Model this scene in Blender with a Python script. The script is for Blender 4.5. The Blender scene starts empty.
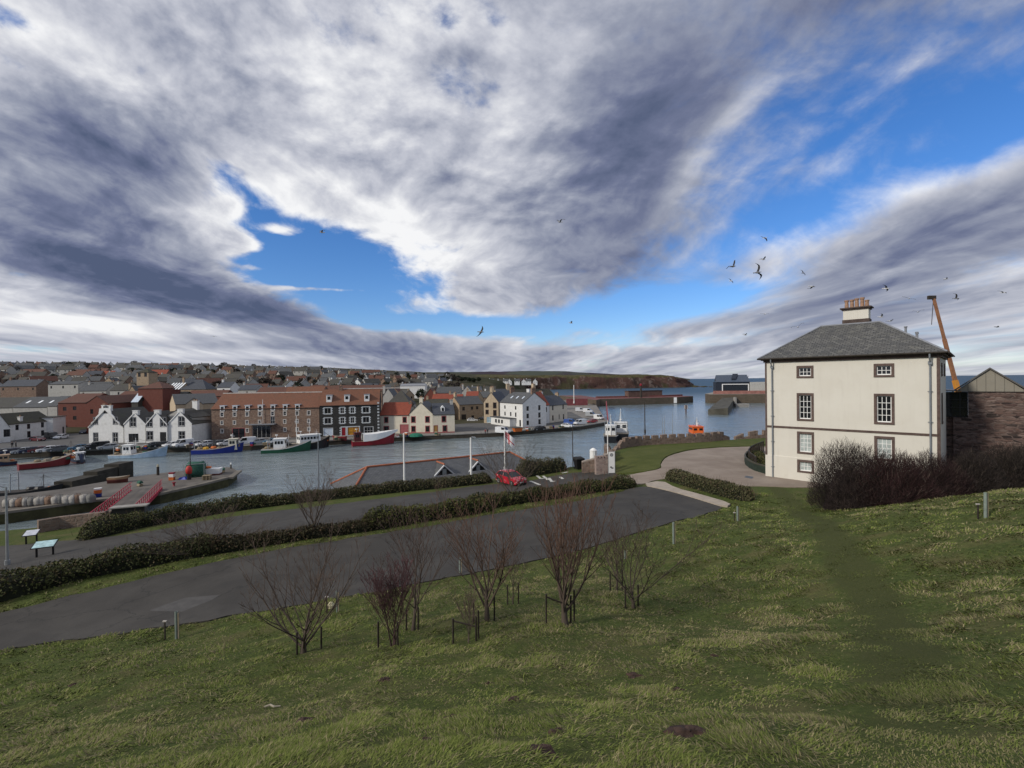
import bpy, bmesh, math, random
import numpy as np
from mathutils import Vector, Matrix

SC = bpy.context.scene
COL = SC.collection
R = math.radians
rng = random.Random(7)

# ------------------------------------------------------------------ camera
F = 470.0                       # focal length in pixels at 1024 wide
CAMZ = 17.5                     # metres above the harbour water
PITCH = math.atan(3.0 / F)      # looking very slightly down
ROLL = 0.0126
cam_d = bpy.data.cameras.new('camera')
cam_d.sensor_width = 36.0
cam_d.lens = 36.0 * F / 1024.0
cam_d.clip_start = 0.05
cam_d.clip_end = 60000.0
cam = bpy.data.objects.new('camera', cam_d)
COL.objects.link(cam)
_M = Matrix.Rotation(R(90) - PITCH, 4, 'X') @ Matrix.Rotation(-ROLL, 4, 'Z')
_M.translation = Vector((0, 0, CAMZ))
cam.matrix_world = _M
SC.camera = cam
_right = Vector(_M.col[0][:3]); _up = Vector(_M.col[1][:3]); _fwd = -Vector(_M.col[2][:3])


def ray(px, py):
    d = _right * ((px - 512) / F) + _up * ((384 - py) / F) + _fwd
    return d / d.y              # per metre of depth along y


def D(px, py, z=1.4):
    """the point of the place seen at a pixel of the survey photo, on the level plane z"""
    d = ray(px, py)
    t = (z - CAMZ) / d.z
    return Vector((d.x * t, t, z))


def Dd(px, py, dist):
    d = ray(px, py)
    return Vector((d.x * dist, dist, CAMZ + d.z * dist))


# ------------------------------------------------------------------ shader helper
class S:
    """a float socket with arithmetic"""
    def __init__(self, nt, sock): self.nt, self.k = nt, sock
    def _m(self, op, *a, clamp=False):
        n = self.nt.nodes.new('ShaderNodeMath'); n.operation = op; n.use_clamp = clamp
        for i, x in enumerate((self,) + a):
            if isinstance(x, S): self.nt.links.new(x.k, n.inputs[i])
            else: n.inputs[i].default_value = float(x)
        return S(self.nt, n.outputs[0])
    def __add__(s, o): return s._m('ADD', o)
    __radd__ = __add__
    def __sub__(s, o): return s._m('SUBTRACT', o)
    def __rsub__(s, o): return (s * -1.0) + o
    def __mul__(s, o): return s._m('MULTIPLY', o)
    __rmul__ = __mul__
    def __truediv__(s, o): return s._m('DIVIDE', o)
    def abs(s): return s._m('ABSOLUTE')
    def max(s, o): return s._m('MAXIMUM', o)
    def min(s, o): return s._m('MINIMUM', o)
    def exp(s): return s._m('EXPONENT')
    def pow(s, o): return s._m('POWER', o)
    def clamp(s): return s._m('ADD', 0.0, clamp=True)
    def sstep(s, a, b, lo=0.0, hi=1.0):
        n = s.nt.nodes.new('ShaderNodeMapRange'); n.interpolation_type = 'SMOOTHSTEP'
        s.nt.links.new(s.k, n.inputs[0])
        for i, v in zip((1, 2, 3, 4), (a, b, lo, hi)): n.inputs[i].default_value = v
        return S(s.nt, n.outputs[0])


def vec(nt, x, y, z=0.0):
    n = nt.nodes.new('ShaderNodeCombineXYZ')
    for i, v in enumerate((x, y, z)):
        if isinstance(v, S): nt.links.new(v.k, n.inputs[i])
        else: n.inputs[i].default_value = float(v)
    return n.outputs[0]


def nnoise(nt, v, scale=1.0, detail=5.0, rough=0.55, dist=0.0, lac=2.0, color=False):
    n = nt.nodes.new('ShaderNodeTexNoise')
    n.inputs['Scale'].default_value = scale; n.inputs['Detail'].default_value = detail
    n.inputs['Roughness'].default_value = rough; n.inputs['Distortion'].default_value = dist
    n.inputs['Lacunarity'].default_value = lac
    if v is not None: nt.links.new(v, n.inputs['Vector'])
    return n.outputs['Color'] if color else S(nt, n.outputs['Fac'])


def mixc(nt, fac, a, b):
    n = nt.nodes.new('ShaderNodeMix'); n.data_type = 'RGBA'; n.clamp_factor = True
    if isinstance(fac, S): nt.links.new(fac.k, n.inputs[0])
    else: n.inputs[0].default_value = fac
    for i, c in ((6, a), (7, b)):
        if isinstance(c, (tuple, list)): n.inputs[i].default_value = (c[0], c[1], c[2], 1)
        else: nt.links.new(c, n.inputs[i])
    return n.outputs[2]


# ------------------------------------------------------------------ world: blue sky and broken cloud
SUN_AZ, SUN_EL = R(-122.0), R(30.0)     # azimuth from +Y towards +X : behind the camera, to the left
W = bpy.data.worlds.new('World'); SC.world = W
W.use_nodes = True
nt = W.node_tree; nt.nodes.clear()
out = nt.nodes.new('ShaderNodeOutputWorld'); bg = nt.nodes.new('ShaderNodeBackground')
nt.links.new(bg.outputs[0], out.inputs[0])
SKY_STR = 0.10
bg.inputs[1].default_value = SKY_STR
sky = nt.nodes.new('ShaderNodeTexSky'); sky.sky_type = 'NISHITA'; sky.sun_disc = False
sky.sun_elevation = SUN_EL; sky.sun_rotation = SUN_AZ
sky.altitude = 20; sky.air_density = 1.0; sky.dust_density = 0.3; sky.ozone_density = 3.0
tc = nt.nodes.new('ShaderNodeTexCoord')
sp = nt.nodes.new('ShaderNodeSeparateXYZ'); nt.links.new(tc.outputs['Generated'], sp.inputs[0])
dx, dy, dz = (S(nt, sp.outputs[i]) for i in range(3))
zc = dz.max(0.0)
ay = dy.abs().max(0.02)
s_, t_ = dx / ay, zc / ay                 # bearings: tangent of azimuth, tangent of height
qx, qy = dx / (zc + 0.10), dy / (zc + 0.10)   # cloud layer seen from below


def blob(px, py, rx, ry, ang, amp):
    """a soft patch of the cloud layer, centred on a bearing"""
    a = R(ang); c, sn = math.cos(a), math.sin(a)
    u0, v0 = (px - 512) / F, (381 - py) / F
    du, dv = s_ - u0, t_ - v0
    u = (du * c + dv * sn) * (F / rx)
    v = (dv * c - du * sn) * (F / ry)
    return ((u * u + v * v) * -1.0).exp() * amp


wv = nnoise(nt, vec(nt, qx * 0.55, qy * 0.55, 3.1), 1.0, 3.0, 0.5, color=True)
sw = nt.nodes.new('ShaderNodeSeparateColor'); nt.links.new(wv, sw.inputs[0])
wx = (S(nt, sw.outputs[0]) - 0.5) * 0.9; wy = (S(nt, sw.outputs[1]) - 0.5) * 0.9
ux, uy = qx + wx, qy + wy
# rolls of cloud run away from the viewer and meet at the horizon ahead
ca, sa = math.cos(R(3)), math.sin(R(3))
rx_ = ux * ca + uy * sa; ry_ = uy * ca - ux * sa
n1 = nnoise(nt, vec(nt, rx_ * 1.55, ry_ * 0.50, 0.0), 1.0, 9.0, 0.54)
n1s = nnoise(nt, vec(nt, rx_ * 1.55 + 0.14, ry_ * 0.50 - 0.02, 0.0), 1.0, 6.0, 0.50)
n2 = nnoise(nt, vec(nt, ux * 4.2, uy * 1.3, 7.7), 1.0, 7.0, 0.6)
n3 = nnoise(nt, vec(nt, ux * 7.0, uy * 7.0, 2.7), 1.0, 6.0, 0.62)
# billows of even size over the whole dome
dirv = tc.outputs['Generated']
wsc = nt.nodes.new('ShaderNodeVectorMath'); wsc.operation = 'MULTIPLY_ADD'
nt.links.new(wv, wsc.inputs[0]); wsc.inputs[1].default_value = (0.22, 0.22, 0.22); nt.links.new(dirv, wsc.inputs[2])
msc = nt.nodes.new('ShaderNodeMapping'); msc.inputs['Rotation'].default_value = (0, R(-22), 0); msc.inputs['Scale'].default_value = (0.75, 1.0, 1.35)
nt.links.new(wsc.outputs[0], msc.inputs[0])
n4 = nnoise(nt, msc.outputs[0], 6.5, 9.0, 0.58)
osh = nt.nodes.new('ShaderNodeVectorMath'); osh.operation = 'ADD'; nt.links.new(msc.outputs[0], osh.inputs[0]); osh.inputs[1].default_value = (-0.012, 0.0, 0.022)
n4s = nnoise(nt, osh.outputs[0], 6.5, 6.0, 0.55)
n5 = nnoise(nt, msc.outputs[0], 21.0, 6.0, 0.6)
hi = t_.sstep(0.03, 0.22)
#  fine layers close to the horizon
lay = nnoise(nt, vec(nt, s_ * 1.5, t_ * 19.0, 1.3), 1.0, 6.0, 0.6, 0.5)

COVER = [  # px, py, rx, ry, angle, amount
    (312, 262, 84, 44, -14, -0.95), (232, 172, 34, 16, -40, -0.30), (258, 214, 62, 30, -40, -0.30),
    (470, 326, 130, 12, -3, -0.60), (325, 122, 22, 14, -40, -0.16), (385, 345, 60, 9, -8, -0.2),
    (900, 185, 220, 32, 22, -0.46), (880, 140, 240, 70, 20, -0.36), (1010, 118, 90, 40, 22, -0.12), (745, 235, 70, 34, 30, -0.22),
    (690, 302, 92, 20, 5, -0.85), (600, 316, 60, 12, 0, -0.4),
    (18, 14, 36, 14, -30, -0.30), (30, 62, 34, 13, -30, -0.22), (452, 24, 26, 15, -50, -0.20), (500, 22, 24, 14, -50, -0.16),
    (30, 345, 120, 6, 0, -0.2), (240, 238, 30, 11, -10, 0.75), (285, 228, 26, 7, -10, 0.55), (232, 205, 14, 10, 0, 0.5), (300, 268, 60, 3, -4, 0.35), (330, 287, 50, 3, -3, 0.45), (640, 345, 120, 6, 0, -0.25),
    (930, 250, 210, 58, 20, 0.42), (600, 180, 120, 120, 0, 0.25), (90, 180, 160, 110, -20, 0.35),
    (290, 325, 170, 22, -14, 0.5), (400, 180, 90, 60, -20, 0.22), (860, 70, 200, 60, 22, -0.12), (1000, 20, 120, 50, 10, -0.06),
]
cov = None
for b in COVER:
    e = blob(*b); cov = e if cov is None else cov + e
low = t_.sstep(0.02, 0.16, 1.0, 0.0)
dens = cov + 0.66 + (n1 - 0.5) * 1.05 + (n2 - 0.5) * 0.22 + hi * ((n4 - 0.5) * 1.0 + (n5 - 0.5) * 0.42) + low * (lay - 0.5) * 0.9
soft = s_.sstep(-0.15, 0.55, 3.4, 1.45)     # crisp billows on the left, thin veils on the right
alpha = ((dens - 0.43) * soft + 0.5).sstep(0.0, 1.0)

LIGHT = [
    (80, 165, 190, 85, -22, -0.36), (110, 262, 160, 40, -20, -0.34), (300, 322, 190, 24, -14, -0.42), (60, 345, 200, 20, 0, -0.12),
    (440, 352, 180, 14, -3, -0.14),
    (640, 190, 130, 120, 15, -0.36), (590, 290, 120, 46, 0, -0.36), (780, 40, 280, 90, 10, -0.36), (960, 250, 190, 44, 22, -0.30), (860, 330, 260, 30, 0, -0.08),
    (345, 205, 95, 55, -30, 0.20), (430, 255, 75, 44, -20, 0.30), (50, 40, 150, 60, -10, 0.24), (300, 90, 240, 80, -20, 0.02), (430, 120, 120, 90, 0, 0.02), (255, 200, 40, 30, 0, 0.15),
    (520, 110, 50, 130, -15, 0.26), (245, 225, 70, 50, -30, 0.30), (850, 208, 220, 17, 21, 0.40), (120, 320, 220, 12, -4, 0.52),
    (660, 330, 150, 24, 0, 0.12), (260, 352, 200, 5, -2, 0.22), (990, 20, 160, 60, 0, -0.20),
]
lit = None
for b in LIGHT:
    e = blob(*b); lit = e if lit is None else lit + e
thin = dens.sstep(0.45, 0.95, 1.0, 0.0)
shade = lit + 0.57 + thin * 0.20 + (n1 - n1s) * 1.5 + (n1 - 0.5) * -0.25 + (n2 - 0.5) * 0.30 + hi * s_.sstep(-0.2, 0.5, 1.0, 0.5) * ((n4 - n4s) * 1.9 + (n4 - 0.5) * 0.24 + (n5 - 0.5) * 0.10) + low * (lay - 0.5) * 0.75
cr = nt.nodes.new('ShaderNodeValToRGB')
E = cr.color_ramp.elements
stops = [(0.0, (.085, .112, .195)), (0.22, (.158, .184, .292)), (0.45, (.308, .336, .428)), (0.70, (.56, .578, .65)), (1.0, (.92, .925, .94))]
E[0].position, E[0].color = stops[0][0], (*stops[0][1], 1)
E[1].position, E[1].color = stops[-1][0], (*stops[-1][1], 1)
for p_, c_ in stops[1:-1]:
    e = E.new(p_); e.color = (*c_, 1)
shade = shade * 0.92 + 0.065
nt.links.new(shade.k, cr.inputs[0])
up = nt.nodes.new('ShaderNodeVectorMath'); up.operation = 'SCALE'
nt.links.new(cr.outputs[0], up.inputs[0]); up.inputs['Scale'].default_value = 1.0 / SKY_STR
hs = nt.nodes.new('ShaderNodeHueSaturation'); hs.inputs['Saturation'].default_value = 1.24; hs.inputs['Value'].default_value = 1.0
nt.links.new(sky.outputs[0], hs.inputs['Color'])
skyc = nt.nodes.new('ShaderNodeVectorMath'); skyc.operation = 'MULTIPLY'
nt.links.new(hs.outputs[0], skyc.inputs[0]); skyc.inputs[1].default_value = (1.0, 1.10, 1.38)
fin = mixc(nt, alpha, skyc.outputs[0], up.outputs[0])
nt.links.new(fin, bg.inputs[0])
W.cycles.sampling_method = 'MANUAL'; W.cycles.sample_map_resolution = 512

sun_d = bpy.data.lights.new('sun', 'SUN'); sun_d.energy = 2.6; sun_d.angle = R(6); sun_d.color = (1.0, 0.93, 0.82)
sun = bpy.data.objects.new('sun', sun_d); COL.objects.link(sun)
_sd = Vector((math.sin(SUN_AZ) * math.cos(SUN_EL), math.cos(SUN_AZ) * math.cos(SUN_EL), math.sin(SUN_EL)))
sun.rotation_euler = _sd.to_track_quat('Z', 'Y').to_euler(); sun.location = _sd * 200

VS = SC.view_settings
VS.view_transform = 'Standard'; VS.look = 'None'; VS.exposure = 0.0; VS.gamma = 1.0; VS.use_curve_mapping = False
SC.cycles.max_bounces = 5; SC.cycles.diffuse_bounces = 2; SC.cycles.glossy_bounces = 3; SC.cycles.transmission_bounces = 4
SC.cycles.transparent_max_bounces = 6; SC.cycles.caustics_reflective = False; SC.cycles.caustics_refractive = False
SC.cycles.use_denoising = True

# ------------------------------------------------------------------ object helpers
def tag(o, label=None, cat=None, group=None, kind=None):
    if label: o['label'] = label
    if cat: o['category'] = cat
    if group: o['group'] = group
    if kind: o['kind'] = kind
    return o


def empty(name, loc=(0, 0, 0), rz=0.0, label=None, cat=None, group=None):
    o = bpy.data.objects.new(name, None); COL.objects.link(o)
    o.location = loc; o.rotation_euler = (0, 0, rz); o.empty_display_size = 0.3
    return tag(o, label, cat, group)


def child(name, me, parent, loc=(0, 0, 0), rot=(0, 0, 0), scale=(1, 1, 1)):
    o = bpy.data.objects.new(name, me); COL.objects.link(o)
    o.parent = parent; o.location = loc; o.rotation_euler = rot; o.scale = scale
    return o


def copy_tree(o, parent=None):
    c = o.copy(); COL.objects.link(c); c.parent = parent
    for ch in list(o.children): copy_tree(ch, c)
    return c


class MB:
    """collects faces and writes them as one mesh, with a metric UV on every face"""
    def __init__(s): s.v = []; s.f = []; s.m = []
    def face(s, pts, m=0):
        i = len(s.v); s.v.extend(tuple(p) for p in pts); s.f.append(tuple(range(i, i + len(pts)))); s.m.append(m)
    def box(s, x0, y0, z0, x1, y1, z1, m=0):
        i = len(s.v)
        s.v += [(x0, y0, z0), (x1, y0, z0), (x1, y1, z0), (x0, y1, z0), (x0, y0, z1), (x1, y0, z1), (x1, y1, z1), (x0, y1, z1)]
        for q in ((0, 3, 2, 1), (4, 5, 6, 7), (0, 1, 5, 4), (1, 2, 6, 5), (2, 3, 7, 6), (3, 0, 4, 7)):
            s.f.append(tuple(i + k for k in q)); s.m.append(m)
    def loft(s, rings, m=0, cap0=True, cap1=True, closed=True):
        """rings: lists of points of equal length"""
        n = len(rings[0]); i0 = len(s.v)
        for r in rings: s.v.extend(tuple(p) for p in r)
        for k in range(len(rings) - 1):
            a = i0 + k * n; b = a + n
            for j in range(n if closed else n - 1):
                j2 = (j + 1) % n
                s.f.append((a + j, a + j2, b + j2, b + j)); s.m.append(m)
        if cap0 and closed: s.f.append(tuple(i0 + j for j in reversed(range(n)))); s.m.append(m)
        if cap1 and closed:
            a = i0 + (len(rings) - 1) * n
            s.f.append(tuple(a + j for j in range(n))); s.m.append(m)
    def tube(s, pts, r, n=6, m=0):
        pts = [Vector(p) for p in pts]
        rs = r if isinstance(r, (list, tuple)) else [r] * len(pts)
        rings = []
        for k, p in enumerate(pts):
            d = (pts[min(k + 1, len(pts) - 1)] - pts[max(k - 1, 0)])
            if d.length < 1e-6: d = Vector((0, 0, 1))
            d.normalize()
            a = Vector((1, 0, 0)) if abs(d.x) < 0.8 else Vector((0, 1, 0))
            e1 = d.cross(a).normalized(); e2 = d.cross(e1)
            rings.append([p + (e1 * math.cos(2 * math.pi * j / n) + e2 * math.sin(2 * math.pi * j / n)) * rs[k] for j in range(n)])
        s.loft(rings, m)
    def cyl(s, x, y, z0, z1, r0, r1=None, n=12, m=0):
        r1 = r0 if r1 is None else r1
        s.loft([[(x + r * math.cos(2 * math.pi * j / n), y + r * math.sin(2 * math.pi * j / n), z) for j in range(n)]
                for r, z in ((r0, z0), (r1, z1))], m)
    def lathe(s, prof, x=0, y=0, n=12, m=0):
        s.loft([[(x + r * math.cos(2 * math.pi * j / n), y + r * math.sin(2 * math.pi * j / n), z) for j in range(n)] for r, z in prof], m)
    def prism(s, poly, z0, z1, m=0):
        s.loft([[(x, y, z0) for x, y in poly], [(x, y, z1) for x, y in poly]], m)
    def xprism(s, poly, x0, x1, m=0):      # profile in (y,z), extruded along x
        s.loft([[(x0, y, z) for y, z in poly], [(x1, y, z) for y, z in poly]], m)
    def yprism(s, poly, y0, y1, m=0):      # profile in (x,z), extruded along y
        s.loft([[(x, y0, z) for x, z in poly], [(x, y1, z) for x, z in poly]], m)
    def mesh(s, name, mats, smooth=False, fixn=True):
        me = bpy.data.meshes.new(name)
        me.from_pydata(s.v, [], s.f)
        mats = mats if isinstance(mats, (list, tuple)) else [mats]
        for mm in mats: me.materials.append(mm)
        me.polygons.foreach_set('material_index', s.m)
        if fixn:
            bm = bmesh.new(); bm.from_mesh(me)
            bmesh.ops.recalc_face_normals(bm, faces=bm.faces[:]); bm.to_mesh(me); bm.free()
        auto_uv(me)
        if smooth: me.polygons.foreach_set('use_smooth', [True] * len(me.polygons))
        me.update(); return me
    def build(s, name, mats, parent=None, smooth=False, fixn=True, loc=(0, 0, 0), rot=(0, 0, 0)):
        return child(name, s.mesh(name, mats, smooth, fixn), parent, loc, rot)


def auto_uv(me):
    uv = me.uv_layers.new(name='UVMap')
    nl = len(me.loops)
    co = np.empty(len(me.vertices) * 3); me.vertices.foreach_get('co', co); co = co.reshape(-1, 3)
    li = np.empty(nl, dtype=np.int64); me.loops.foreach_get('vertex_index', li)
    nf = len(me.polygons)
    no = np.empty(nf * 3); me.polygons.foreach_get('normal', no); no = no.reshape(-1, 3)
    tot = np.empty(nf, dtype=np.int64); me.polygons.foreach_get('loop_total', tot)
    fn = np.repeat(no, tot, axis=0); p = co[li]
    t = np.stack([-fn[:, 1], fn[:, 0], np.zeros(nl)], 1); L = np.linalg.norm(t, axis=1)
    flat = L < 0.05
    t[flat] = (1, 0, 0); L[flat] = 1; t /= L[:, None]
    b = np.cross(fn, t); b[flat] = (0, 1, 0)
    w = np.stack([(p * t).sum(1), (p * b).sum(1)], 1)
    uv.data.foreach_set('uv', w.astype(np.float32).ravel())


# ------------------------------------------------------------------ materials
_mc = {}


def newmat(name):
    m = bpy.data.materials.new(name); m.use_nodes = True
    nt = m.node_tree; b = nt.nodes['Principled BSDF']
    b.inputs['Specular IOR Level'].default_value = 0.35
    return m, nt, b


def coords(nt, kind='Object'):
    n = nt.nodes.new('ShaderNodeTexCoord'); return n.outputs[kind]


def bump(nt, b, h, strength=0.4, dist=0.02):
    n = nt.nodes.new('ShaderNodeBump'); n.inputs['Strength'].default_value = strength; n.inputs['Distance'].default_value = dist
    nt.links.new(h.k if isinstance(h, S) else h, n.inputs['Height']); nt.links.new(n.outputs[0], b.inputs['Normal'])


def plain(name, col, rough=0.6, var=0.12, scale=2.0, metal=0.0, dirt=0.0, dirtcol=(.06, .05, .04), spec=0.35, bmp=0.0):
    """a painted or weathered surface with uneven tone"""
    if name in _mc: return _mc[name]
    m, nt, b = newmat(name)
    v = coords(nt)
    n = nnoise(nt, v, scale, 6, 0.6)
    c0 = tuple(max(0, x * (1 - var)) for x in col); c1 = tuple(min(1, x * (1 + var)) for x in col)
    c = mixc(nt, n.sstep(0.3, 0.7), c0, c1)
    if dirt:
        n2 = nnoise(nt, v, scale * 0.35, 7, 0.65, 0.4)
        c = mixc(nt, n2.sstep(0.52, 0.72) * dirt, c, dirtcol)
    nt.links.new(c, b.inputs['Base Color'])
    b.inputs['Roughness'].default_value = rough; b.inputs['Metallic'].default_value = metal
    b.inputs['Specular IOR Level'].default_value = spec
    if bmp: bump(nt, b, nnoise(nt, v, scale * 4, 5, 0.6), bmp, 0.02)
    _mc[name] = m; return m


def tiled(name, ca, cb, cm, bw, bh, mortar=0.012, off=0.5, rough=0.75, bmp=0.5, dirt=0.3, dirtcol=(.05, .05, .03), dscale=0.5, var=0.5):
    """slates, pantiles, bricks: courses laid on the metric UV"""
    if name in _mc: return _mc[name]
    m, nt, b = newmat(name)
    uv = coords(nt, 'UV'); ob = coords(nt)
    n = nt.nodes.new('ShaderNodeTexBrick')
    nt.links.new(uv, n.inputs['Vector'])
    n.inputs['Color1'].default_value = (*ca, 1); n.inputs['Color2'].default_value = (*cb, 1); n.inputs['Mortar'].default_value = (*cm, 1)
    n.inputs['Scale'].default_value = 1.0; n.inputs['Mortar Size'].default_value = mortar; n.inputs['Mortar Smooth'].default_value = 0.2
    n.inputs['Brick Width'].default_value = bw; n.inputs['Row Height'].default_value = bh; n.offset = off
    nz = nnoise(nt, ob, 1.3, 7, 0.65)
    c = mixc(nt, nz.sstep(0.35, 0.7) * var, n.outputs[0], tuple(x * 0.55 for x in ca))
    n2 = nnoise(nt, ob, dscale, 7, 0.7, 0.5)
    c = mixc(nt, n2.sstep(0.5, 0.7) * dirt, c, dirtcol)
    nt.links.new(c, b.inputs['Base Color']); b.inputs['Roughness'].default_value = rough
    inv = (S(nt, n.outputs['Fac']) * -1.0) + nnoise(nt, ob, 9, 4) * 0.4
    bump(nt, b, inv, bmp, 0.02)
    _mc[name] = m; return m


def rubble(name, cols, cm, scale=2.2, stretch=1.8, rough=0.85, dark=0.15, bmp=0.7):
    """coursed random stone on the metric UV"""
    if name in _mc: return _mc[name]
    m, nt, b = newmat(name)
    uv = coords(nt, 'UV'); mp = nt.nodes.new('ShaderNodeMapping'); mp.inputs['Scale'].default_value = (scale, scale * stretch, 1)
    nt.links.new(uv, mp.inputs[0])
    wn = nnoise(nt, uv, 1.5, 3, 0.5, color=True)
    ad = nt.nodes.new('ShaderNodeVectorMath'); ad.operation = 'MULTIPLY_ADD'
    nt.links.new(wn, ad.inputs[0]); ad.inputs[1].default_value = (0.35, 0.35, 0); nt.links.new(mp.outputs[0], ad.inputs[2])
    vo = nt.nodes.new('ShaderNodeTexVoronoi'); vo.inputs['Randomness'].default_value = 0.75; vo.inputs['Scale'].default_value = 1.0
    ve = nt.nodes.new('ShaderNodeTexVoronoi'); ve.feature = 'DISTANCE_TO_EDGE'; ve.inputs['Randomness'].default_value = 0.75; ve.inputs['Scale'].default_value = 1.0
    for q in (vo, ve): nt.links.new(ad.outputs[0], q.inputs['Vector'])
    sc = nt.nodes.new('ShaderNodeSeparateColor'); nt.links.new(vo.outputs['Color'], sc.inputs[0])
    r_ = nt.nodes.new('ShaderNodeValToRGB'); r_.color_ramp.interpolation = 'LINEAR'
    el = r_.color_ramp.elements
    el[0].color = (*cols[0], 1); el[1].color = (*cols[-1], 1)
    for i, c in enumerate(cols[1:-1]):
        e = el.new((i + 1) / (len(cols) - 1)); e.color = (*c, 1)
    nt.links.new(sc.outputs[0], r_.inputs[0])
    ed = S(nt, ve.outputs['Distance'])
    c = mixc(nt, ed.sstep(0.02, 0.09), cm, r_.outputs[0])
    nz = nnoise(nt, uv, 3.0, 7, 0.65)
    c = mixc(nt, nz.sstep(0.45, 0.75) * (dark * 2), c, tuple(x * 0.4 for x in cols[0]))
    nt.links.new(c, b.inputs['Base Color']); b.inputs['Roughness'].default_value = rough
    bump(nt, b, ed.sstep(0.0, 0.15) + nnoise(nt, uv, 14, 4) * 0.4, bmp, 0.03)
    _mc[name] = m; return m


def attrmat(name, rough=0.7, trans=0.0, spec=0.2, var=0.0):
    """leaves and blades: every blade keeps its own colour in the mesh"""
    if name in _mc: return _mc[name]
    m, nt, b = newmat(name)
    a = nt.nodes.new('ShaderNodeVertexColor'); a.layer_name = 'Col'
    nt.links.new(a.outputs[0], b.inputs['Base Color'])
    b.inputs['Roughness'].default_value = rough; b.inputs['Specular IOR Level'].default_value = spec
    _mc[name] = m; return m


def glassmat(name='window_glass', col=(.012, .014, .017), rough=0.04):
    if name in _mc: return _mc[name]
    m, nt, b = newmat(name)
    v = coords(nt)
    n = nnoise(nt, v, 1.5, 3)
    nt.links.new(mixc(nt, n, tuple(x * .6 for x in col), tuple(x * 1.5 for x in col)), b.inputs['Base Color'])
    b.inputs['Roughness'].default_value = rough; b.inputs['Specular IOR Level'].default_value = 0.5
    _mc[name] = m; return m


M = {}
M['white_paint'] = plain('white_paint', (.78, .78, .76), 0.5, 0.05)
M['white_harl'] = plain('white_harl', (.68, .68, .66), 0.85, 0.07, 1.5, dirt=0.35, dirtcol=(.38, .37, .33))
M['grey_harl'] = plain('grey_harl', (.40, .39, .36), 0.88, 0.1, 1.2, dirt=0.4, dirtcol=(.22, .21, .19))
M['cream_harl'] = plain('cream_harl', (.66, .60, .48), 0.85, 0.06, 1.2, dirt=0.3, dirtcol=(.42, .37, .28))
M['buff_harl'] = plain('buff_harl', (.46, .37, .26), 0.88, 0.1, 1.2, dirt=0.4, dirtcol=(.25, .2, .14))
M['tan_stone'] = rubble('tan_stone', [(.34, .24, .15), (.42, .31, .2), (.28, .19, .12)], (.36, .3, .22), 1.6)
M['brown_stone'] = rubble('brown_stone', [(.17, .10, .075), (.25, .16, .11), (.12, .07, .055), (.30, .21, .15)], (.23, .17, .13), 2.0)
M['black_stone'] = rubble('black_stone', [(.022, .022, .022), (.038, .037, .035), (.014, .014, .015)], (.05, .048, .045), 2.0)
M['red_stone'] = rubble('red_stone', [(.020, .015, .015), (.115, .070, .058), (.165, .110, .092), (.085, .050, .045), (.205, .150, .130), (.03, .022, .02)], (.135, .098, .086), 1.5, 3.6, dark=.3, bmp=1.0)
M['wall_stone'] = rubble('wall_stone', [(.16, .11, .085), (.25, .18, .14), (.12, .08, .065)], (.2, .16, .13), 2.2, 1.4)
M['quay_stone'] = tiled('quay_stone', (.075, .062, .045), (.05, .043, .032), (.025, .022, .018), 1.2, .45, .02, dirt=0.7, dirtcol=(.02, .024, .012))
M['slate'] = tiled('slate', (.115, .12, .125), (.075, .08, .086), (.03, .03, .032), .32, .2, .012, dirt=.25, dirtcol=(.12, .12, .10))
M['slate_pale'] = tiled('slate_pale', (.135, .14, .148), (.095, .10, .108), (.04, .04, .042), .4, .25, .015, dirt=.35, dirtcol=(.13, .13, .115))
M['slate_blue'] = tiled('slate_blue', (.085, .095, .115), (.06, .068, .082), (.03, .03, .035), .32, .2, .012, dirt=.2)
M['slate_old'] = tiled('slate_old', (.085, .080, .070), (.060, .056, .05), (.03, .03, .03), .34, .22, .012, dirt=.5, dirtcol=(.075, .08, .04))
M['pantile'] = tiled('pantile', (.235, .098, .052), (.175, .075, .043), (.08, .035, .025), .26, .32, .02, 0.0, dirt=.75, dirtcol=(.12, .072, .046))
M['pantile_red'] = tiled('pantile_red', (.33, .075, .038), (.26, .06, .034), (.1, .03, .02), .26, .32, .02, 0.0, dirt=.25, dirtcol=(.2, .07, .04))
M['pantile_old'] = tiled('pantile_old', (.17, .07, .045), (.12, .055, .04), (.05, .025, .02), .26, .32, .02, 0.0, dirt=.5, dirtcol=(.09, .065, .04))
M['moss_roof'] = tiled('moss_roof', (.06, .055, .035), (.045, .042, .03), (.02, .02, .015), .3, .25, .02, dirt=.6, dirtcol=(.07, .075, .028))
M['red_brick'] = tiled('red_brick', (.20, .048, .03), (.15, .038, .026), (.12, .06, .045), .23, .075, .01, dirt=.25, dirtcol=(.09, .03, .02))
M['red_sand'] = plain('red_sandstone_trim', (.105, .072, .062), 0.8, 0.25, 3)
M['pink_trim'] = plain('pink_trim', (.33, .10, .10), 0.7, 0.15, 3)
M['dark_wood'] = plain('dark_wood', (.035, .028, .022), 0.7, 0.3, 5)
M['black'] = plain('black_paint', (.012, .012, .013), 0.45, 0.2)
M['rubber'] = plain('rubber', (.015, .015, .015), 0.8, 0.2)
M['steel'] = plain('galvanised_steel', (.34, .36, .37), 0.45, 0.12, 4, metal=0.5)
M['grey_paint'] = plain('grey_paint', (.20, .22, .24), 0.5, 0.1)
M['concrete'] = plain('concrete', (.30, .285, .26), 0.9, 0.15, 1.5, dirt=0.5, dirtcol=(.15, .14, .12), bmp=.3)
M['glass'] = glassmat()
M['pot'] = plain('chimney_pot_clay', (.33, .20, .13), 0.8, 0.25, 6)
M['lead'] = plain('lead_flashing', (.22, .23, .25), 0.6, 0.15, 3)
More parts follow.
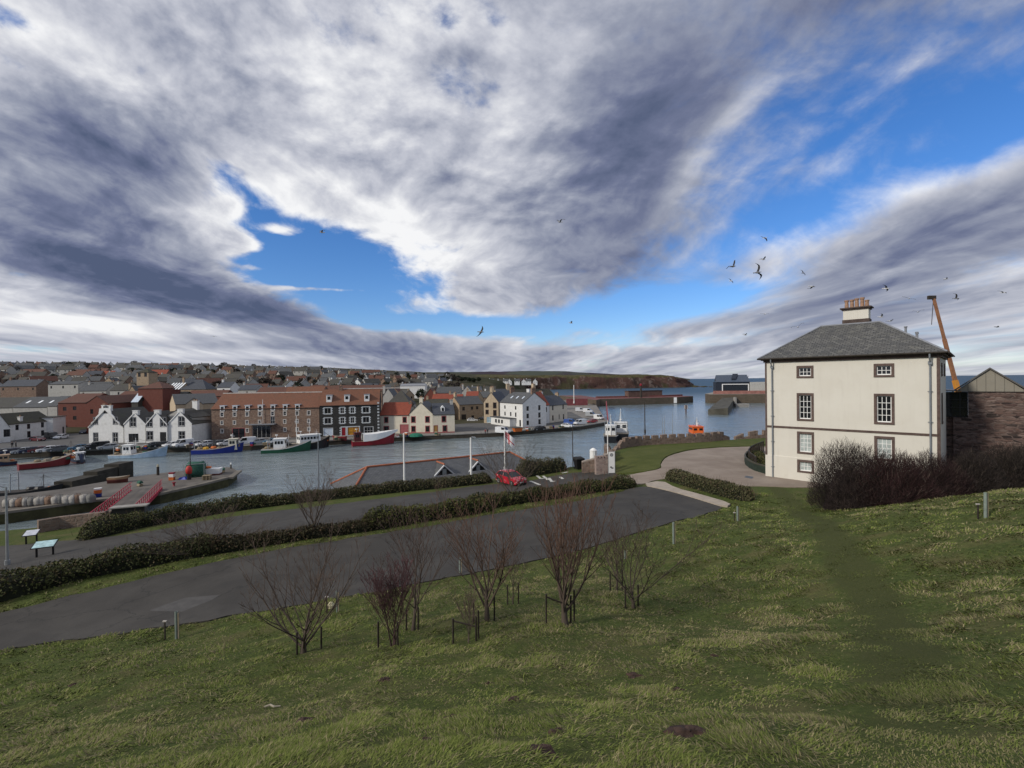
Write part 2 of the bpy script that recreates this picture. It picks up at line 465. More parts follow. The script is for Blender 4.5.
M['skylight'] = plain('skylight_glass', (.55, .62, .70), 0.1, 0.1)

# ------------------------------------------------------------------ the hill: a smooth surface through surveyed heights
_cp = []
for px, py, d in ((303, 652, 15.5), (303, 607, 22.3), (0, 700, 14.0), (0, 768, 8.2), (512, 768, 4.25), (1024, 768, 4.4), (1024, 600, 12.0),
                  (985, 515, 20.0), (1020, 490, 26.0), (830, 510, 33.0), (790, 500, 37.0), (745, 518, 33.0), (730, 503, 38.5), (674, 530, 30.0),
                  (760, 620, 15.6), (600, 700, 8.4), (512, 700, 8.3), (900, 650, 9.4), (1024, 700, 6.6), (565, 625, 15.0), (450, 650, 13.4),
                  (150, 660, 17.0), (0, 648, 19.9), (100, 600, 24.0), (300, 572, 26.6), (500, 525, 34.1), (640, 497, 41.2), (0, 600, 24.6), (300, 548, 30.6),
                  (440, 490, 51.8), (250, 515, 45.3), (60, 545, 39.2), (0, 560, 36.2), (550, 480, 54.3), (600, 472, 56.5), (560, 553, 28.3), (400, 592, 23.0)):
    _cp.append(tuple(Dd(px, py, d)))
_cp += [(0, 0, 15.9), (0, -10, 19.5), (-18, -8, 17.0), (18, -8, 18.3), (-40, 5, 9.0), (-45, 20, 6.5), (45, 10, 15.5), (60, 25, 13.5), (-60, 34, 4.0),
        (25.8, 47.8, 7.5), (35.1, 38.6, 7.6), (43.3, 46.7, 7.6), (34, 56, 7.5), (50, 34, 9.5), (60, 50, 8.5),
        (14, 62, 7.3), (19, 70, 7.3), (29, 72.5, 7.3), (41, 76, 7.4), (55, 78, 7.4), (24, 60, 7.35), (30, 62, 7.4), (17, 52, 7.25), (60, 65, 7.6), (22, 46, 7.4)]
_cp = np.array(_cp)


def _U(r2): return np.where(r2 > 1e-9, r2 * np.log(np.maximum(r2, 1e-9)), 0.0)


def _fit(P, lam):
    n = len(P); r2 = ((P[:, None, :2] - P[None, :, :2]) ** 2).sum(2)
    A = np.zeros((n + 3, n + 3)); A[:n, :n] = _U(r2) + lam * np.eye(n)
    A[:n, n] = 1; A[:n, n + 1:] = P[:, :2]; A[n, :n] = 1; A[n + 1:, :n] = P[:, :2].T
    b = np.zeros(n + 3); b[:n] = P[:, 2]
    return np.linalg.solve(A, b)


_w = _fit(_cp, 6.0)
# edge of the high ground, seen from above: the hedge bank, then the garden wall
EDGE = [(-90, 47), (-60, 47.5), (-46, 50.5), (-30, 52.5), (-18, 54.8), (-10, 56), (0, 58), (6, 60), (10, 61.5), (13, 65), (17.5, 72), (22, 74.6), (29, 76), (41, 79.5), (47, 84), (70, 86), (95, 86)]
_ex, _ey = np.array([e[0] for e in EDGE]), np.array([e[1] for e in EDGE])


def HT(x, y):
    """height of the high ground, arrays or numbers"""
    x = np.asarray(x, float); y = np.asarray(y, float); sh = x.shape
    X = x.ravel(); Y = y.ravel(); z = np.empty(len(X))
    for i in range(0, len(X), 20000):
        a, b = X[i:i + 20000], Y[i:i + 20000]
        r2 = (a[:, None] - _cp[None, :, 0]) ** 2 + (b[:, None] - _cp[None, :, 1]) ** 2
        z[i:i + 20000] = _U(r2) @ _w[:-3] + _w[-3] + _w[-2] * a + _w[-1] * b
    over = Y - np.interp(X, _ex, _ey)
    k = np.clip(over / 3.0, 0, 1); k = k * k * (3 - 2 * k)
    z = z * (1 - k) + (-2.0) * k
    return z.reshape(sh)


def H1(x, y): return float(HT(np.array([x]), np.array([y]))[0])


def hit(px, py):
    """where the surveyed bearing meets the high ground"""
    d = ray(px, py); lo = None
    ts = np.concatenate([np.linspace(1.5, 30, 300), np.linspace(30.1, 95, 500)])
    z = CAMZ + d.z * ts - HT(d.x * ts, ts)
    for i in range(1, len(ts)):
        if z[i] <= 0 < z[i - 1]:
            t = ts[i - 1] + (ts[i] - ts[i - 1]) * z[i - 1] / (z[i - 1] - z[i]); break
    else: t = ts[-1]
    return Vector((d.x * t, t, CAMZ + d.z * t))


# smooth value noise for shapes
def vnoise(x, y, seed=0):
    x = np.asarray(x, float); y = np.asarray(y, float)
    xi = np.floor(x).astype(np.int64); yi = np.floor(y).astype(np.int64); fx = x - xi; fy = y - yi
    fx = fx * fx * (3 - 2 * fx); fy = fy * fy * (3 - 2 * fy)
    def h(a, b):
        n = (a * 374761393 + b * 668265263 + seed * 974711) & 0x7fffffff
        n = ((n ^ (n >> 13)) * 1274126177) & 0x7fffffff
        return ((n ^ (n >> 16)) & 0xffff) / 65535.0
    return (h(xi, yi) * (1 - fx) + h(xi + 1, yi) * fx) * (1 - fy) + (h(xi, yi + 1) * (1 - fx) + h(xi + 1, yi + 1) * fx) * fy


def fbm(x, y, o=4, seed=0):
    t = 0; a = 0.5; s = 0
    for i in range(o):
        t = t + a * vnoise(np.asarray(x) * 2 ** i, np.asarray(y) * 2 ** i, seed + i); s += a; a *= 0.5
    return t / s


def outline(pts, world=False):
    return [(hit(*p).x, hit(*p).y) for p in pts] if not world else list(pts)


def smooth_poly(pts, n=2, closed=True):
    for _ in range(n):
        q = []
        for i in range(len(pts) if closed else len(pts) - 1):
            a = np.array(pts[i]); b = np.array(pts[(i + 1) % len(pts)])
            q += [tuple(a * .75 + b * .25), tuple(a * .25 + b * .75)]
        if not closed: q = [pts[0]] + q[1:-1] + [pts[-1]]
        pts = q
    return pts


def inside(poly, x, y):
    x = np.asarray(x); y = np.asarray(y); r = np.zeros(x.shape, bool)
    n = len(poly); j = n - 1
    for i in range(n):
        xi, yi = poly[i]; xj, yj = poly[j]
        c = ((yi > y) != (yj > y)) & (x < (xj - xi) * (y - yi) / (yj - yi + 1e-12) + xi)
        r ^= c; j = i
    return r


ROAD = smooth_poly(outline([(-120, 668), (0, 648), (100, 636), (190, 623), (303, 604), (400, 588), (500, 568), (560, 555), (620, 538), (680, 521), (728, 507),
                    (700, 499), (660, 488), (638, 486), (615, 494), (560, 504), (500, 513), (440, 524), (380, 534), (300, 546), (220, 561), (150, 577), (80, 594), (0, 613), (-110, 632)]), 2)
LROAD = smooth_poly(outline([(-90, 600), (0, 582), (60, 568), (120, 558), (200, 546), (250, 538), (330, 526), (400, 514), (480, 501), (540, 492), (600, 483), (632, 481), (618, 473),
                     (600, 470), (560, 474), (520, 483), (480, 485), (420, 494), (330, 505), (260, 513), (220, 518), (160, 530), (100, 538), (50, 542), (0, 546), (-80, 552)]), 1)
FORE = smooth_poly(outline([(612, 478), (638, 486), (660, 478), (700, 480), (730, 486), (765, 486), (798, 488), (830, 486), (800, 478), (770, 476), (748, 462), (752, 452), (790, 447),
                    (755, 446.5), (720, 447.5), (690, 450), (668, 456), (661, 463), (662, 469), (640, 473)]), 2)
KERB = smooth_poly(outline([(640, 485), (662, 481), (676, 489), (700, 495), (732, 504), (726, 508), (700, 500), (672, 492)]), 1)
LAWN = smooth_poly(outline([(612, 474), (640, 472.5), (661, 469), (660, 463), (667, 455.5), (689, 449.5), (720, 447), (760, 446), (775, 442), (740, 441.5), (700, 443.5), (655, 446.5), (632, 450), (614, 458), (606, 468)]), 1)
PATHP = [(775, 486), (790, 500), (815, 520), (840, 548), (868, 590), (895, 640), (918, 700), (940, 768), (960, 830)]
PATHW = [hit(*p) for p in PATHP[:-1]]


def path_dist(x, y):
    x = np.asarray(x); y = np.asarray(y); d = np.full(x.shape, 1e9)
    for a, b in zip(PATHW[:-1], PATHW[1:]):
        vx, vy = b.x - a.x, b.y - a.y; L = vx * vx + vy * vy
        t = np.clip(((x - a.x) * vx + (y - a.y) * vy) / L, 0, 1)
        d = np.minimum(d, np.hypot(x - a.x - t * vx, y - a.y - t * vy))
    return d


def hummock(x, y):
    """tussocks and small unevenness of the rough grass"""
    x = np.asarray(x); y = np.asarray(y)
    h = (fbm(x * 1.6, y * 1.6, 3, 5) - 0.5) * 0.16 + (fbm(x * 0.35, y * 0.35, 3, 9) - .5) * 0.35
    k = np.clip((path_dist(x, y) - 0.5) / 0.6, 0.15, 1)
    near = np.clip((38 - y) / 12, 0, 1)
    for p in (ROAD,):
        pass
    return h * k * near


_road_y = np.array(sorted([(p[0], p[1]) for p in ROAD]))


def off_road(x, y):
    """1 on open grass, 0 on the roads and close to them"""
    m = np.ones(np.asarray(x).shape)
    for p in (ROAD, LROAD, FORE, KERB, LAWN):
        e = np.full(m.shape, 1e9); q = np.array(p)
        a = q; b = np.roll(q, -1, 0)
        for (ax, ay), (bx, by) in zip(a, b):
            vx, vy = bx - ax, by - ay; L = vx * vx + vy * vy + 1e-9
            t = np.clip(((x - ax) * vx + (y - ay) * vy) / L, 0, 1)
            e = np.minimum(e, np.hypot(x - ax - t * vx, y - ay - t * vy))
        e = np.where(inside(p, x, y), 0, e)
        m = np.minimum(m, np.clip((e - 0.02) / 0.7, 0, 1))
    return m


def gridmesh(name, xs, ys, Z, mat, kind='structure', smooth=True):
    nx, ny = len(xs), len(ys)
    X, Y = np.meshgrid(xs, ys)
    v = np.stack([X.ravel(), Y.ravel(), Z.ravel()], 1).astype(np.float32)
    i = np.arange((ny - 1) * (nx - 1)); r = i // (nx - 1); c = i % (nx - 1); a = r * nx + c
    f = np.stack([a, a + 1, a + nx + 1, a + nx], 1)
    me = npmesh(name, v, f, mat); 
    if smooth: me.polygons.foreach_set('use_smooth', np.ones(len(f), bool))
    o = bpy.data.objects.new(name, me); COL.objects.link(o)
    if kind: o['kind'] = kind
    return o


def npmesh(name, v, f, mat, col=None):
    """mesh from arrays; col = one colour per vertex"""
    me = bpy.data.meshes.new(name)
    n, k = f.shape
    me.vertices.add(len(v)); me.vertices.foreach_set('co', np.asarray(v, np.float32).ravel())
    me.loops.add(n * k); me.loops.foreach_set('vertex_index', f.astype(np.int32).ravel())
    me.polygons.add(n); me.polygons.foreach_set('loop_start', np.arange(0, n * k, k, dtype=np.int32)); me.polygons.foreach_set('loop_total', np.full(n, k, np.int32))
    me.update(calc_edges=True)
    if col is not None:
        a = me.color_attributes.new('Col', 'FLOAT_COLOR', 'POINT')
        c = np.ones((len(v), 4), np.float32); c[:, :3] = col
        a.data.foreach_set('color', c.ravel())
    me.materials.append(mat)
    return me


# materials of the ground
def grass_ground():
    m, nt, b = newmat('rough_grass_ground')
    v = coords(nt)
    n = nnoise(nt, v, 0.6, 8, 0.65); n2 = nnoise(nt, v, 6.0, 6, 0.7); n3 = nnoise(nt, v, 30.0, 4, 0.7)
    c = mixc(nt, n2.sstep(0.3, 0.7), (.046, .066, .017), (.095, .115, .034))
    c = mixc(nt, n.sstep(0.45, 0.7) * 0.6, c, (.135, .112, .054))
    c = mixc(nt, n3.sstep(0.5, 0.75) * 0.5, c, (.03, .032, .014))
    wa = nt.nodes.new('ShaderNodeAttribute'); wa.attribute_name = 'wear'
    wr = (S(nt, wa.outputs['Fac']) + (n2 - .5) * .5).sstep(.25, .8)
    c = mixc(nt, wr, c, mixc(nt, n3.sstep(.35, .65), (.048, .062, .018), (.080, .082, .032)))
    nt.links.new(c, b.inputs['Base Color']); b.inputs['Roughness'].default_value = 0.95; b.inputs['Specular IOR Level'].default_value = 0.1
    bump(nt, b, n2 + n3 * 0.5, 0.9, 0.06)
    return m


def asphalt():
    m, nt, b = newmat('asphalt')
    v = coords(nt)
    n = nnoise(nt, v, 0.35, 6, 0.6, 0.5); g = nnoise(nt, v, 45, 3, 0.7); st = nnoise(nt, v, 1.3, 5, 0.6)
    c = mixc(nt, n.sstep(0.35, 0.7), (.040, .0365, .032), (.061, .056, .049))
    c = mixc(nt, g.sstep(0.55, 0.8) * 0.6, c, (.125, .115, .105))
    c = mixc(nt, st.sstep(0.56, 0.72) * 0.55, c, (.036, .034, .031))
    cv = nt.nodes.new('ShaderNodeTexVoronoi'); cv.feature = 'DISTANCE_TO_EDGE'; cv.inputs['Scale'].default_value = .22; cw = nt.nodes.new('ShaderNodeVectorMath'); cw.operation = 'MULTIPLY_ADD'
    nt.links.new(nnoise(nt, v, .5, 6, .65, color=True), cw.inputs[0]); cw.inputs[1].default_value = (3, 3, 0); nt.links.new(v, cw.inputs[2]); nt.links.new(cw.outputs[0], cv.inputs['Vector'])
    c = mixc(nt, S(nt, cv.outputs['Distance']).sstep(.004, .016, 1, 0) * .6, c, (.022, .021, .019))
    nt.links.new(c, b.inputs['Base Color']); b.inputs['Roughness'].default_value = 0.85
    bump(nt, b, g, 0.4, 0.01)
    return m


def gravel():
    m, nt, b = newmat('bound_gravel')
    v = coords(nt)
    n = nnoise(nt, v, 0.3, 7, 0.6, 0.6); g = nnoise(nt, v, 30, 4, 0.7)
    c = mixc(nt, n.sstep(0.35, 0.7), (.22, .175, .14), (.30, .25, .205))
    c = mixc(nt, g.sstep(0.5, 0.75) * 0.4, c, (.16, .125, .10))
    nt.links.new(c, b.inputs['Base Color']); b.inputs['Roughness'].default_value = 0.95
    bump(nt, b, g, 0.5, 0.01)
    return m


def lawnmat():
    m, nt, b = newmat('mown_lawn')
    v = coords(nt)
    n = nnoise(nt, v, 0.5, 7, 0.65); g = nnoise(nt, v, 14, 6, 0.7)
    c = mixc(nt, n.sstep(0.3, 0.7), (.062, .078, .020), (.092, .102, .030))
    c = mixc(nt, g.sstep(0.45, 0.75) * 0.6, c, (.125, .115, .05))
    nt.links.new(c, b.inputs['Base Color']); b.inputs['Roughness'].default_value = 0.95; b.inputs['Specular IOR Level'].default_value = 0.1
    bump(nt, b, g, 0.8, 0.05)
    return m


M['ground'] = grass_ground(); M['asphalt'] = asphalt(); M['gravel'] = gravel(); M['lawn'] = lawnmat()
M['pale_slab'] = plain('pale_paving', (.36, .31, .255), 0.9, 0.12, 2.0, dirt=.4, dirtcol=(.2, .17, .13), bmp=.3)


def lines(a, b, d0, grow):
    r = [0.0]; s = d0
    while r[-1] < b: r.append(r[-1] + s); s *= grow
    l = [0.0]; s = d0
    while l[-1] > a: l.append(l[-1] - s); s *= grow
    return np.array(sorted(set(l + r)))


gx = lines(-95, 95, 0.14, 1.0085)
gy = np.concatenate([np.arange(-16, 2, 0.8), 2 + lines(0, 20, 0.09, 1.008), np.arange(22.3, 92, 0.42)]); gy = np.array(sorted(set(np.round(gy, 3))))
GX, GY = np.meshgrid(gx, gy)
OFFR = off_road(GX, GY)
GZ = HT(GX, GY) + hummock(GX, GY) * OFFR - 0.05 * (1 - OFFR)
hill = gridmesh('hill', gx, gy, GZ, M['ground'])
_wear = hill.data.attributes.new('wear', 'FLOAT', 'POINT')
_pd = path_dist(GX, GY) + (fbm(GX * 1.3, GY * 1.3, 3, 71) - .5) * .7
_wv = np.clip((1.15 - _pd) / .9, 0, 1) * np.clip((GY - 2.5) / 6, .25, 1)
_wear.data.foreach_set('value', _wv.ravel().astype(np.float32))


def HG(x, y):
    """height of the grass surface itself"""
    return HT(x, y) + hummock(x, y) * off_road(np.asarray(x, float), np.asarray(y, float))


def ragged(poly, amp=.16, seed=1):
    P = np.array(poly + [poly[0]]); L = np.r_[0, np.cumsum(np.hypot(*np.diff(P, axis=0).T))]; t = np.arange(0, L[-1] - .2, .35)
    x = np.interp(t, L, P[:, 0]); y = np.interp(t, L, P[:, 1])
    return [(a + amp * 2 * (p - .5), b + amp * 2 * (q - .5)) for a, b, p, q in zip(x, y, fbm(t * .9, t * 0, 3, seed), fbm(t * .9, t * 0 + 7, 3, seed))]


def sheet(name, poly, mat, dz=0.0, cell=1.0, kind='structure', hf=None, rim=0.0):
    """a surface of a given outline laid over the ground"""
    bm = bmesh.new()
    vs = [bm.verts.new((x, y, 0)) for x, y in poly]
    f = bm.faces.new(vs)
    bmesh.ops.triangulate(bm, faces=[f])
    xs = [p[0] for p in poly]; ys = [p[1] for p in poly]
    for ax, (a, b) in enumerate(((min(xs), max(xs)), (min(ys), max(ys)))):
        c = math.floor(a / cell) * cell + cell
        while c < b:
            no = (1, 0, 0) if ax == 0 else (0, 1, 0); co = (c, 0, 0) if ax == 0 else (0, c, 0)
            bmesh.ops.bisect_plane(bm, geom=bm.verts[:] + bm.edges[:] + bm.faces[:], plane_co=co, plane_no=no)
            c += cell
    bmesh.ops.triangulate(bm, faces=[q for q in bm.faces if len(q.verts) > 4])
    bm.normal_update()
    bm.faces.ensure_lookup_table()
    if bm.faces[0].normal.z < 0: bmesh.ops.reverse_faces(bm, faces=bm.faces[:])
    X = np.array([v.co.x for v in bm.verts]); Y = np.array([v.co.y for v in bm.verts])
    Z = (HT(X, Y) if hf is None else hf(X, Y)) + dz
    for v, z in zip(bm.verts, Z): v.co.z = z
    if rim:
        be = [e for e in bm.edges if len(e.link_faces) == 1]
        r = bmesh.ops.extrude_edge_only(bm, edges=be)
        for v in [g for g in r['geom'] if isinstance(g, bmesh.types.BMVert)]: v.co.z -= rim
    me = bpy.data.meshes.new(name); bm.to_mesh(me); bm.free()
    me.materials.append(mat); auto_uv(me)
    o = bpy.data.objects.new(name, me); COL.objects.link(o)
    if kind: o['kind'] = kind
    return o


sheet('upper_road', ragged(ROAD, .22), M['asphalt'], 0.012, rim=.12)
sheet('lower_road', ragged(LROAD, .22, 5), M['asphalt'], 0.010, rim=.12)
sheet('forecourt', ragged(FORE, .1, 9), M['gravel'], 0.022, rim=.1)
sheet('kerb', KERB, M['pale_slab'], 0.10, rim=0.2)
sheet('lawn', LAWN, M['lawn'], 0.06, rim=0.12)
# ------------------------------------------------------------------ water
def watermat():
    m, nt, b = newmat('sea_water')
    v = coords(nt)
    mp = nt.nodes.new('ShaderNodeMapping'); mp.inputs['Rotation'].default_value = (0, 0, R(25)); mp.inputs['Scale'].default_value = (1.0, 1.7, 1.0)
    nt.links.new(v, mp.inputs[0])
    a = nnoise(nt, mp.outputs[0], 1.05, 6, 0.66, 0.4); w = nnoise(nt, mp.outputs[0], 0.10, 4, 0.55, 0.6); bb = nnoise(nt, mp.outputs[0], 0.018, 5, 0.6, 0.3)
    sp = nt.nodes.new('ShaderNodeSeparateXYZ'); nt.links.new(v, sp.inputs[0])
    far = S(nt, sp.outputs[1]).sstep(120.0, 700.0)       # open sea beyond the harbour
    c = mixc(nt, bb, (.150, .190, .205), (.20, .24, .25)); c = mixc(nt, far, c, (.035, .072, .110))  # harbour colour lifted to stand in for bright sky reflection
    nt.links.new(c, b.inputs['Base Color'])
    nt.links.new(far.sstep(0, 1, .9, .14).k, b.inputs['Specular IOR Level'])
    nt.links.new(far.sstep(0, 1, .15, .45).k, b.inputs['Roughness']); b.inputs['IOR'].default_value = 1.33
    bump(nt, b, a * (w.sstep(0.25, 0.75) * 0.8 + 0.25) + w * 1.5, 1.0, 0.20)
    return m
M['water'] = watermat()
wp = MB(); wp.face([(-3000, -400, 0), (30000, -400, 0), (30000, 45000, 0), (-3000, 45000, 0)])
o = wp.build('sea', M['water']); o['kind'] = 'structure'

# ------------------------------------------------------------------ harbour works and far land
QZ = 1.4
QUAY = [(-260, 88), (-150, 108), (-118, 117.5), (-100, 121), (-69.5, 125), (-50.5, 133.5), (-28, 142), (-3.8, 148.5), (23.7, 165), (36.5, 181)]
QUAY_BACK = [(64, 372), (40, 420), (-600, 420), (-600, 60)]


def slab(name, poly, z0, z1, mtop, mside, kind='structure', cap=0.0):
    b = MB()
    n = len(poly)
    b.face([(x, y, z1) for x, y in poly], 0)
    for i in range(n):
        (x0, y0), (x1, y1) = poly[i], poly[(i + 1) % n]
        b.face([(x0, y0, z0), (x1, y1, z0), (x1, y1, z1), (x0, y0, z1)], 1)
    me = b.mesh(name, [mtop, mside]); o = bpy.data.objects.new(name, me); COL.objects.link(o)
    if kind: o['kind'] = kind
    return o


M['quay_top'] = plain('quay_concrete', (.20, .185, .165), 0.9, 0.2, 0.25, dirt=.5, dirtcol=(.11, .10, .09))
M['pier_top'] = plain('pier_concrete', (.125, .112, .098), 0.9, 0.2, 0.35, dirt=.6, dirtcol=(.07, .062, .052))
M['weed_wall'] = plain('weedy_quay_wall', (.055, .052, .022), 0.9, 0.35, 0.8, dirt=.7, dirtcol=(.02, .02, .012), bmp=.5)
M['town_street'] = plain('town_street', (.10, .098, .095), 0.9, 0.15, 0.2, dirt=.4, dirtcol=(.06, .06, .055))
slab('quay', QUAY + QUAY_BACK, -4, QZ, M['quay_top'], M['quay_stone'])
# pale coping along the quay edge
cb = MB()
for a, b in zip(QUAY[:-1], QUAY[1:]):
    va = Vector((*a, 0)); vb = Vector((*b, 0)); d = (vb - va).normalized(); n = Vector((d.y, -d.x, 0))
    p = [va + n * .12, vb + n * .12, vb - n * .7, va - n * .7]
    cb.loft([[(q.x, q.y, QZ - .25) for q in p], [(q.x, q.y, QZ + .12) for q in p]], 0)
o = cb.build('quay_coping', M['concrete']); o['kind'] = 'structure'
# street behind the quay
st = [(a[0] - 2 + 0.0, a[1] + 7.0) for a in QUAY[1:-1]] + [(30, 190), (30, 240), (-600, 240), (-600, 100)]
slab('quay_street', st, QZ - .2, QZ + .012, M['town_street'], M['quay_stone'])

# the mole on the near side, reached by the red bridge
PIER_N = [D(237, 471, 1.5), D(228, 478, 1.5), D(200, 485, 1.5), D(160, 494, 1.5), D(90, 501, 1.5), D(0, 513, 1.5), D(-150, 530, 1.5)]
PIER_F = [D(-150, 505, 1.5), D(0, 496.5, 1.5), D(62, 489, 1.5), D(125, 478, 1.5), D(160, 473.2, 1.5), D(200, 468.8, 1.5), D(231, 467, 1.5)]
PIERP = [(p.x, p.y) for p in PIER_N + PIER_F]
slab('mole', PIERP, -4, 1.5, M['pier_top'], M['weed_wall'])
cb = MB()
for a, b in zip(PIER_N[:-1], PIER_N[1:]):
    d = (b - a).normalized(); n = Vector((-d.y, d.x, 0)); 
    if n.y > 0: n = -n
    p = [a + n * .08, b + n * .08, b - n * .8, a - n * .8]
    cb.loft([[(q.x, q.y, 1.3) for q in p], [(q.x, q.y, 1.62) for q in p]], 0)
o = cb.build('mole_coping', plain('mole_coping', (.17, .15, .125), .9, .2, .8, dirt=.5, dirtcol=(.08, .075, .05))); o['kind'] = 'structure'

# near quay under the bank
NQ = [(-56, 40), (-52, 56.5), (-44, 57), (-30, 59), (-29, 62), (-24, 66), (-8, 78), (4, 84), (12, 84), (16, 78), (40, 92), (90, 100), (90, 70), (20, 60), (-10, 44), (-40, 34)]
slab('near_quay', NQ, -4, 1.5, M['pier_top'], M['weed_wall'])

# breakwater
BW = [(54, 302), (59, 316), (112, 333), (118, 334), (134, 348), (130, 360), (112, 352), (62, 338), (58, 400), (40, 400)]
M['old_wall'] = tiled('breakwater_stone', (.135, .105, .075), (.10, .078, .055), (.05, .04, .03), 2.2, .8, .02, dirt=.5, dirtcol=(.05, .05, .02), dscale=.15)
M['red_deck'] = plain('red_deck', (.16, .062, .055), .8, .2, .3)
slab('breakwater', BW, -4, 4.6, M['red_deck'], M['old_wall'])
b = MB()   # parapet
for (x0, y0), (x1, y1) in (((60, 336), (112, 349)), ((112, 349), (129, 357))):
    d = Vector((x1 - x0, y1 - y0, 0)).normalized(); n = Vector((-d.y, d.x, 0)) * .7
    P = [(x0 - n.x, y0 - n.y), (x1 - n.x, y1 - n.y), (x1 + n.x, y1 + n.y), (x0 + n.x, y0 + n.y)]
    b.prism(P, 4.6, 5.7, 0)
o = b.build('breakwater_parapet', plain('red_parapet', (.17, .065, .058), .8, .2, .4)); o['kind'] = 'structure'

# headland: red cliffs with rough pasture on top
M['cliff'] = None
def cliffmat():
    m, nt, b = newmat('red_cliff')
    v = coords(nt)
    mp = nt.nodes.new('ShaderNodeMapping'); mp.inputs['Scale'].default_value = (1, 1, .35); nt.links.new(v, mp.inputs[0])
    n = nnoise(nt, mp.outputs[0], 0.022, 8, 0.65, 0.6); n2 = nnoise(nt, mp.outputs[0], 0.11, 7, 0.7, .3)
    c = mixc(nt, n.sstep(.35, .65), (.030, .022, .019), (.095, .052, .042))
    c = mixc(nt, n2.sstep(.5, .7) * .8, c, (.20, .16, .14))
    c = mixc(nt, nnoise(nt, v, .03, 6, .6).sstep(.52, .62) * .8, c, (.055, .052, .026))
    g = nt.nodes.new('ShaderNodeNewGeometry'); sp = nt.nodes.new('ShaderNodeSeparateXYZ'); nt.links.new(g.outputs['Normal'], sp.inputs[0])
    gr = mixc(nt, n2.sstep(.4, .6), (.055, .055, .024), (.10, .085, .04))
    c = mixc(nt, S(nt, sp.outputs[2]).sstep(.72, .9), c, gr)
    nt.links.new(c, b.inputs['Base Color']); b.inputs['Roughness'].default_value = .95; b.inputs['Specular IOR Level'].default_value = .1
    bump(nt, b, n2, 1.0, 2.0)
    return m
M['cliff'] = cliffmat()


def ridge_land(name, line, z_top, steps, mat, seed, rough_=1.0):
    """land with a steep seaward face: line = foot of the cliff, left to right; runs back in depth"""
    P = np.array(line, float)
    L = np.r_[0, np.cumsum(np.hypot(*np.diff(P, axis=0).T))]
    t = np.linspace(0, L[-1], steps)
    x = np.interp(t, L, P[:, 0]); y = np.interp(t, L, P[:, 1]); top = np.interp(t, L, z_top)
    ndx = np.gradient(x, t); ndy = np.gradient(y, t); nn = np.hypot(ndx, ndy); nx, ny = -ndy / nn, ndx / nn
    prof = [(-6, -3), (0, 0.2), (2, .10), (5, .3), (8, .52), (12, .75), (17, .93), (30, 1.0), (80, 1.06), (180, 1.12), (420, 1.15), (700, .2)]
    V = []
    for k, (off, hz) in enumerate(prof):
        j = (fbm(t * .03, t * 0 + k * 1.7, 5, seed) - .5) * 16 * min(1, k / 2.0) * rough_
        zz = top * hz if k > 1 else np.full(len(t), -3.0 if k == 0 else 0.3)
        if k > 1: zz = zz + (fbm(t * .05, t * 0 + k * 2.3, 4, seed + 3) - .5) * top * .22
        V.append(np.stack([x + nx * (off + j), y + ny * (off + j), zz], 1))
    V = np.array(V); r, n = V.shape[:2]
    i = np.arange((r - 1) * (n - 1)); a = (i // (n - 1)) * n + i % (n - 1)
    f = np.stack([a, a + 1, a + n + 1, a + n], 1)
    me = npmesh(name, V.reshape(-1, 3), f, mat)
    o = bpy.data.objects.new(name, me); COL.objects.link(o); o['kind'] = 'structure'
    return o


hl = [Dd(330, 391, 640), Dd(460, 390, 800), Dd(540, 389.3, 905), Dd(600, 388.8, 930), Dd(650, 388.0, 940), Dd(680, 387.2, 950), Dd(691, 386.6, 985), Dd(697, 386, 1060), Dd(690, 385, 1150)]
ridge_land('headland', [(p.x, p.y) for p in hl], [20, 24, 27, 27, 26, 25, 20, 10, 8], 420, M['cliff'], 4)
b = MB()
rk = random.Random(5)
bmr = bmesh.new()
for k in range(14):
    p = Dd(690 + k * 1.6, 386.2, 975 + rk.uniform(-20, 60)); s = rk.uniform(2, 8) * (1 - k / 20)
    bmesh.ops.create_icosphere(bmr, subdivisions=2, radius=1, matrix=Matrix.Translation((p.x, p.y, 0)) @ Matrix.Diagonal((s * 1.5, s * 1.2, s * .5, 1)))
for v in bmr.verts: v.co += Vector((rk.uniform(-.5, .5), rk.uniform(-.5, .5), rk.uniform(-.3, .3)))
me = bpy.data.meshes.new('headland_rocks'); bmr.to_mesh(me); bmr.free(); me.materials.append(M['cliff'])
o = bpy.data.objects.new('headland_rocks', me); COL.objects.link(o); o['kind'] = 'structure'

# far moorland hills
def moor(name, px0, px1, dist, py_top, seed, c0, c1, n=160):
    m, nt, b = newmat(name + '_cover'); v = coords(nt)
    nz = nnoise(nt, v, 0.0016, 7, .6, .5)
    nt.links.new(mixc(nt, nz.sstep(.4, .62), c0, c1), b.inputs['Base Color']); b.inputs['Roughness'].default_value = 1; b.inputs['Specular IOR Level'].default_value = 0
    xs = np.linspace(px0, px1, n); V = []
    tops = np.interp(xs, [p[0] for p in py_top], [p[1] for p in py_top])
    for k, (dm, h) in enumerate(((.80, 0), (.86, .25), (.93, .6), (1.0, 1.0), (1.1, 1.02), (1.25, .4))):
        row = []
        for x, t in zip(xs, tops):
            p = Dd(x, t, dist); q = p * dm; z = p.z * h if h else -3
            row.append((q.x, q.y, z + (float(fbm(x * .06, k * 1.3, 4, seed)) - .5) * p.z * .12 * (h > 0)))
        V.append(row)
    V = np.array(V); r, n = V.shape[:2]
    i = np.arange((r - 1) * (n - 1)); a = (i // (n - 1)) * n + i % (n - 1)
    me = npmesh(name, V.reshape(-1, 3), np.stack([a, a + 1, a + n + 1, a + n], 1), m)
    me.polygons.foreach_set('use_smooth', np.ones(len(me.polygons), bool))
    o = bpy.data.objects.new(name, me); COL.objects.link(o); o['kind'] = 'structure'


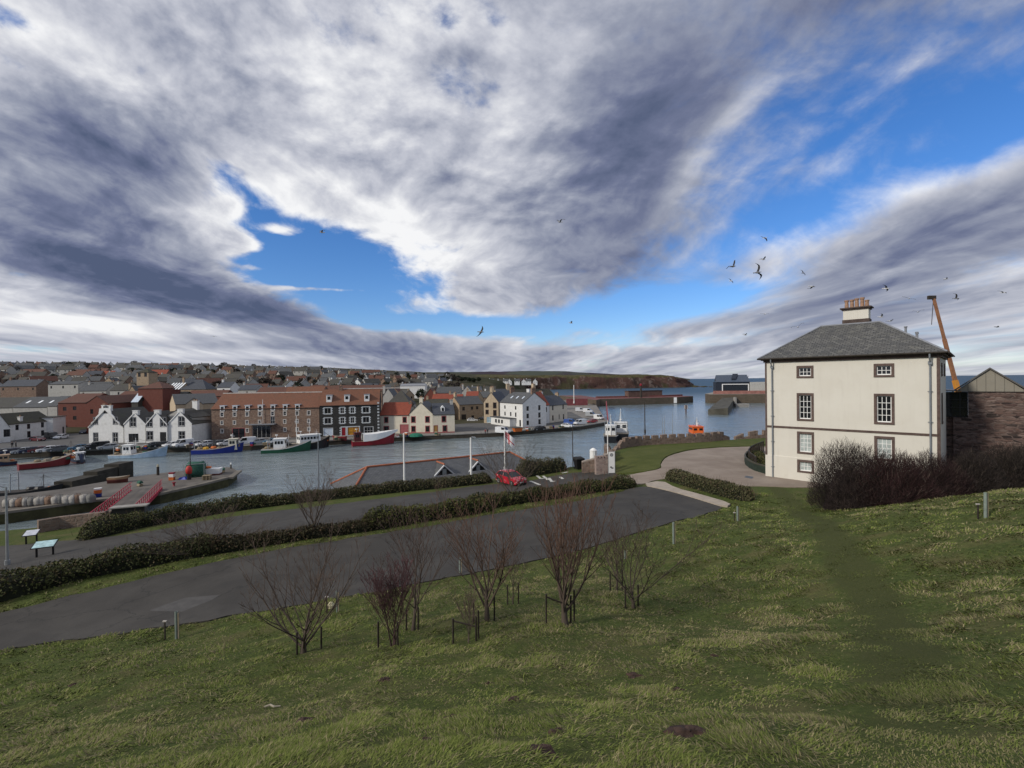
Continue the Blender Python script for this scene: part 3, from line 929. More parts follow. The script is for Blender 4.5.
moor('far_hills', 330, 690, 5200, [(330, 374), (400, 373.5), (440, 371.8), (500, 371.5), (520, 370.8), (560, 371.2), (610, 374), (640, 375.5), (660, 374.6), (690, 379)], 3, (.060, .050, .062), (.075, .085, .070))
moor('middle_hills', 300, 600, 2500, [(300, 374), (380, 374), (450, 374.5), (500, 374), (540, 376), (570, 376.5), (600, 378)], 8, (.075, .055, .055), (.055, .065, .032))

# the town's slope
TP = [(-118, 125, 1.3), (-60, 140, 1.3), (0, 160, 1.3), (30, 200, 1.3), (-150, 160, 1.6), (-60, 200, 2.5), (20, 300, 1.4), (-10, 260, 2.0), (-300, 90, 1.4), (-200, 200, 4.5), (-100, 260, 5.5), (-30, 330, 4),
      (-250, 300, 12), (-150, 360, 12), (-60, 420, 8), (10, 420, 3), (-500, 300, 17), (-450, 450, 28), (-300, 480, 25), (-180, 500, 20), (-80, 560, 15), (0, 600, 9),
      (-800, 600, 44), (-600, 650, 43), (-450, 720, 42), (-300, 760, 37), (-170, 760, 29), (-60, 780, 24), (10, 760, 15), (-1000, 900, 52), (-700, 1000, 58), (-430, 1000, 52), (-200, 1000, 38), (0, 1000, 24), (-500, 1400, 54), (-100, 1500, 40), (-1500, 800, 50), (80, 1000, 22), (100, 1400, 30)]
TP = np.array(TP, float)
_tw = _fit(TP / np.array([100, 100, 1]), 0.02)
_tp = TP / np.array([100, 100, 1])


def HTOWN(x, y):
    x = np.atleast_1d(np.asarray(x, float)) / 100; y = np.atleast_1d(np.asarray(y, float)) / 100; sh = x.shape
    a, b = x.ravel(), y.ravel()
    r2 = (a[:, None] - _tp[None, :, 0]) ** 2 + (b[:, None] - _tp[None, :, 1]) ** 2
    z = _U(r2) @ _tw[:-3] + _tw[-3] + _tw[-2] * a + _tw[-1] * b
    return z.reshape(sh)


tx = np.linspace(-1400, 110, 190); ty = np.linspace(150, 1500, 160)
TX, TY = np.meshgrid(tx, ty)
TZ = HTOWN(TX, TY) + (fbm(TX * .02, TY * .02, 4, 2) - .5) * 3 * np.clip((TY - 300) / 200, 0, 1)
# the land stops where the sea begins
coast = np.interp(TY, [150, 190, 240, 370, 420, 560, 800, 930, 1500], [20, 28, 26, 44, 30, -40, -10, 20, 90])
kk = np.clip((TX - coast) / 25, 0, 1)
TZ = TZ * (1 - kk) - 4 * kk
front = np.interp(TX, [-1400, -150, -60, 0, 40], [150, 160, 165, 185, 215])
kk = np.clip((front - TY) / 20, 0, 1); TZ = TZ * (1 - kk) + (-3) * kk
def townmat():
    m, nt, b = newmat('town_ground'); v = coords(nt)
    n = nnoise(nt, v, .02, 7, .65); n2 = nnoise(nt, v, .12, 6, .7)
    c = mixc(nt, n.sstep(.4, .6), (.040, .042, .020), (.075, .068, .045)); c = mixc(nt, n2.sstep(.5, .7) * .6, c, (.05, .045, .038))
    nt.links.new(c, b.inputs['Base Color']); b.inputs['Roughness'].default_value = 1; b.inputs['Specular IOR Level'].default_value = .05; return m
gridmesh('town_slope', tx, ty, TZ, townmat())

# ------------------------------------------------------------------ buildings
_wincache = {}


def window_mesh(w, h, nx, nz, frame, pane, bar=0.05, fr=0.07, depth=0.06):
    key = (round(w, 2), round(h, 2), nx, nz, frame.name, pane.name, bar)
    if key in _wincache: return _wincache[key]
    b = MB()
    b.box(0, 0, 0, fr, depth, h, 0); b.box(w - fr, 0, 0, w, depth, h, 0)
    b.box(fr, 0, 0, w - fr, depth, fr, 0); b.box(fr, 0, h - fr, w - fr, depth, h, 0)
    for i in range(1, nx):
        x = fr + (w - 2 * fr) * i / nx; b.box(x - bar / 2, .01, fr, x + bar / 2, depth - .012, h - fr, 0)
    for k in range(1, nz):
        z = fr + (h - 2 * fr) * k / nz; b.box(fr, .013, z - bar / 2, w - fr, depth - .009, z + bar / 2, 0)
    b.face([(fr, depth - .02, fr), (w - fr, depth - .02, fr), (w - fr, depth - .02, h - fr), (fr, depth - .02, h - fr)], 1)
    me = b.mesh('window', [frame, pane]); _wincache[key] = me
    return me


_surcache = {}


def surround_mesh(w, h, t, mat, proud=.03, quoin=False, sill=True):
    key = (round(w, 2), round(h, 2), t, mat.name, quoin)
    if key in _surcache: return _surcache[key]
    b = MB(); p = -proud; q = .1
    b.box(-t, p, 0, 0, q, h); b.box(w, p, 0, w + t, q, h)
    b.box(-t, p, h, w + t, q, h + t); b.box(-t, p - .03, -t * .9, w + t, q, -.001)
    if quoin:
        n = max(2, int(h / .32)); s = h / n
        for i in range(0, n, 2):
            b.box(-t * 2.1, p + .004, i * s, -t - .001, q, (i + 1) * s); b.box(w + t + .001, p + .004, i * s, w + t * 2.1, q, (i + 1) * s)
    me = b.mesh('window_surround', mat); _surcache[key] = me
    return me


def wall_faces(b, T, w, h, holes, m=0, reveal=.14, gable=None, mrev=None):
    """a wall in the plane of T (x along, z up, y inward) with window openings cut through it"""
    top = gable[2][1] if gable else h
    xs = sorted({0.0, w} | {v for q in holes for v in (q[0], q[0] + q[2])}); zs = sorted({-1.5, top} | {v for q in holes for v in (q[1], q[1] + q[3])})
    bm = bmesh.new() if gable else None
    for x0, x1 in zip(xs[:-1], xs[1:]):
        for z0, z1 in zip(zs[:-1], zs[1:]):
            cx, cz = (x0 + x1) / 2, (z0 + z1) / 2
            if any(q[0] < cx < q[0] + q[2] and q[1] < cz < q[1] + q[3] for q in holes): continue
            if gable: bm.faces.new([bm.verts.new(p) for p in ((x0, 0, z0), (x1, 0, z0), (x1, 0, z1), (x0, 0, z1))])
            else: b.face([T(x0, 0, z0), T(x1, 0, z0), T(x1, 0, z1), T(x0, 0, z1)], m)
    if gable:      # trim the wall to the slopes of its gable
        k = (top - h) / (w / 2)
        for co, no in (((0, 0, h), (-k, 0, 1)), ((w, 0, h), (k, 0, 1))):
            bmesh.ops.bisect_plane(bm, geom=bm.verts[:] + bm.edges[:] + bm.faces[:], plane_co=co, plane_no=no, clear_outer=True)
        for f in bm.faces: b.face([T(*v.co) for v in f.verts], m)
        bm.free()
    for q in holes:
        x0, z0, x1, z1 = q[0], q[1], q[0] + q[2], q[1] + q[3]
        for a, c in (((x0, z0), (x1, z0)), ((x1, z0), (x1, z1)), ((x1, z1), (x0, z1)), ((x0, z1), (x0, z0))):
            b.face([T(a[0], 0, a[1]), T(c[0], 0, c[1]), T(c[0], reveal, c[1]), T(a[0], reveal, a[1])], m)


def roof_solid(name, polys, th, mats, parent):
    """roof of given top surfaces, with thickness and closed eaves"""
    from collections import Counter
    b = MB(); cnt = Counter()
    key = lambda p: tuple(round(c, 3) for c in p)
    for p in polys:
        b.face(p, 0); b.face([(x, y, z - th) for x, y, z in reversed(p)], 1)
        for i in range(len(p)): cnt[frozenset((key(p[i]), key(p[(i + 1) % len(p)])))] += 1
    for p in polys:
        for i in range(len(p)):
            a, c = p[i], p[(i + 1) % len(p)]
            if cnt[frozenset((key(a), key(c)))] == 1:
                b.face([a, c, (c[0], c[1], c[2] - th), (a[0], a[1], a[2] - th)], 1)
    me = b.mesh(name, mats, fixn=False)
    return child(name, me, parent)


def chimney(parent, x, y, z0, w, d, h, mat, pots=2, potm=None, cap=None, name='chimney'):
    b = MB(); b.box(x - w / 2, y - d / 2, z0, x + w / 2, y + d / 2, z0 + h, 0)
    c = b.build(name, mat, parent)
    b = MB(); b.box(x - w / 2 - .08, y - d / 2 - .08, z0 + h + .002, x + w / 2 + .08, y + d / 2 + .08, z0 + h + .16, 0); b.build('chimney_cap', cap or mat, c)
    long_x = w >= d
    for i in range(pots):
        t = (i + .5) / pots - .5
        px_, py_ = (x + t * w * .9, y) if long_x else (x, y + t * d * .9)
        b = MB(); zz = z0 + h + .16
        b.lathe([(.13, zz), (.12, zz + .35), (.15, zz + .38), (.15, zz + .48), (.09, zz + .48)], px_, py_, 8)
        b.build('chimney_pot', potm or M['pot'], c)
    return c


def building(name, label, cat, P, ang, w, dp, he, hr, roof='u', wall='white_harl', roofm='slate', openings=None, chims=(), group=None,
             trim=None, th=.14, over=.22, crow=False, roof_trim=None, frame=None, quoin=False, sur_t=.13):
    """rectangular building; local x along the front, y into the building"""
    o = empty(name, P, ang, label, cat, group)
    openings = openings or {}
    b = MB()
    Ts = {'front': (lambda x, y, z: (x, y, z), w), 'right': (lambda x, y, z: (w - y, x, z), dp),
          'back': (lambda x, y, z: (w - x, dp - y, z), w), 'left': (lambda x, y, z: (y, dp - x, z), dp)}
    rots = {'front': 0, 'right': R(90), 'back': R(180), 'left': R(-90)}
    for side, (T, L) in Ts.items():
        holes = [(q[0], q[1], q[2], q[3]) for q in openings.get(side, ())]
        g = None
        if roof == 'u' and side in ('left', 'right'): g = [(0, he), (L, he), (L / 2, hr)]
        if roof == 'v' and side in ('front', 'back'): g = [(0, he), (L, he), (L / 2, hr)]
        if isinstance(roof, tuple): pass
        wall_faces(b, T, L, he, holes, 0, gable=g)
    b.build('wall', M[wall], o)
    rm = [M[roofm], roof_trim or M['dark_wood']]
    v = over; zt = th
    if roof == 'u':
        s = (hr - he) / (dp / 2); e = he - v * s + zt; k = v * .5
        pol = [[(-k, -v, e), (w + k, -v, e), (w + k, dp / 2, hr + zt), (-k, dp / 2, hr + zt)], [(w + k, dp + v, e), (-k, dp + v, e), (-k, dp / 2, hr + zt), (w + k, dp / 2, hr + zt)]]
    elif roof == 'v':
        s = (hr - he) / (w / 2); e = he - v * s + zt; k = v * .5
        pol = [[(-v, dp + k, e), (-v, -k, e), (w / 2, -k, hr + zt), (w / 2, dp + k, hr + zt)], [(w + v, -k, e), (w + v, dp + k, e), (w / 2, dp + k, hr + zt), (w / 2, -k, hr + zt)]]
    elif roof == 'hip':
        e = he; m = min(w, dp) / 2
        A, B, C_, D_ = (-v, -v, e), (w + v, -v, e), (w + v, dp + v, e), (-v, dp + v, e)
        if w >= dp: r0, r1 = (m, dp / 2, hr), (w - m, dp / 2, hr)
        else: r0, r1 = (w / 2, m, hr), (w / 2, dp - m, hr)
        if w >= dp: pol = [[A, B, r1, r0], [B, C_, r1], [C_, D_, r0, r1], [D_, A, r0]]
        else: pol = [[A, B, r0], [B, C_, r1, r0], [C_, D_, r1], [D_, A, r0, r1]]
        if abs(w - dp) < .02: pol = [[A, B, r0], [B, C_, r0], [C_, D_, r0], [D_, A, r0]]
    else:
        pol = [[(-v, -v, he), (w + v, -v, he), (w + v, dp + v, he), (-v, dp + v, he)]]
    ro = roof_solid('roof', pol, th, rm, o)
    for q in openings.items():
        side, lst = q; T, L = Ts[side]
        for spec in lst:
            x, z, ww, hh = spec[:4]; st = spec[4] if len(spec) > 4 else {}
            kind = st.get('kind', 'window')
            base = T(x, .0, z); rot = (0, 0, rots[side])
            iy = T(x, .07, z)
            fm = st.get('frame', frame or M['white_paint']); pm = st.get('pane', M['glass'])
            if kind == 'window': me = window_mesh(ww, hh, st.get('nx', 2), st.get('nz', 2), fm, pm, st.get('bar', .05))
            else: me = door_mesh(ww, hh, fm, st.get('lights', 0))
            wo = child(kind, me, o, iy, rot)
            if st.get('trim', trim): child('surround', surround_mesh(ww, hh, st.get('sur_t', sur_t), M[st.get('trim', trim)], quoin=st.get('quoin', quoin)), wo, (0, -.07, 0))
            if st.get('label'): wo['label'] = st['label']
    for c in chims:
        chimney(ro, *c)
    o['wx'] = w
    return o


_dc = {}


def door_mesh(w, h, mat, lights=0):
    key = (round(w, 2), round(h, 2), mat.name, lights)
    if key in _dc: return _dc[key]
    b = MB(); b.box(0, 0, 0, w, .06, h, 0)
    for i in range(3):
        for j in range(2):
            b.box(w * (.1 + .45 * j), -.02, h * (.06 + .31 * i), w * (.45 + .45 * j), -.001, h * (.31 + .31 * i), 0)
    b.box(w * .88, -.07, h * .45, w * .94, -.021, h * .49, 1)
    me = b.mesh('door', [mat, M['steel']]); _dc[key] = me
    return me


def front_of(pl, yl, pr, yr, z=QZ):
    a = D(pl, yl, z); b = D(pr, yr, z); return a, math.atan2(b.y - a.y, b.x - a.x), (b - a).length


def hgt(px, py, p):   # height above z of point p's plane for something seen at py over p
    return Dd(px, py, p.y).z - p.z


def copy_spec(spec, xs, z, w, h, **st): return [(x, z, w, h, dict(st)) for x in xs]


# ------------------------------------------------------------------ the big cream house on the right
HB = 7.5
HA = Vector((25.8, 47.8, HB)); HBp = Vector((35.1, 38.6, HB))
hang = math.atan2(HBp.y - HA.y, HBp.x - HA.x); HW = (HBp - HA).length; HD = 11.4; HE = 15.02
he = 11.56
M['house_wall'] = None
def harl():
    m, nt, b = newmat('cream_lime_harl'); v = coords(nt)
    n = nnoise(nt, v, .35, 7, .6); st = nt.nodes.new('ShaderNodeMapping'); st.inputs['Scale'].default_value = (3, 3, .25); nt.links.new(v, st.inputs[0])
    s2 = nnoise(nt, st.outputs[0], 1.0, 6, .6); g = nnoise(nt, v, 28, 4, .7)
    c = mixc(nt, n.sstep(.3, .7), (.63, .60, .53), (.67, .645, .575)); c = mixc(nt, s2.sstep(.50, .75) * .2, c, (.48, .45, .39)); n9 = nnoise(nt, v, .9, 8, .7); c = mixc(nt, n9.sstep(.56, .72) * .35, c, (.56, .525, .45))
    nt.links.new(c, b.inputs['Base Color']); b.inputs['Roughness'].default_value = .9; bump(nt, b, g, .5, .015); return m
M['house_wall'] = harl()
M['house_slate'] = tiled('house_slate', (.155, .153, .145), (.070, .072, .074), (.022, .022, .022), .42, .24, .022, dirt=.6, dirtcol=(.20, .195, .165), dscale=1.6, bmp=1.0, var=.8)
M['dark_stone_base'] = plain('weathered_brown_stone', (.075, .055, .048), .85, .3, 3)
house = empty('mansion_house', HA, hang, 'square three storey cream harled house with hipped grey slate roof on the right', 'house')
# windows: (x, z, w, h, nx, nz) on the front
FW = [(xc - .51, z, 1.02, h, 3, n) for z, h, n in ((10.12, .80, 2), (5.98, 2.30, 4), (2.78, 1.76, 4), (.95, .87, 2)) for xc in (3.48, 9.49)]
wb = MB()
Ts = {'front': (lambda x, y, z: (x, y, z), HW), 'right': (lambda x, y, z: (HW - y, x, z), HD), 'back': (lambda x, y, z: (HW - x, HD - y, z), HW), 'left': (lambda x, y, z: (y, HD - x, z), HD)}
RWn = [(3.0, 10.12, .98, .8, 3, 2), (3.0, 5.98, .98, 2.3, 3, 4), (7.5, 10.12, .98, .8, 3, 2)]
for side, (T, L) in Ts.items():
    hs_ = FW if side == 'front' else (RWn if side == 'right' else [])
    wall_faces(wb, T, L, he, [q[:4] for q in hs_], 0, reveal=.2)
wb.build('wall', M['house_wall'], house)
# plinth course, base
b = MB()
b.box(-.07, -.07, -1.2, HW + .07, -.002, 2.75); b.box(-.07, -.001, -1.2, -.002, HD, 2.75)
pb_ = MB()
# (plinth with openings for the basement windows)
pl_h = [q[:4] for q in FW if q[1] < 2]
wall_faces(pb_, lambda x, y, z: (x - .0, y - .07, z), HW + .0, 2.15, pl_h, 0, reveal=.07)
pb_.face([(0, -.07, 2.15), (HW, -.07, 2.15), (HW, -.002, 2.19), (0, -.002, 2.19)])
pb_.box(-.07, -.07, -1.2, -.001, HD, 2.18)
pb_.build('plinth', M['house_wall'], house)
b = MB(); b.box(.101, -.05, 4.98, HW - .021, -.003, 5.14); b.box(.101, -.08, 5.141, HW - .021, -.004, 5.18)
b.build('band_course', M['red_sand'], house)
# narrow dressed margins at the two front corners
b = MB(); b.box(HW - .16, -.05, 2.2, HW + .05, -.003, he - .04); b.box(HW + .003, -.002, 2.2, HW + .05, .24, he - .04); b.build('corner_margin', M['red_sand'], house)
b = MB(); b.box(-.05, -.05, 2.2, .10, -.003, he - .04); b.box(-.05, -.002, 2.2, -.003, .3, he - .04); b.build('corner_margin', M['red_sand'], house)
# eaves cornice
b = MB()
for z0, z1, o_ in ((he - .02, he + .16, .16), (he + .16, he + .34, .34)):
    b.box(-o_, -o_, z0 + .002, HW + o_, HD + o_, z1)
b.build('eaves_cornice', M['red_sand'], house)
# roof : hipped to a flat lead platform
ov = .52; z0 = he + .36; z1 = 15.2; px0, px1, py0, py1 = 3.9, 8.7, 4.7, 6.7
A, B_, C_, D_ = (-ov, -ov, z0), (HW + ov, -ov, z0), (HW + ov, HD + ov, z0), (-ov, HD + ov, z0)
a, b2, c, d = (px0, py0, z1), (px1, py0, z1), (px1, py1, z1), (px0, py1, z1)
roof = roof_solid('roof', [[A, B_, b2, a], [B_, C_, c, b2], [C_, D_, d, c], [D_, A, a, d], [a, b2, c, d]], .1, [M['house_slate'], M['red_sand']], house)
gb = MB()   # gutter
for (p, q) in (((-.5, -.6), (HW + .5, -.6)), ((HW + .6, -.5), (HW + .6, HD + .5)), ((-.6, -.5), (-.6, HD + .5))):
    gb.tube([(p[0], p[1], z0 - .03), (q[0], q[1], z0 - .03)], .075, 8)
gb.build('gutter', M['dark_wood'], roof)
hb = MB()   # lead hips and ridge
for p, q in ((A, a), (B_, b2), (C_, c), (D_, d), (a, b2), (b2, c), (d, a)):
    hb.tube([Vector(p) + Vector((0, 0, .03)), Vector(q) + Vector((0, 0, .03))], .09, 6)
hb.build('lead_ridge', M['lead'], roof)
# chimney stack with its row of pots
cx, cy = 6.75, 5.7
cb = MB(); cb.box(cx - 1.1, cy - .7, z1 - .4, cx + 1.1, cy + .7, z1 + .5, 1); cb.box(cx - 1.03, cy - .63, z1 + .502, cx + 1.03, cy + .63, z1 + 1.45, 0)
ch = cb.build('chimney', [M['house_wall'], M['dark_stone_base']], roof)
cb = MB(); cb.box(cx - 1.14, cy - .74, z1 + 1.452, cx + 1.14, cy + .74, z1 + 1.58); cb.box(cx - 1.27, cy - .87, z1 + 1.582, cx + 1.27, cy + .87, z1 + 1.70); cb.build('chimney_cope', M['dark_stone_base'], ch)
for k, (ox, hp) in enumerate(((-.82, .82), (-.40, .86), (0.02, .92), (.44, .98), (.84, .66))):
    cb = MB(); zz = z1 + 1.70
    cb.lathe([(.18, zz), (.15, zz + hp * .8), (.20, zz + hp * .84), (.20, zz + hp), (.12, zz + hp), (.11, zz + hp - .2)], cx + ox, cy + (.12 if k % 2 else -.05), 12)
    cb.build('chimney_pot', M['pot'], ch)
for (x, y, h_) in ((HW - 2.4, 3.6, .55), (HW - 1.55, 2.6, .4), (HW - 1.9, 7.5, .6)):   # little roof vents
    s = (z1 - z0) / (HW + ov - px1); zz = z0 + s * (HW + ov - x)
    vb = MB(); vb.cyl(x, y, zz - .2, zz + h_, .09, n=8); vb.cyl(x, y, zz + h_ + .002, zz + h_ + .1, .13, n=8); vb.build('vent_pipe', M['lead'], roof)
pane_dark = M['glass']; pane_blind = plain('pale_blind_behind_glass', (.42, .47, .46), .15, .25, 1.5)
for q, T, rz in [(q, 'front', 0) for q in FW] + [(q, 'right', R(90)) for q in RWn]:
    x, z, w_, h_, nx_, nz_ = q
    TT = Ts[T][0]
    pm = pane_blind if (T == 'front' and z < 5) else pane_dark
    wo = child('window', window_mesh(w_, h_, nx_, nz_, M['white_paint'], pm, .045), house, TT(x, .10, z), (0, 0, rz))
    deep = -.17 if z < 2 else -.1
    child('surround', surround_mesh(w_, h_, .20, M['red_sand'], proud=.05 if z > 2 else .09), wo, (0, -.10, 0))
    sb = MB(); sb.box(.06, -.05, -.0, w_ - .06, -.002, .09); sb.build('sill_rail', M['white_paint'], wo)
for x in (.62, HW - .56):   # cast iron drainpipes
    db = MB(); db.tube([(x, -.14, -.3), (x, -.14, he - .55), (x, -.5, he - .05), (x, -.55, he + .3)], .065, 8)
    db.box(x - .13, -.26, he - .62, x + .13, -.07, he - .36)
    zz = 1.0
    while zz < he - 1: db.cyl(x, -.14, zz, zz + .09, .088, n=8); db.box(x - .17, -.10, zz + .02, x + .17, -.075, zz + .07); zz += 2.55
    db.build('drainpipe', M['grey_paint'], house)

# stone annexe with zinc gable and dark glazed link
u = Vector((math.cos(hang), math.sin(hang), 0)); v_ = Vector((-math.sin(hang), math.cos(hang), 0))
def annex():
    gz = 7.0
    P0 = Dd(968, 391.4, 46); z_e = P0.z
    def su(px):      # distance along the front for a bearing
        k = (px - 512) / F * 1.0
        return (k * P0.y - P0.x) / (u.x - k * u.y)
    w = su(1085)
    o = empty('stone_annexe', (P0.x, P0.y, gz), hang, 'red rubble stone annexe with zinc clad gable beside the cream house', 'building')
    e = z_e - gz; ax = su(990); q_ = P0 + u * ax; ah = Dd(990, 369, q_.y).z - gz
    lx = su(955.5)
    wl = MB(); wl.box(0, 0, -1.5, w, 9, e - .06); wl.build('wall', M['red_stone'], o)
    zinc = tiled('zinc_cladding', (.245, .225, .185), (.225, .205, .17), (.12, .11, .09), .62, 30, .025, 0, rough=.5, bmp=.3, dirt=.15, dirtcol=(.2, .19, .16), var=.15)
    g = MB(); g.yprism([(lx, e), (2 * ax - lx, e), (ax, ah)], .05, 9)
    g.build('gable', zinc, o)
    g = MB()
    s = (ah - e) / (ax - lx)
    for (x0, x1) in ((lx - .25, ax), (ax, 2 * ax - lx + .3)):
        q = [(x0, e - .12 if x0 < ax else ah), (x1, ah if x0 < ax else e - .12), (x1, (ah if x0 < ax else e - .12) + .16), (x0, (e - .12 if x0 < ax else ah) + .16)]
        g.yprism(q, -.14, 9.1)
    g.build('roof', plain('dark_zinc_edge', (.09, .085, .08), .5, .15), o)
    f = MB(); f.box(lx, -.08, e - .055, w, .04, e - .005); f.build('fascia', M['black'], o)
    # glazed link
    x0 = su(944); xl = su(953); zb = Dd(945, 417.5, 46.5).z - gz
    gl = empty('glazed_link', (0, 0, 0)); gl.parent = o
    fb = MB(); fr = .09
    cols = [x0, x0 + (0 - x0) * .62, x0 + (0 - x0) * .66, -.02]
    for x in (x0, (x0 * .36), -.1): fb.box(x, .25, zb, x + fr, .4, e - .07)
    for zz in (zb, zb + (e - zb) * .36, zb + (e - zb) * .66, e - .16): fb.box(x0, .262, zz, -.012, .388, zz + fr)
    fb.build('link_frame', M['black'], gl)
    pb = MB(); pb.box(x0, .33, zb, -.012, .345, e - .07); pb.build('pane', M['glass'], gl)
    lb = MB(); lb.box(xl, .0, -1.5, -.004, 4, zb - .02); lb.box(x0, .6, -1.5, xl - .004, 4, zb - .02); lb.build('link_wall', M['red_stone'], gl)
    lr = MB(); lr.box(x0 - .3, -.2, e + .0, lx, 4, e + .14); lr.build('link_roof', M['lead'], gl)
    return o
annex()

# ------------------------------------------------------------------ the harbour front
RT = dict(kind='window', nx=2, nz=2)
rail_g = 'houses along the harbour front'


def place(pl, yl, pr, yr, z=QZ):
    return front_of(pl, yl, pr, yr, z)


def row(n, w, x0, x1): return [x0 + (x1 - x0 - w) * i / (n - 1) for i in range(n)] if n > 1 else [(x0 + x1 - w) / 2]


DW = {'frame': M['dark_wood'], 'nx': 2, 'nz': 2}
BKF = {'frame': plain('dark_sash', (.06, .06, .065), .5, .1), 'nx': 2, 'nz': 2}
# 1 low white store, far left, mossy roof
a, an, w = place(4, 441.5, 53, 435.5)
building('white_store', 'low white harbour store with mossy dark roof at the far left', 'building', a, an, w, 9, 5.0, 8.0, 'u', 'white_harl', 'moss_roof',
         {'front': [(w * .22, 3.0, 1.0, 1.6, BKF), (w * .45, 3.0, 1.0, 1.6, BKF), (w * .74, 3.0, 1.0, 1.7, BKF), (w * .45, .3, 1.1, 2.0, BKF), (w * .74, .3, 1.0, 1.8, BKF)]}, [(w * .38, 1.0, 4.6, .9, .8, 2.2, M['white_harl'], 1)])
a, an, w = place(53.2, 436, 66, 433.5)
building('white_annexe', 'plain flat topped white block joined to the mossy roofed store', 'building', a, an, w, 9, 6.2, 6.2, 'flat', 'white_harl', 'slate_old', {'front': [(w * .72, .2, 1.2, 2.3, BKF)]})
a, an, w = place(-14, 444, 9.5, 442)
building('white_gable_store', 'white gabled store cut by the left edge of the view', 'building', a, an, w, 12, 4.6, 9.0, 'v', 'white_harl', 'moss_roof', {'front': [(w * .75, 1.6, 1.4, 2.2, BKF)]})

# 2 white crow stepped and gabled warehouses
def gabled(px0, px1, yb, y_e, y_r, lab, ops, shaped=False, dp=13, wallm='white_harl', roofm='slate_old'):
    a, an, w = place(px0, yb, px1, yb - .25)
    he = hgt(px0, y_e, a); hr = hgt((px0 + px1) / 2, y_r, a)
    o = building('gabled_house', lab, 'house', a, an, w, dp, he, hr, 'v', wallm, roofm, ops(w, he), over=.12, group='white gabled houses on the harbour')
    if shaped:
        # curved shaped gable standing above the roof
        b = MB(); m = w / 2; t = hr - he
        prof = [(0, he - .1), (0, he + .2), (w * .06, he + .35), (w * .10, he + t * .28), (w * .2, he + t * .42), (w * .24, he + t * .6), (w * .32, he + t * .75), (w * .34, hr + .3), (m, hr + .5)]
        prof = prof + [(w - x, z) for x, z in reversed(prof[:-1])] + [(w, he - .12), (m, hr - .12), (0, he - .12)][1:]
        b.yprism(prof, -.28, -.005); b.build('shaped_gable', M[wallm], o)
        chimney(o, m - .9, .5, hr - .4, .9, .7, 1.5, M[wallm], 2); chimney(o, m + .9, .5, hr - .4, .9, .7, 1.4, M[wallm], 2)
    else:
        b = MB()
        for sgn in (0, 1):
            q = [(-.1, he - .15), (w / 2, hr - .05), (w / 2, hr + .3), (-.1, he + .2)]
            if sgn: q = [(w - x, z) for x, z in q]
            b.yprism(q, -.16, -.004)
        b.build('skew', M[wallm], o)
        chimney(o, w / 2, .6, hr - .5, 1.5, .8, 1.2, M[wallm], 0)
    return o


W2 = dict(frame=M['white_paint'], nx=2, nz=2, trim='grey_trim', sur_t=.18)
M['grey_trim'] = plain('grey_trim', (.12, .12, .13), .7, .15)
gabled(89, 123.5, 443, 427.5, 409.5, 'white house with curved shaped gable and round headed attic window', lambda w, h: {'front': [
    (w * .15, 5.3, 1.1, 1.9, W2), (w * .72, 5.3, 1.1, 1.9, W2), (w * .43, 8.3, 1.3, 2.1, dict(frame=M['grey_trim'], nx=2, nz=3)), (w * .14, .2, 1.2, 2.6, W2), (w * .70, .2, 1.3, 2.6, W2)]}, True)
gabled(124.5, 145.5, 443, 424.5, 413.5, 'plain white gabled house with one large upper window', lambda w, h: {'front': [(w * .28, 4.6, 1.6, 2.5, W2), (w * .2, .2, 2.8, 2.4, dict(frame=M['grey_trim'], nx=3, nz=1))]})
gabled(146.2, 167.2, 443, 425.0, 413.0, 'white gabled house with faint painted lettering between its windows', lambda w, h: {'front': [(w * .04, 4.5, 1.5, 2.5, W2), (w * .70, 4.6, 1.5, 2.5, W2), (w * .04, .8, 1.6, 2.4, W2), (w * .66, .1, 1.8, 2.9, dict(kind='door', frame=M['black']))]})
gabled(168, 192, 442.5, 424.5, 412.0, 'rightmost white gabled house in the row, with a drainpipe at its left corner', lambda w, h: {'front': [(w * .46, 4.6, 1.6, 2.6, W2), (w * .46, .9, 1.6, 2.1, W2)]})
# faint lettering panel marks on the third gable
# grey harled return
a, an, w = place(192.6, 441.5, 210.8, 438.5)
building('harled_house', 'narrow grey harled house squeezed against the stone warehouse', 'house', a, an, w, 9, hgt(192, 417.5, a), hgt(200, 409.5, a), 'u', 'grey_harl', 'slate_old',
         {'front': [(w * .1, 4.2, 1.0, 1.9, BKF), (w * .12, .6, 1.0, 2.0, BKF), (w * .5, .3, 1.0, 1.9, BKF), (w * .76, 4.0, .9, 1.6, BKF)]}, [(w - .8, 4.0, 7.0, .9, 1.6, 4.2, M['white_harl'], 2)])
# slate roofed tan hall behind
a, an, w = place(176, 434, 219, 431)
building('stone_hall', 'tan stone hall with long grey slate roof behind the white gables', 'building', a, an, w, 14, hgt(176, 404.5, a), hgt(198, 394.5, a), 'u', 'buff_harl', 'slate', {})
a, an, w = place(186, 435, 203, 434)
building('hall_wing', 'small tan gabled wing in front of the grey slate roofed hall', 'building', a, an, w, 4, hgt(186, 404.5, a), hgt(194.5, 398.3, a), 'v', 'buff_harl', 'slate', {'front': [(w * .35, 7.2, 1.4, 1.2, BKF)]})

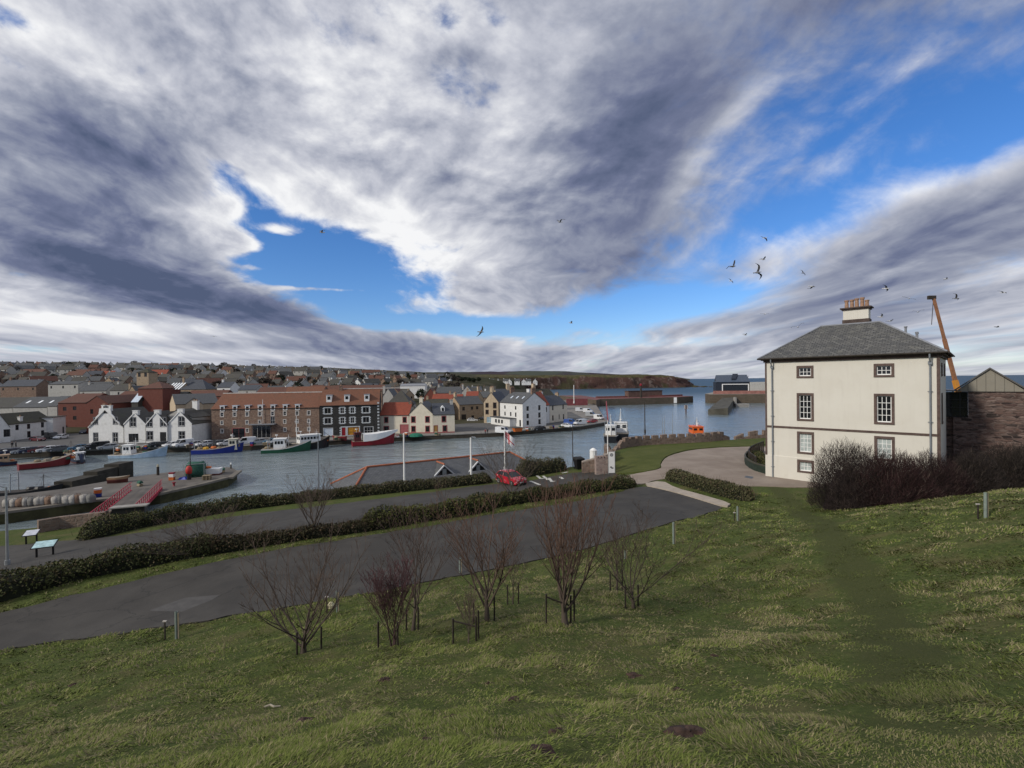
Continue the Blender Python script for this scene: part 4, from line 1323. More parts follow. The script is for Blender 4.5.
# 3 brown stone warehouse with orange pantiles
a, an, w = place(211.8, 439.5, 319.6, 436.8)
he_ = hgt(212, 409.2, a); hr_ = he_ + 4.3
WS = dict(frame=M['white_paint'], nx=1, nz=2, trim='pale_trim', sur_t=.2)
M['pale_trim'] = plain('pale_window_trim', (.50, .46, .42), .8, .15)
cols = [.10, .215, .33, .447, .565, .68, .795, .905]
op = []
for k, c in enumerate(cols):
    x = c * w - .5
    op.append((x, 6.7, .75, 1.15, WS)); op.append((x, 4.35, .6, 1.0, WS))
    if k not in (1, 3): op.append((x, 1.9, .65, 1.0, WS))
op += [(.375 * w, .1, 5.0, 3.6, dict(frame=M['white_paint'], nx=4, nz=1, sur_t=.3, trim='red_sand')), (.19 * w, .1, 3.4, 3.0, dict(frame=M['pink_trim'], nx=2, nz=1, trim='pink_trim')), (.565 * w - .7, 4.2, 1.2, 2.2, dict(frame=M['white_paint'], nx=2, nz=2))]
op = [q for q in op if not (q[1] == 4.35 and abs(q[0] - (.565 * w - .5)) < .1) and not (q[1] == 1.9 and .37 * w - 1 < q[0] < .375 * w + 5.5)]
wh = building('stone_warehouse', 'long brown stone warehouse with orange pantile roof and small white framed windows', 'warehouse', a, an, w, 15, he_, hr_, 'u', 'brown_stone', 'pantile', {'front': op}, over=.25)
for k, c in enumerate(cols):      # little roof dormers breaking the eaves, and their attic windows
    x = c * w
    if k < 7:
        b = MB(); b.box(x - .62, -.1, he_ - .7, x + .62, .25, he_ + .9, 0); b.box(x - .4, -.13, he_ - .5, x + .4, -.101, he_ + .65, 1)
        d = b.build('dormer', [M['white_paint'], M['glass']], wh)
        b = MB(); b.yprism([(x - .78, he_ + .9), (x + .78, he_ + .9), (x + .7, he_ + 1.05), (x - .7, he_ + 1.05)], -.2, 3.0); b.build('dormer_roof', M['skylight'], d)
b = MB(); b.box(.36 * w, -2.0, 4.1, .36 * w + 7.2, -.02, 4.35); b.build('porch_canopy', M['lead'], wh)
b = MB(); b.box(-.1, 7.3, hr_ + .05, w + .1, 7.7, hr_ + .33); b.build('ridge_tiles', M['pale_trim'], wh.children[1])
b = MB(); b.cyl(.475 * w, -.3, 4.6, he_ + 2.6, .06, n=6); b.build('flue_pipe', M['white_paint'], wh)

# 4 black whinstone house with white dressed windows
a, an, w = place(320, 436.8, 379.5, 434.6)
he_ = hgt(320, 405.6, a); hr_ = he_ + 4.6
M['blk_trim'] = plain('pale_blue_grey_dressings', (.50, .53, .54), .8, .1)
WQ = dict(frame=M['white_paint'], nx=2, nz=2, trim='blk_trim', quoin=True, sur_t=.22)
WT = dict(frame=M['white_paint'], nx=2, nz=1, trim='blk_trim', quoin=True, sur_t=.22)
op = []
for z in (3.85, 6.9):
    op += [(.13 * w - .9, z, 1.9, 1.75, WT), (.375 * w - .6, z, 1.15, 1.75, WQ), (.545 * w - .6, z, 1.15, 1.75, WQ), (.77 * w - .9, z, 1.9, 1.75, WT)]
op += [(.06 * w, .3, 2.6, 2.2, dict(frame=M['white_paint'], nx=2, nz=1, pane=M['skylight'], trim='blk_trim')), (.36 * w, .1, 1.1, 2.5, dict(kind='door', frame=plain('red_door', (.28, .012, .018), .5, .1), trim='blk_trim', quoin=True, sur_t=.3)),
       (.46 * w, .2, 3.3, 2.4, dict(frame=plain('red_shutter', (.30, .012, .018), .5), nx=2, nz=1, pane=plain('amber_shop_glass', (.45, .22, .03), .3, .4, 2), trim='blk_trim', sur_t=.3)), (.74 * w, .2, 2.6, 2.3, dict(frame=M['white_paint'], nx=3, nz=2, trim='blk_trim'))]
bh = building('black_stone_house', 'black stone house with pale quoined windows, three dormers and red tiled roof', 'house', a, an, w, 14, he_, hr_, 'u', 'black_stone', 'pantile_old2' if False else 'pantile', {'front': op}, [(.31 * w, 7, hr_ - .6, .9, 1.4, 1.6, M['brown_stone'], 3)], over=.25)
for c in (.145, .445, .785):
    x = c * w; z0 = he_ + 1.45; b = MB(); b.box(x - .75, 1.2, z0 - .5, x + .75, 4.2, z0 + 1.6, 0); b.box(x - .42, 1.17, z0 + .25, x + .42, 1.199, z0 + 1.2, 1)
    d = b.build('dormer', [M['white_paint'], M['glass']], bh); b = MB(); b.box(x - .9, 1.05, z0 + 1.602, x + .9, 4.6, z0 + 1.72); b.build('dormer_roof', M['lead'], d)
b = MB()
for i in range(0, 22, 2): b.box(w - .55, -.03, i * .48, w + .03, -.003, (i + 1) * .48)
b.build('corner_quoins', M['blk_trim'], bh); bh.children[-1]['kind'] = 'thing'
b = MB(); b.box(-.1, 6.8, hr_ + .06, w + .1, 7.2, hr_ + .34); b.build('ridge_tiles', M['pale_trim'], bh.children[1])

# 5 cream houses
WP = dict(frame=M['dark_wood'], nx=2, nz=3, trim='pink_trim', sur_t=.22)
a, an, w = place(380.3, 433.6, 409.0, 433.4)
he_ = hgt(380, 415.2, a)
building('cream_house', 'cream harled house with red pantile roof and arched red pend door', 'house', a, an, w, 9, he_, hgt(394, 407.0, a) + 1.2, 'u', 'cream_harl', 'pantile_red', {'front': [
    (.16 * w, 3.5, 1.0, 1.6, WP), (.80 * w, 3.5, 1.0, 1.6, WP), (.14 * w, .7, 1.4, 1.5, WP), (.70 * w, .05, 2.5, 2.7, dict(kind='door', frame=M['pink_trim'], trim='pink_trim'))]}, [(w - .5, 4.5, he_ + 2.2, 1.0, 1.6, 1.5, M['brown_stone'], 3)])
a, an, w = place(409.4, 433.4, 433.0, 433.2)
he_ = hgt(409, 414.2, a); hr_ = hgt(420.5, 402.6, a)
gh = building('cream_gable_house', 'cream house gable with four dark windows facing the harbour', 'house', a, an, w, 11, he_, hr_, 'v', 'cream_harl', 'slate', {'front': [
    (.10 * w, 3.5, 1.1, 1.7, WP), (.70 * w, 3.5, 1.1, 1.7, WP), (.10 * w, .5, 1.1, 1.7, WP), (.70 * w, .5, 1.1, 1.7, WP)]}, [(w / 2, .6, hr_ - .4, 1.0, .9, 1.8, M['cream_harl'], 2)])
b = MB(); b.box(-.02, -.05, 0, w + .02, -.002, .32); b.build('painted_plinth', M['pink_trim'], gh)
a, an, w = place(433.2, 433.2, 454.8, 432.4)
he_ = hgt(433, 414.6, a); hr_ = hgt(444, 404.2, a)
gh = building('cream_slate_house', 'cream house with blue slate roof, small dormer and yellow door', 'house', a, an, w, 9.5, he_, hr_, 'u', 'cream_harl', 'slate_blue', {'front': [
    (.42 * w, 3.5, 1.1, 1.7, WP), (.46 * w, .5, 1.1, 1.7, WP), (.04 * w, .05, 1.1, 2.3, dict(kind='door', frame=plain('ochre_door', (.36, .20, .06), .6), trim='pink_trim'))]}, [(w - .5, 4.7, hr_ - 1.2, .9, 1.5, 2.2, M['grey_harl'], 2)])
b = MB(); b.box(-.02, -.05, 0, w + .02, -.002, .32); b.build('painted_plinth', M['pink_trim'], gh)
z0 = he_ + .9; x = .47 * w; b = MB(); b.yprism([(x - .6, z0), (x + .6, z0), (x + .6, z0 + 1.2), (x, z0 + 1.8), (x - .6, z0 + 1.2)], 1.0, 3.2, 0); b.box(x - .35, .97, z0 + .1, x + .35, .999, z0 + 1.1, 1); b.build('dormer', [M['white_paint'], M['glass']], gh)

# 6 tan houses up the street
a, an, w = place(459.5, 421.0, 483.5, 419.6)
he_ = hgt(461, 404.8, a); hr_ = hgt(470, 397.0, a)
building('tan_house', 'tan stone house with grey slate roof and dark ground floor set back from the quay', 'house', a, an + R(2), w, 10, he_, hr_, 'u', 'tan_stone', 'slate', {'front': [
    (.12 * w, 4.2, 1.2, 1.5, BKF), (.48 * w, 4.4, 1.1, 1.3, BKF), (.70 * w, 4.4, 1.1, 1.3, BKF), (.08 * w, .2, 2.2, 2.4, dict(kind='door', frame=M['dark_wood'])), (.5 * w, .6, 1.2, 1.4, BKF)],
    'left': [(3.0, 3.6, 1.0, 1.6, BKF), (3.0, .8, 1.0, 1.5, BKF)]}, [(.6, 5, hr_ - .5, .9, 1.3, 2.0, M['buff_harl'], 2)])
a, an, w = place(484.0, 423.0, 498.6, 423.2)
he_ = hgt(484, 402.0, a); hr_ = hgt(491, 392.4, a)
WD = dict(frame=M['dark_wood'], nx=2, nz=3, trim='red_sand', sur_t=.18)
tt = building('tall_tan_house', 'tall narrow tan gabled house with two chimneys and blue shop window', 'house', a, an, w, 13, he_, hr_, 'v', 'buff_harl', 'slate_blue', {'front': [
    (.14 * w, 6.1, 1.0, 1.5, WD), (.66 * w, 5.8, 1.1, 2.0, WD), (.14 * w, 3.5, 1.0, 1.5, WD), (.66 * w, 2.9, 1.1, 2.0, WD), (.18 * w, .1, 2.4, 2.3, dict(frame=M['white_paint'], nx=2, nz=1, pane=plain('blue_shop_glass', (.28, .38, .44), .2)))]},
    [(w / 2, .7, hr_ - .6, 1.0, .9, 2.4, M['buff_harl'], 2), (w * .1, 9.0, hr_ - 3.2, 1.0, .9, 5.0, M['buff_harl'], 2)])
a, an, w = place(475, 412.5, 484, 412.0)
building('tan_back_house', 'tan crow gabled house peeping over the slate roof beside the tall tan gable', 'house', a, an, w, 8, hgt(475, 399, a), hgt(480, 391.5, a), 'v', 'buff_harl', 'slate', {'front': []}, [(w * .5, 1, hgt(480, 392.0, a), 1.1, .9, 2.6, M['buff_harl'], 2)])

# 7 white inn
WN = dict(frame=M['dark_wood'], nx=2, nz=3)
a = D(500.3, 424.0); c = D(522.8, 427.2); e = D(548.5, 424.4)
an = math.atan2(c.y - a.y, c.x - a.x); w = (c - a).length
he_ = hgt(522.8, 403.6, c); hr_ = he_ + 3.6
dp = 10.0
inn = building('white_inn', 'three storey white inn on the quay corner with slate roof and skylights', 'inn', a, an, w, dp, he_, hr_, 'u', 'white_harl', 'slate', {
    'front': [(.2 * w, 5.9, .9, 1.25, WN), (.68 * w, 5.9, .9, 1.25, WN), (.2 * w, 3.4, .9, 1.4, WN), (.46 * w, 3.4, .9, 1.5, WN), (.68 * w, 3.3, .9, 1.6, WN), (.86 * w, .1, 1.0, 2.3, dict(kind='door', frame=M['black']))],
    'right': [(1.6, 5.6, 1.0, 1.6, WN), (6.6, 5.6, 1.0, 1.8, WN), (1.6, 3.0, 1.0, 1.6, WN), (6.6, 3.0, 1.0, 1.8, WN), (1.6, .6, 1.0, 1.6, WN), (6.6, .6, 1.0, 1.8, WN)]}, [(w - .7, 5.0, hr_ - .5, 1.0, 1.6, 2.0, M['brown_stone'], 3), (.6, 5.0, hr_ - .6, 1.0, 1.6, 2.2, M['brown_stone'], 3)])
for c_ in (.3, .55, .8):
    x = c_ * w; sl = (hr_ - he_) / (dp / 2); y = 2.4; b = MB(); z = he_ + sl * y + .2
    b.loft([[(x - .4, y - .5, z - sl * .5), (x + .4, y - .5, z - sl * .5), (x + .4, y + .5, z + sl * .5), (x - .4, y + .5, z + sl * .5)], [(x - .4, y - .5, z + .08 - sl * .5), (x + .4, y - .5, z + .08 - sl * .5), (x + .4, y + .5, z + .08 + sl * .5), (x - .4, y + .5, z + .08 + sl * .5)]])
    b.build('skylight', M['skylight'], inn.children[1])
b = MB(); b.box(-2.5, -2.6, 0, w * .72, -.005, 2.7, 0)
po = b.build('porch', M['white_harl'], inn)
b = MB(); b.box(-2.8, -2.9, 2.702, w * .74, -.005, 2.9, 0); b.build('porch_roof', M['slate'], po)
for x in (.8, 3.0, 5.2): child('window', window_mesh(1.2, 1.3, 2, 2, M['grey_trim'], M['glass']), po, (x, -2.67, .8))
an2 = an + R(90)
P2 = c + Vector((math.cos(an2), math.sin(an2), 0)) * dp
e2 = D(552.5, 423.0); vr = Vector((math.cos(an2), math.sin(an2), 0))
# lower part with red roof, then cream house
a, an, w = place(537.5, 424.6, 549.6, 423.0)
he_ = hgt(549, 405.6, a)
building('red_roofed_house', 'narrow white house with steep red tiled roof beside the inn', 'house', a, an, w, 8, he_, he_ + 4.8, 'u', 'white_harl', 'pantile_red', {'front': [(.2 * w, 4.6, .9, 1.5, WN), (.66 * w, 4.3, 1.0, 1.8, WN), (.1 * w, 2.2, .8, .9, WN), (.45 * w, .1, 1.2, 2.4, dict(kind='door', frame=M['black']))]}, [(.3, 4, he_ + 2.8, 1.4, 1.2, 3.2, M['white_harl'], 0)])
a, an, w = place(549.9, 422.9, 567.3, 420.4)
he_ = hgt(550, 405.6, a); hr_ = hgt(558, 396.4, a)
building('quay_end_house', 'pale yellow house with dark slate roof at the end of the quay', 'house', a, an, w, 9, he_, hr_, 'u', 'cream_harl', 'slate_blue', {'front': [(.13 * w, 4.7, 1.0, 1.9, WN), (.72 * w, 4.7, 1.0, 1.9, WN), (.13 * w, .7, 1.0, 2.0, WN), (.5 * w, .9, .6, 1.9, WN), (.74 * w, .7, 1.0, 2.0, WN)], 'right': [(4, 4.6, 1, 1.7, WN)]}, [(.5, 4.5, hr_ - .6, 1.0, 1.6, 2.2, M['white_harl'], 3), (w - .4, 4.5, hr_ - .8, .9, 1.4, 1.6, M['tan_stone'], 2)])
# houses behind the inn
a, an, w = place(498.5, 414, 514, 413.4)
building('back_street_house', 'grey slate roofed house with tan chimney behind the white inn', 'house', a, an, w, 10, hgt(499, 399.5, a), hgt(506, 389.2, a), 'u', 'buff_harl', 'slate_blue', {}, [(w * .85, 5, hgt(506, 391, a), 1.6, 1.6, 3.2, M['buff_harl'], 3)])
a, an, w = place(514, 413, 556, 410)
building('long_slate_house', 'long mossy slate roof behind the inn and the yellow house', 'house', a, an, w, 11, hgt(514, 398.5, a), hgt(530, 389.8, a), 'u', 'buff_harl', 'moss_roof', {}, [(w * .62, 5.5, hgt(530, 391.5, a), 1.6, 1.6, 3.6, M['buff_harl'], 2)])

# ------------------------------------------------------------------ red brick halls behind the store
def behind(name, label, cat, px0, px1, dist, y_e, y_r, roof, wallm, roofm, dp, ops=None, chims=0, yb=None, skew=0.0, group=None, zg=None):
    """a building at a given distance whose eave and ridge are seen at y_e and y_r"""
    a = Dd(px0, y_e, dist); b = Dd(px1, y_e, dist); w = (b - a).length
    zg = float(HTOWN(a.x, dist + 4)[0]) - .3 if zg is None else zg
    P = Vector((a.x, dist, zg)); an = skew
    he = a.z - zg; hr = Dd((px0 + px1) / 2, y_r, dist + (dp / 2 if roof == 'u' else 0)).z - zg
    hr = max(hr, he + .8)
    ch = [(w * (.06 if i == 0 else .94), dp / 2 if roof == 'u' else 1.0, hr - .9 if roof == 'u' else hr - 2.2, .9, .8, 2.0 if roof == 'u' else 3.0, M[wallm], 2) for i in range(chims)]
    return building(name, label, cat, P, an, w, dp, max(he, 1.5), max(hr, 2.3), roof, wallm, roofm, ops or {}, ch, group)


BW_ = dict(frame=M['dark_wood'], nx=2, nz=2)
behind('brick_hall', 'red brick hall with old tiled roof behind the white annexe', 'building', 58, 86, 175, 403.0, 394.0, 'u', 'red_brick', 'pantile_old', 16, {'front': [(1.8, 7.0, 1.3, 1.4, BW_), (5.5, 7.2, 1.3, 1.4, BW_), (5.5, 3.6, 1.3, 1.4, BW_)]}, zg=1.5)
behind('brick_gable_hall', 'red brick gabled hall beside the shaped white gable', 'building', 86, 108, 160, 403.5, 396.0, 'v', 'red_brick', 'pantile_old', 24, {'front': [(1.4, 6.6, 1.0, 1.6, BW_)]}, zg=1.5)
behind('brick_long_hall', 'long brown tiled roof on low red brick between gable and tower', 'building', 108, 139, 176, 402.5, 391.5, 'u', 'red_brick', 'pantile_old', 16, zg=1.5)
t_ = behind('brick_tower', 'square red brick tower with shallow tiled hip roof', 'tower', 138, 162.5, 168, 388.5, 381.5, 'hip', 'red_brick', 'pantile_old', 9, {'front': [(.7, 10.5, 1.3, 1.2, BW_), (.7, 7.6, 1.3, 1.2, BW_)]}, zg=1.5)
g_ = behind('green_glass_hall', 'dark green clad hall with bright rooflights right of the brick tower', 'building', 162.5, 178, 172, 401.0, 392.0, 'u', 'moss_roof', 'slate_old', 12, zg=1.5)
b = MB()
for i in range(5):
    x = .6 + i * 1.05; b.face([(x, 1.0, g_.children[0].bound_box[1][2] + .9), (x + .55, 1.0, g_.children[0].bound_box[1][2] + .9), (x + .55, 5.0, g_.children[0].bound_box[1][2] + 3.3), (x, 5.0, g_.children[0].bound_box[1][2] + 3.3)])
b.build('rooflight', plain('bright_rooflight', (.85, .88, .9), .25), g_)
behind('glazed_porch_hall', 'pale glazed lean-to left of the brick tower', 'building', 131.5, 138.0, 166, 402, 391, 'u', 'slate_old', 'skylight', 8, zg=1.5)
l_ = behind('long_slate_store', 'long grey slate roof with three bright skylights above the mossy store', 'building', 13, 47, 185, 407.5, 397.2, 'u', 'grey_harl', 'slate', 15, zg=2)
he_ = float(max(v.co.z for v in l_.children[0].data.vertices)); hr_ = he_
behind('left_slate_store', 'grey slate roof with one skylight at the left edge above the white gable', 'building', -20, 12.5, 186, 408.0, 397.8, 'u', 'grey_harl', 'slate_old', 15, zg=2)
behind('pale_end_house', 'small pale rendered house end beside the long slate roof', 'house', 47.5, 57, 182, 406, 396.5, 'u', 'grey_harl', 'slate', 11, zg=2)
for o, xs in ((l_, (.18, .55, .88)),):
    wv_ = o['wx']; eave = Dd(13, 407.5, 185).z - o.location.z; rid = Dd(30, 397.2, 192).z - o.location.z; sl = (rid - eave) / 7.5
    for c_ in xs:
        x = c_ * wv_ - .4; y = 3.6; z = eave + sl * y + .2; b = MB()
        b.face([(x, y - .9, z - sl * .9), (x + .9, y - .9, z - sl * .9), (x + .9, y + .9, z + sl * .9), (x, y + .9, z + sl * .9)]); b.build('skylight', plain('bright_rooflight', (.85, .88, .9), .25), o.children[1])
for o in [o for o in COL.objects if 'wx' in o.keys()]: pass

# round church tower and rooftops, listed left to right, near to far
LIST = [
    # px0, px1, dist, eave, ridge, roof, wall, roof mat, chims, label
    (0, 36, 250, 386.5, 380.0, 'u', 'brown_stone', 'slate_blue', 1, 'long dark terrace with blue slate roof and skylights at the left edge'),
    (48, 78, 240, 384.5, 381.5, 'u', 'grey_harl', 'slate', 0, 'flat fronted grey block with wide dark window band'),
    (80, 106, 235, 391.0, 384.5, 'u', 'grey_harl', 'slate', 1, 'grey slate roofed house above the brown tiled hall'),
    (110, 127, 232, 390.5, 384.0, 'u', 'grey_harl', 'slate_old', 1, 'grey house with old slate roof left of the brick tower'),
    (128, 136, 228, 392, 386, 'v', 'tan_stone', 'slate', 1, 'small stone gable just left of the brick tower'),
    (164, 180, 240, 391, 383.5, 'u', 'tan_stone', 'slate', 0, 'tan house with sloping grey roof right of the brick tower'),
    (181, 206, 235, 389.5, 379.5, 'hip', 'tan_stone', 'slate_blue', 1, 'big tan villa with hipped blue slate roof and dark windows'),
    (185, 224, 205, 396.5, 390.5, 'u', 'red_brick', 'pantile_old', 0, 'long low brown tiled roof behind the slate roofed hall'),
    (217, 230, 240, 387.5, 382.0, 'u', 'white_harl', 'slate_blue', 1, 'white cottage with blue grey roof above the warehouse end'),
    (238, 256, 230, 390.0, 385.0, 'u', 'grey_harl', 'slate_blue', 1, 'grey cottage with pale blue slate roof over the warehouse roof'),
    (256, 284, 215, 393.5, 387.5, 'u', 'brown_stone', 'pantile_old', 0, 'brown pantiled roof peeping over the warehouse ridge at left'),
    (284, 322, 215, 393.5, 386.8, 'u', 'brown_stone', 'pantile', 0, 'brown pantiled roof peeping over the warehouse ridge at right'),
    (322, 382, 225, 391.5, 385.5, 'u', 'brown_stone', 'pantile_old', 1, 'long brown roof over the ridge of the black stone house'),
    (383, 393, 190, 396, 388.5, 'v', 'grey_harl', 'slate', 1, 'pale grey gable with chimney behind the cream houses'),
    (386, 411, 175, 405, 390.5, 'hip', 'grey_harl', 'slate_old', 0, 'tall dark steep hipped roof behind the red pantiled cream house'),
    (424, 447, 190, 403.5, 399.5, 'u', 'tan_stone', 'moss_roof', 1, 'mossy roofed house behind the cream gable'),
    (432, 448, 215, 399, 394.0, 'u', 'tan_stone', 'pantile_red', 1, 'bright orange pantile roof at left behind the mossy roof'),
    (448, 462, 212, 400, 394.5, 'u', 'tan_stone', 'pantile_red', 1, 'bright orange pantile roof behind the tan house gable'),
    (466, 478, 225, 396, 391.5, 'u', 'tan_stone', 'pantile_red', 1, 'small orange pantile roof left of the tall tan chimneys'),
    (436, 460, 240, 393.0, 387.0, 'u', 'grey_harl', 'slate', 1, 'wide grey slate roof above the orange pantiles'),
    (424, 437, 225, 397, 388.5, 'v', 'pantile_red' if False else 'red_brick', 'pantile_old', 0, 'red brick gable left of the wide grey roof'),
    (400, 425, 330, 386.0, 383.8, 'u', 'white_harl', 'lead', 0, 'long white industrial shed with flat pale roof'),
    (462, 472, 260, 392, 386, 'v', 'grey_harl', 'slate', 1, 'grey gable beside the wide grey roof'),
]
for (x0, x1, d_, ye, yr, rf, wl, rm, nc, lab) in LIST:
    ops = {}
    wpx = (x1 - x0) / F * d_
    if rf == 'u' and wpx > 6 and d_ < 260:
        he = Dd(x0, ye, d_).z - float(HTOWN(Dd(x0, ye, d_).x, d_ + 4)[0]) + .3
        n = max(1, int(wpx / 5)); 
        if he > 3.2: ops = {'front': [(x, he - 2.1, .9, 1.3, BW_) for x in row(n, .9, 1.2, wpx - 1.2)]}
    if 'villa' in lab: ops = {'front': [(x, z, 1.5, 2.0, BW_) for x in row(4, 1.5, 1.0, wpx - 1.0) for z in (1.5, 5.0)]}
    behind('church_hall' if 'shed' in lab else 'town_house', lab, 'shed' if 'shed' in lab else 'house', x0, x1, d_, ye, yr, rf, wl, rm, 9, ops, nc, group='town roofs above the harbour')
# church tower with short spire
t_ = behind('church_tower', 'weathered stone church tower with arched openings behind the brick tower', 'tower', 136.5, 148.5, 262, 372.5, 368.5, 'hip', 'tan_stone', 'moss_roof', 6.7, {'front': [(.8, 14.0, 1.5, 2.6, BW_), (4.3, 14.0, 1.5, 2.6, BW_)]})

# scattered houses up the hill
hr_rng = random.Random(11)
walls = ['grey_harl', 'brown_stone', 'tan_stone', 'brown_stone', 'brown_stone', 'white_harl', 'grey_harl', 'brown_stone']
roofs = ['slate', 'slate_old', 'slate_blue', 'slate', 'slate_old', 'slate_old', 'slate_old', 'pantile_old']
wname = {'grey_harl': 'grey rendered', 'white_harl': 'white', 'tan_stone': 'tan stone', 'brown_stone': 'brown stone', 'buff_harl': 'buff', 'cream_harl': 'cream'}
rname = {'slate': 'grey slate', 'slate_old': 'dark slate', 'slate_blue': 'blue slate', 'pantile_old': 'brown tiled', 'pantile': 'orange tiled'}
protos = {}
def far_house(x, y, wl, rm, w, d, he, hr, gable, ang, lab):
    key = (wl, rm, w, gable)
    z = float(HTOWN(x, y)[0]) - .4
    if key not in protos:
        n = 2 if not gable else 2
        ops = {'front': [(q, zz, 1.1, 1.3, BW_) for q in ((1.4, w - 2.5) if w < 9 else (1.4, w / 2 - .55, w - 2.5)) for zz in (he - 2.0,)]}
        o = building('hill_house', lab, 'house', (x, y, z), ang, w, d, he, hr, 'v' if gable else 'u', wl, rm, ops, [(w * .06 + .3, d / 2, hr - .8, .8, .7, 1.9, M[wl], 0)] if not gable else [(w / 2, 1, hr - .7, .8, .7, 1.6, M[wl], 0)], 'houses up the hillside', th=.2)
        protos[key] = o
    else:
        o = copy_tree(protos[key]); o.location = (x, y, z); o.rotation_euler = (0, 0, ang); o['label'] = lab
    return o
marks = [(30, 'above mossy store left end'), (58, 'above mossy store right end'), (85, 'above red brick hall'), (110, 'above shaped white gable'), (135, 'above plain white gable'), (163, 'above brick tower'), (190, 'above slate stone hall'), (212, 'above narrow harled house'), (240, 'above warehouse left end'), (268, 'above warehouse porch'), (295, 'above warehouse middle'), (320, 'above warehouse right end'), (350, 'above black house left half'), (385, 'above black house right half'), (410, 'above red pantiled cream house'), (440, 'above cream gable'), (600, 'above tall tan house')]
bands = [(282, 310, 'nearest row'), (325, 360, 'second row'), (375, 415, 'third row'), (440, 490, 'fourth row'), (520, 590, 'fifth row'), (620, 720, 'topmost row')]
cntr = {}
placed = []
for bi, (d0, d1, bn) in enumerate(bands):
    x = -15.0
    while x < 500:
        d_ = hr_rng.uniform(d0, d1)
        w = hr_rng.choice([7.0, 8.5, 8.5, 11.0, 15.0]); wp = w / d_ * F
        if x + wp > 455 and bi > 2: x += 30; continue
        X = (x - 512) / F * d_
        if X > -14 - (bi > 2) * 26: break
        wl = hr_rng.choice(walls); rm = hr_rng.choice(roofs)
        if w > 12: wl = 'grey_harl'; rm = hr_rng.choice(['slate_old', 'slate', 'pantile_old'])
        gable = w < 8 and hr_rng.random() < .6
        he = hr_rng.choice([3.0, 5.0]) if w < 12 else 5.0
        he = {7.0: 4.6, 8.5: 5.0, 11.0: 4.6, 15.0: 5.2}[w]; hr = he + {7.0: 3.2, 8.5: 3.4, 11.0: 3.6, 15.0: 3.6}[w]
        mk = [m for p, m in marks if x < p][0]
        k = (bn, mk); cntr[k] = cntr.get(k, 0) + 1
        ordn = ['first', 'second', 'third', 'fourth', 'fifth', 'sixth', 'seventh', 'eighth', 'ninth', 'tenth', 'eleventh'][min(cntr[k], 11) - 1]
        far_house(X, d_, wl, rm, w, 7.5, he, hr, gable, R(hr_rng.choice([hr_rng.uniform(-18, 18), hr_rng.uniform(-60, 60)])), f'{wname[wl]} {rname[rm]} house, {ordn} from left, {bn} {mk}')
        x += wp + hr_rng.uniform(1.5, 10) * (250 / d_) * (1.0 if bi < 5 else .6)
# bright terrace on the far hill, and the red roofed ones on the skyline
for i in range(11):
    px = 470 + i * 6.2 + (i % 3); p = Dd(px, 380.5, 760)
    o = far_house(p.x, p.y, 'white_harl', 'slate', 8.5 if i % 2 else 7.0, 7.5, 5.0 if i % 2 else 4.6, 8.4 if i % 2 else 7.8, i % 2 == 0, R(-10 + i), f'white far hill house, number {i + 1} from left above the tan chimneys'.replace('number ', 'terrace place '))
    o.location.z = p.z - 6
for (x0, x1, d_, ye, yr, lab) in ((92, 112, 420, 375.5, 371.0, 'long red roofed white house on the skyline, left of the church tower'), (148, 166, 430, 374.5, 369.8, 'bright red roofed house on the skyline, right of the church tower'), (20, 42, 430, 372.5, 369.3, 'low red brown roof on the skyline at far left'), (72, 92, 440, 372.5, 369.5, 'dark red roof on the skyline above the red brick hall'), (368, 384, 520, 379.5, 375.0, 'dark red brick block on the hill above the black house')):
    behind('red_roofed_villa', lab, 'house', x0, x1, d_, ye, yr, 'u', 'white_harl' if 'white' in lab else 'brown_stone', 'pantile_red' if 'bright' in lab or 'long' in lab else 'pantile_old', 8)
for (px, w_) in ((216, 5.2), (226.5, 3.4), (232, 2.6)):
    p = Dd(px, 372, 640); b = MB(); b.box(-w_ / 2, -2, -8, w_ / 2, 2, 7 if w_ > 5 else 5)
    o = b.build('chimney_stack', M['brown_stone']); o.location = p; tag(o, {5.2: 'largest square brick block standing on the skyline', 3.4: 'middle sized brick block on the skyline', 2.6: 'smallest brick block on the skyline'}[w_], 'chimney')

# ------------------------------------------------------------------ cars
def paint(name, col, rough=.25):
    k = 'car_' + name
    if k in _mc: return _mc[k]
    m, nt, b = newmat(k); v = coords(nt); n = nnoise(nt, v, 3, 5)
    nt.links.new(mixc(nt, n, tuple(c * .85 for c in col), col), b.inputs['Base Color'])
    b.inputs['Roughness'].default_value = rough; b.inputs['Coat Weight'].default_value = .5; b.inputs['Coat Roughness'].default_value = .08
    _mc[k] = m; return m


M['head'] = plain('headlamp_lens', (.75, .77, .78), .15, .05); M['tail'] = plain('tail_lamp_lens', (.35, .015, .015), .25, .1); M['rim'] = plain('wheel_rim', (.35, .36, .37), .35, .1, metal=.6)
_cars = {}


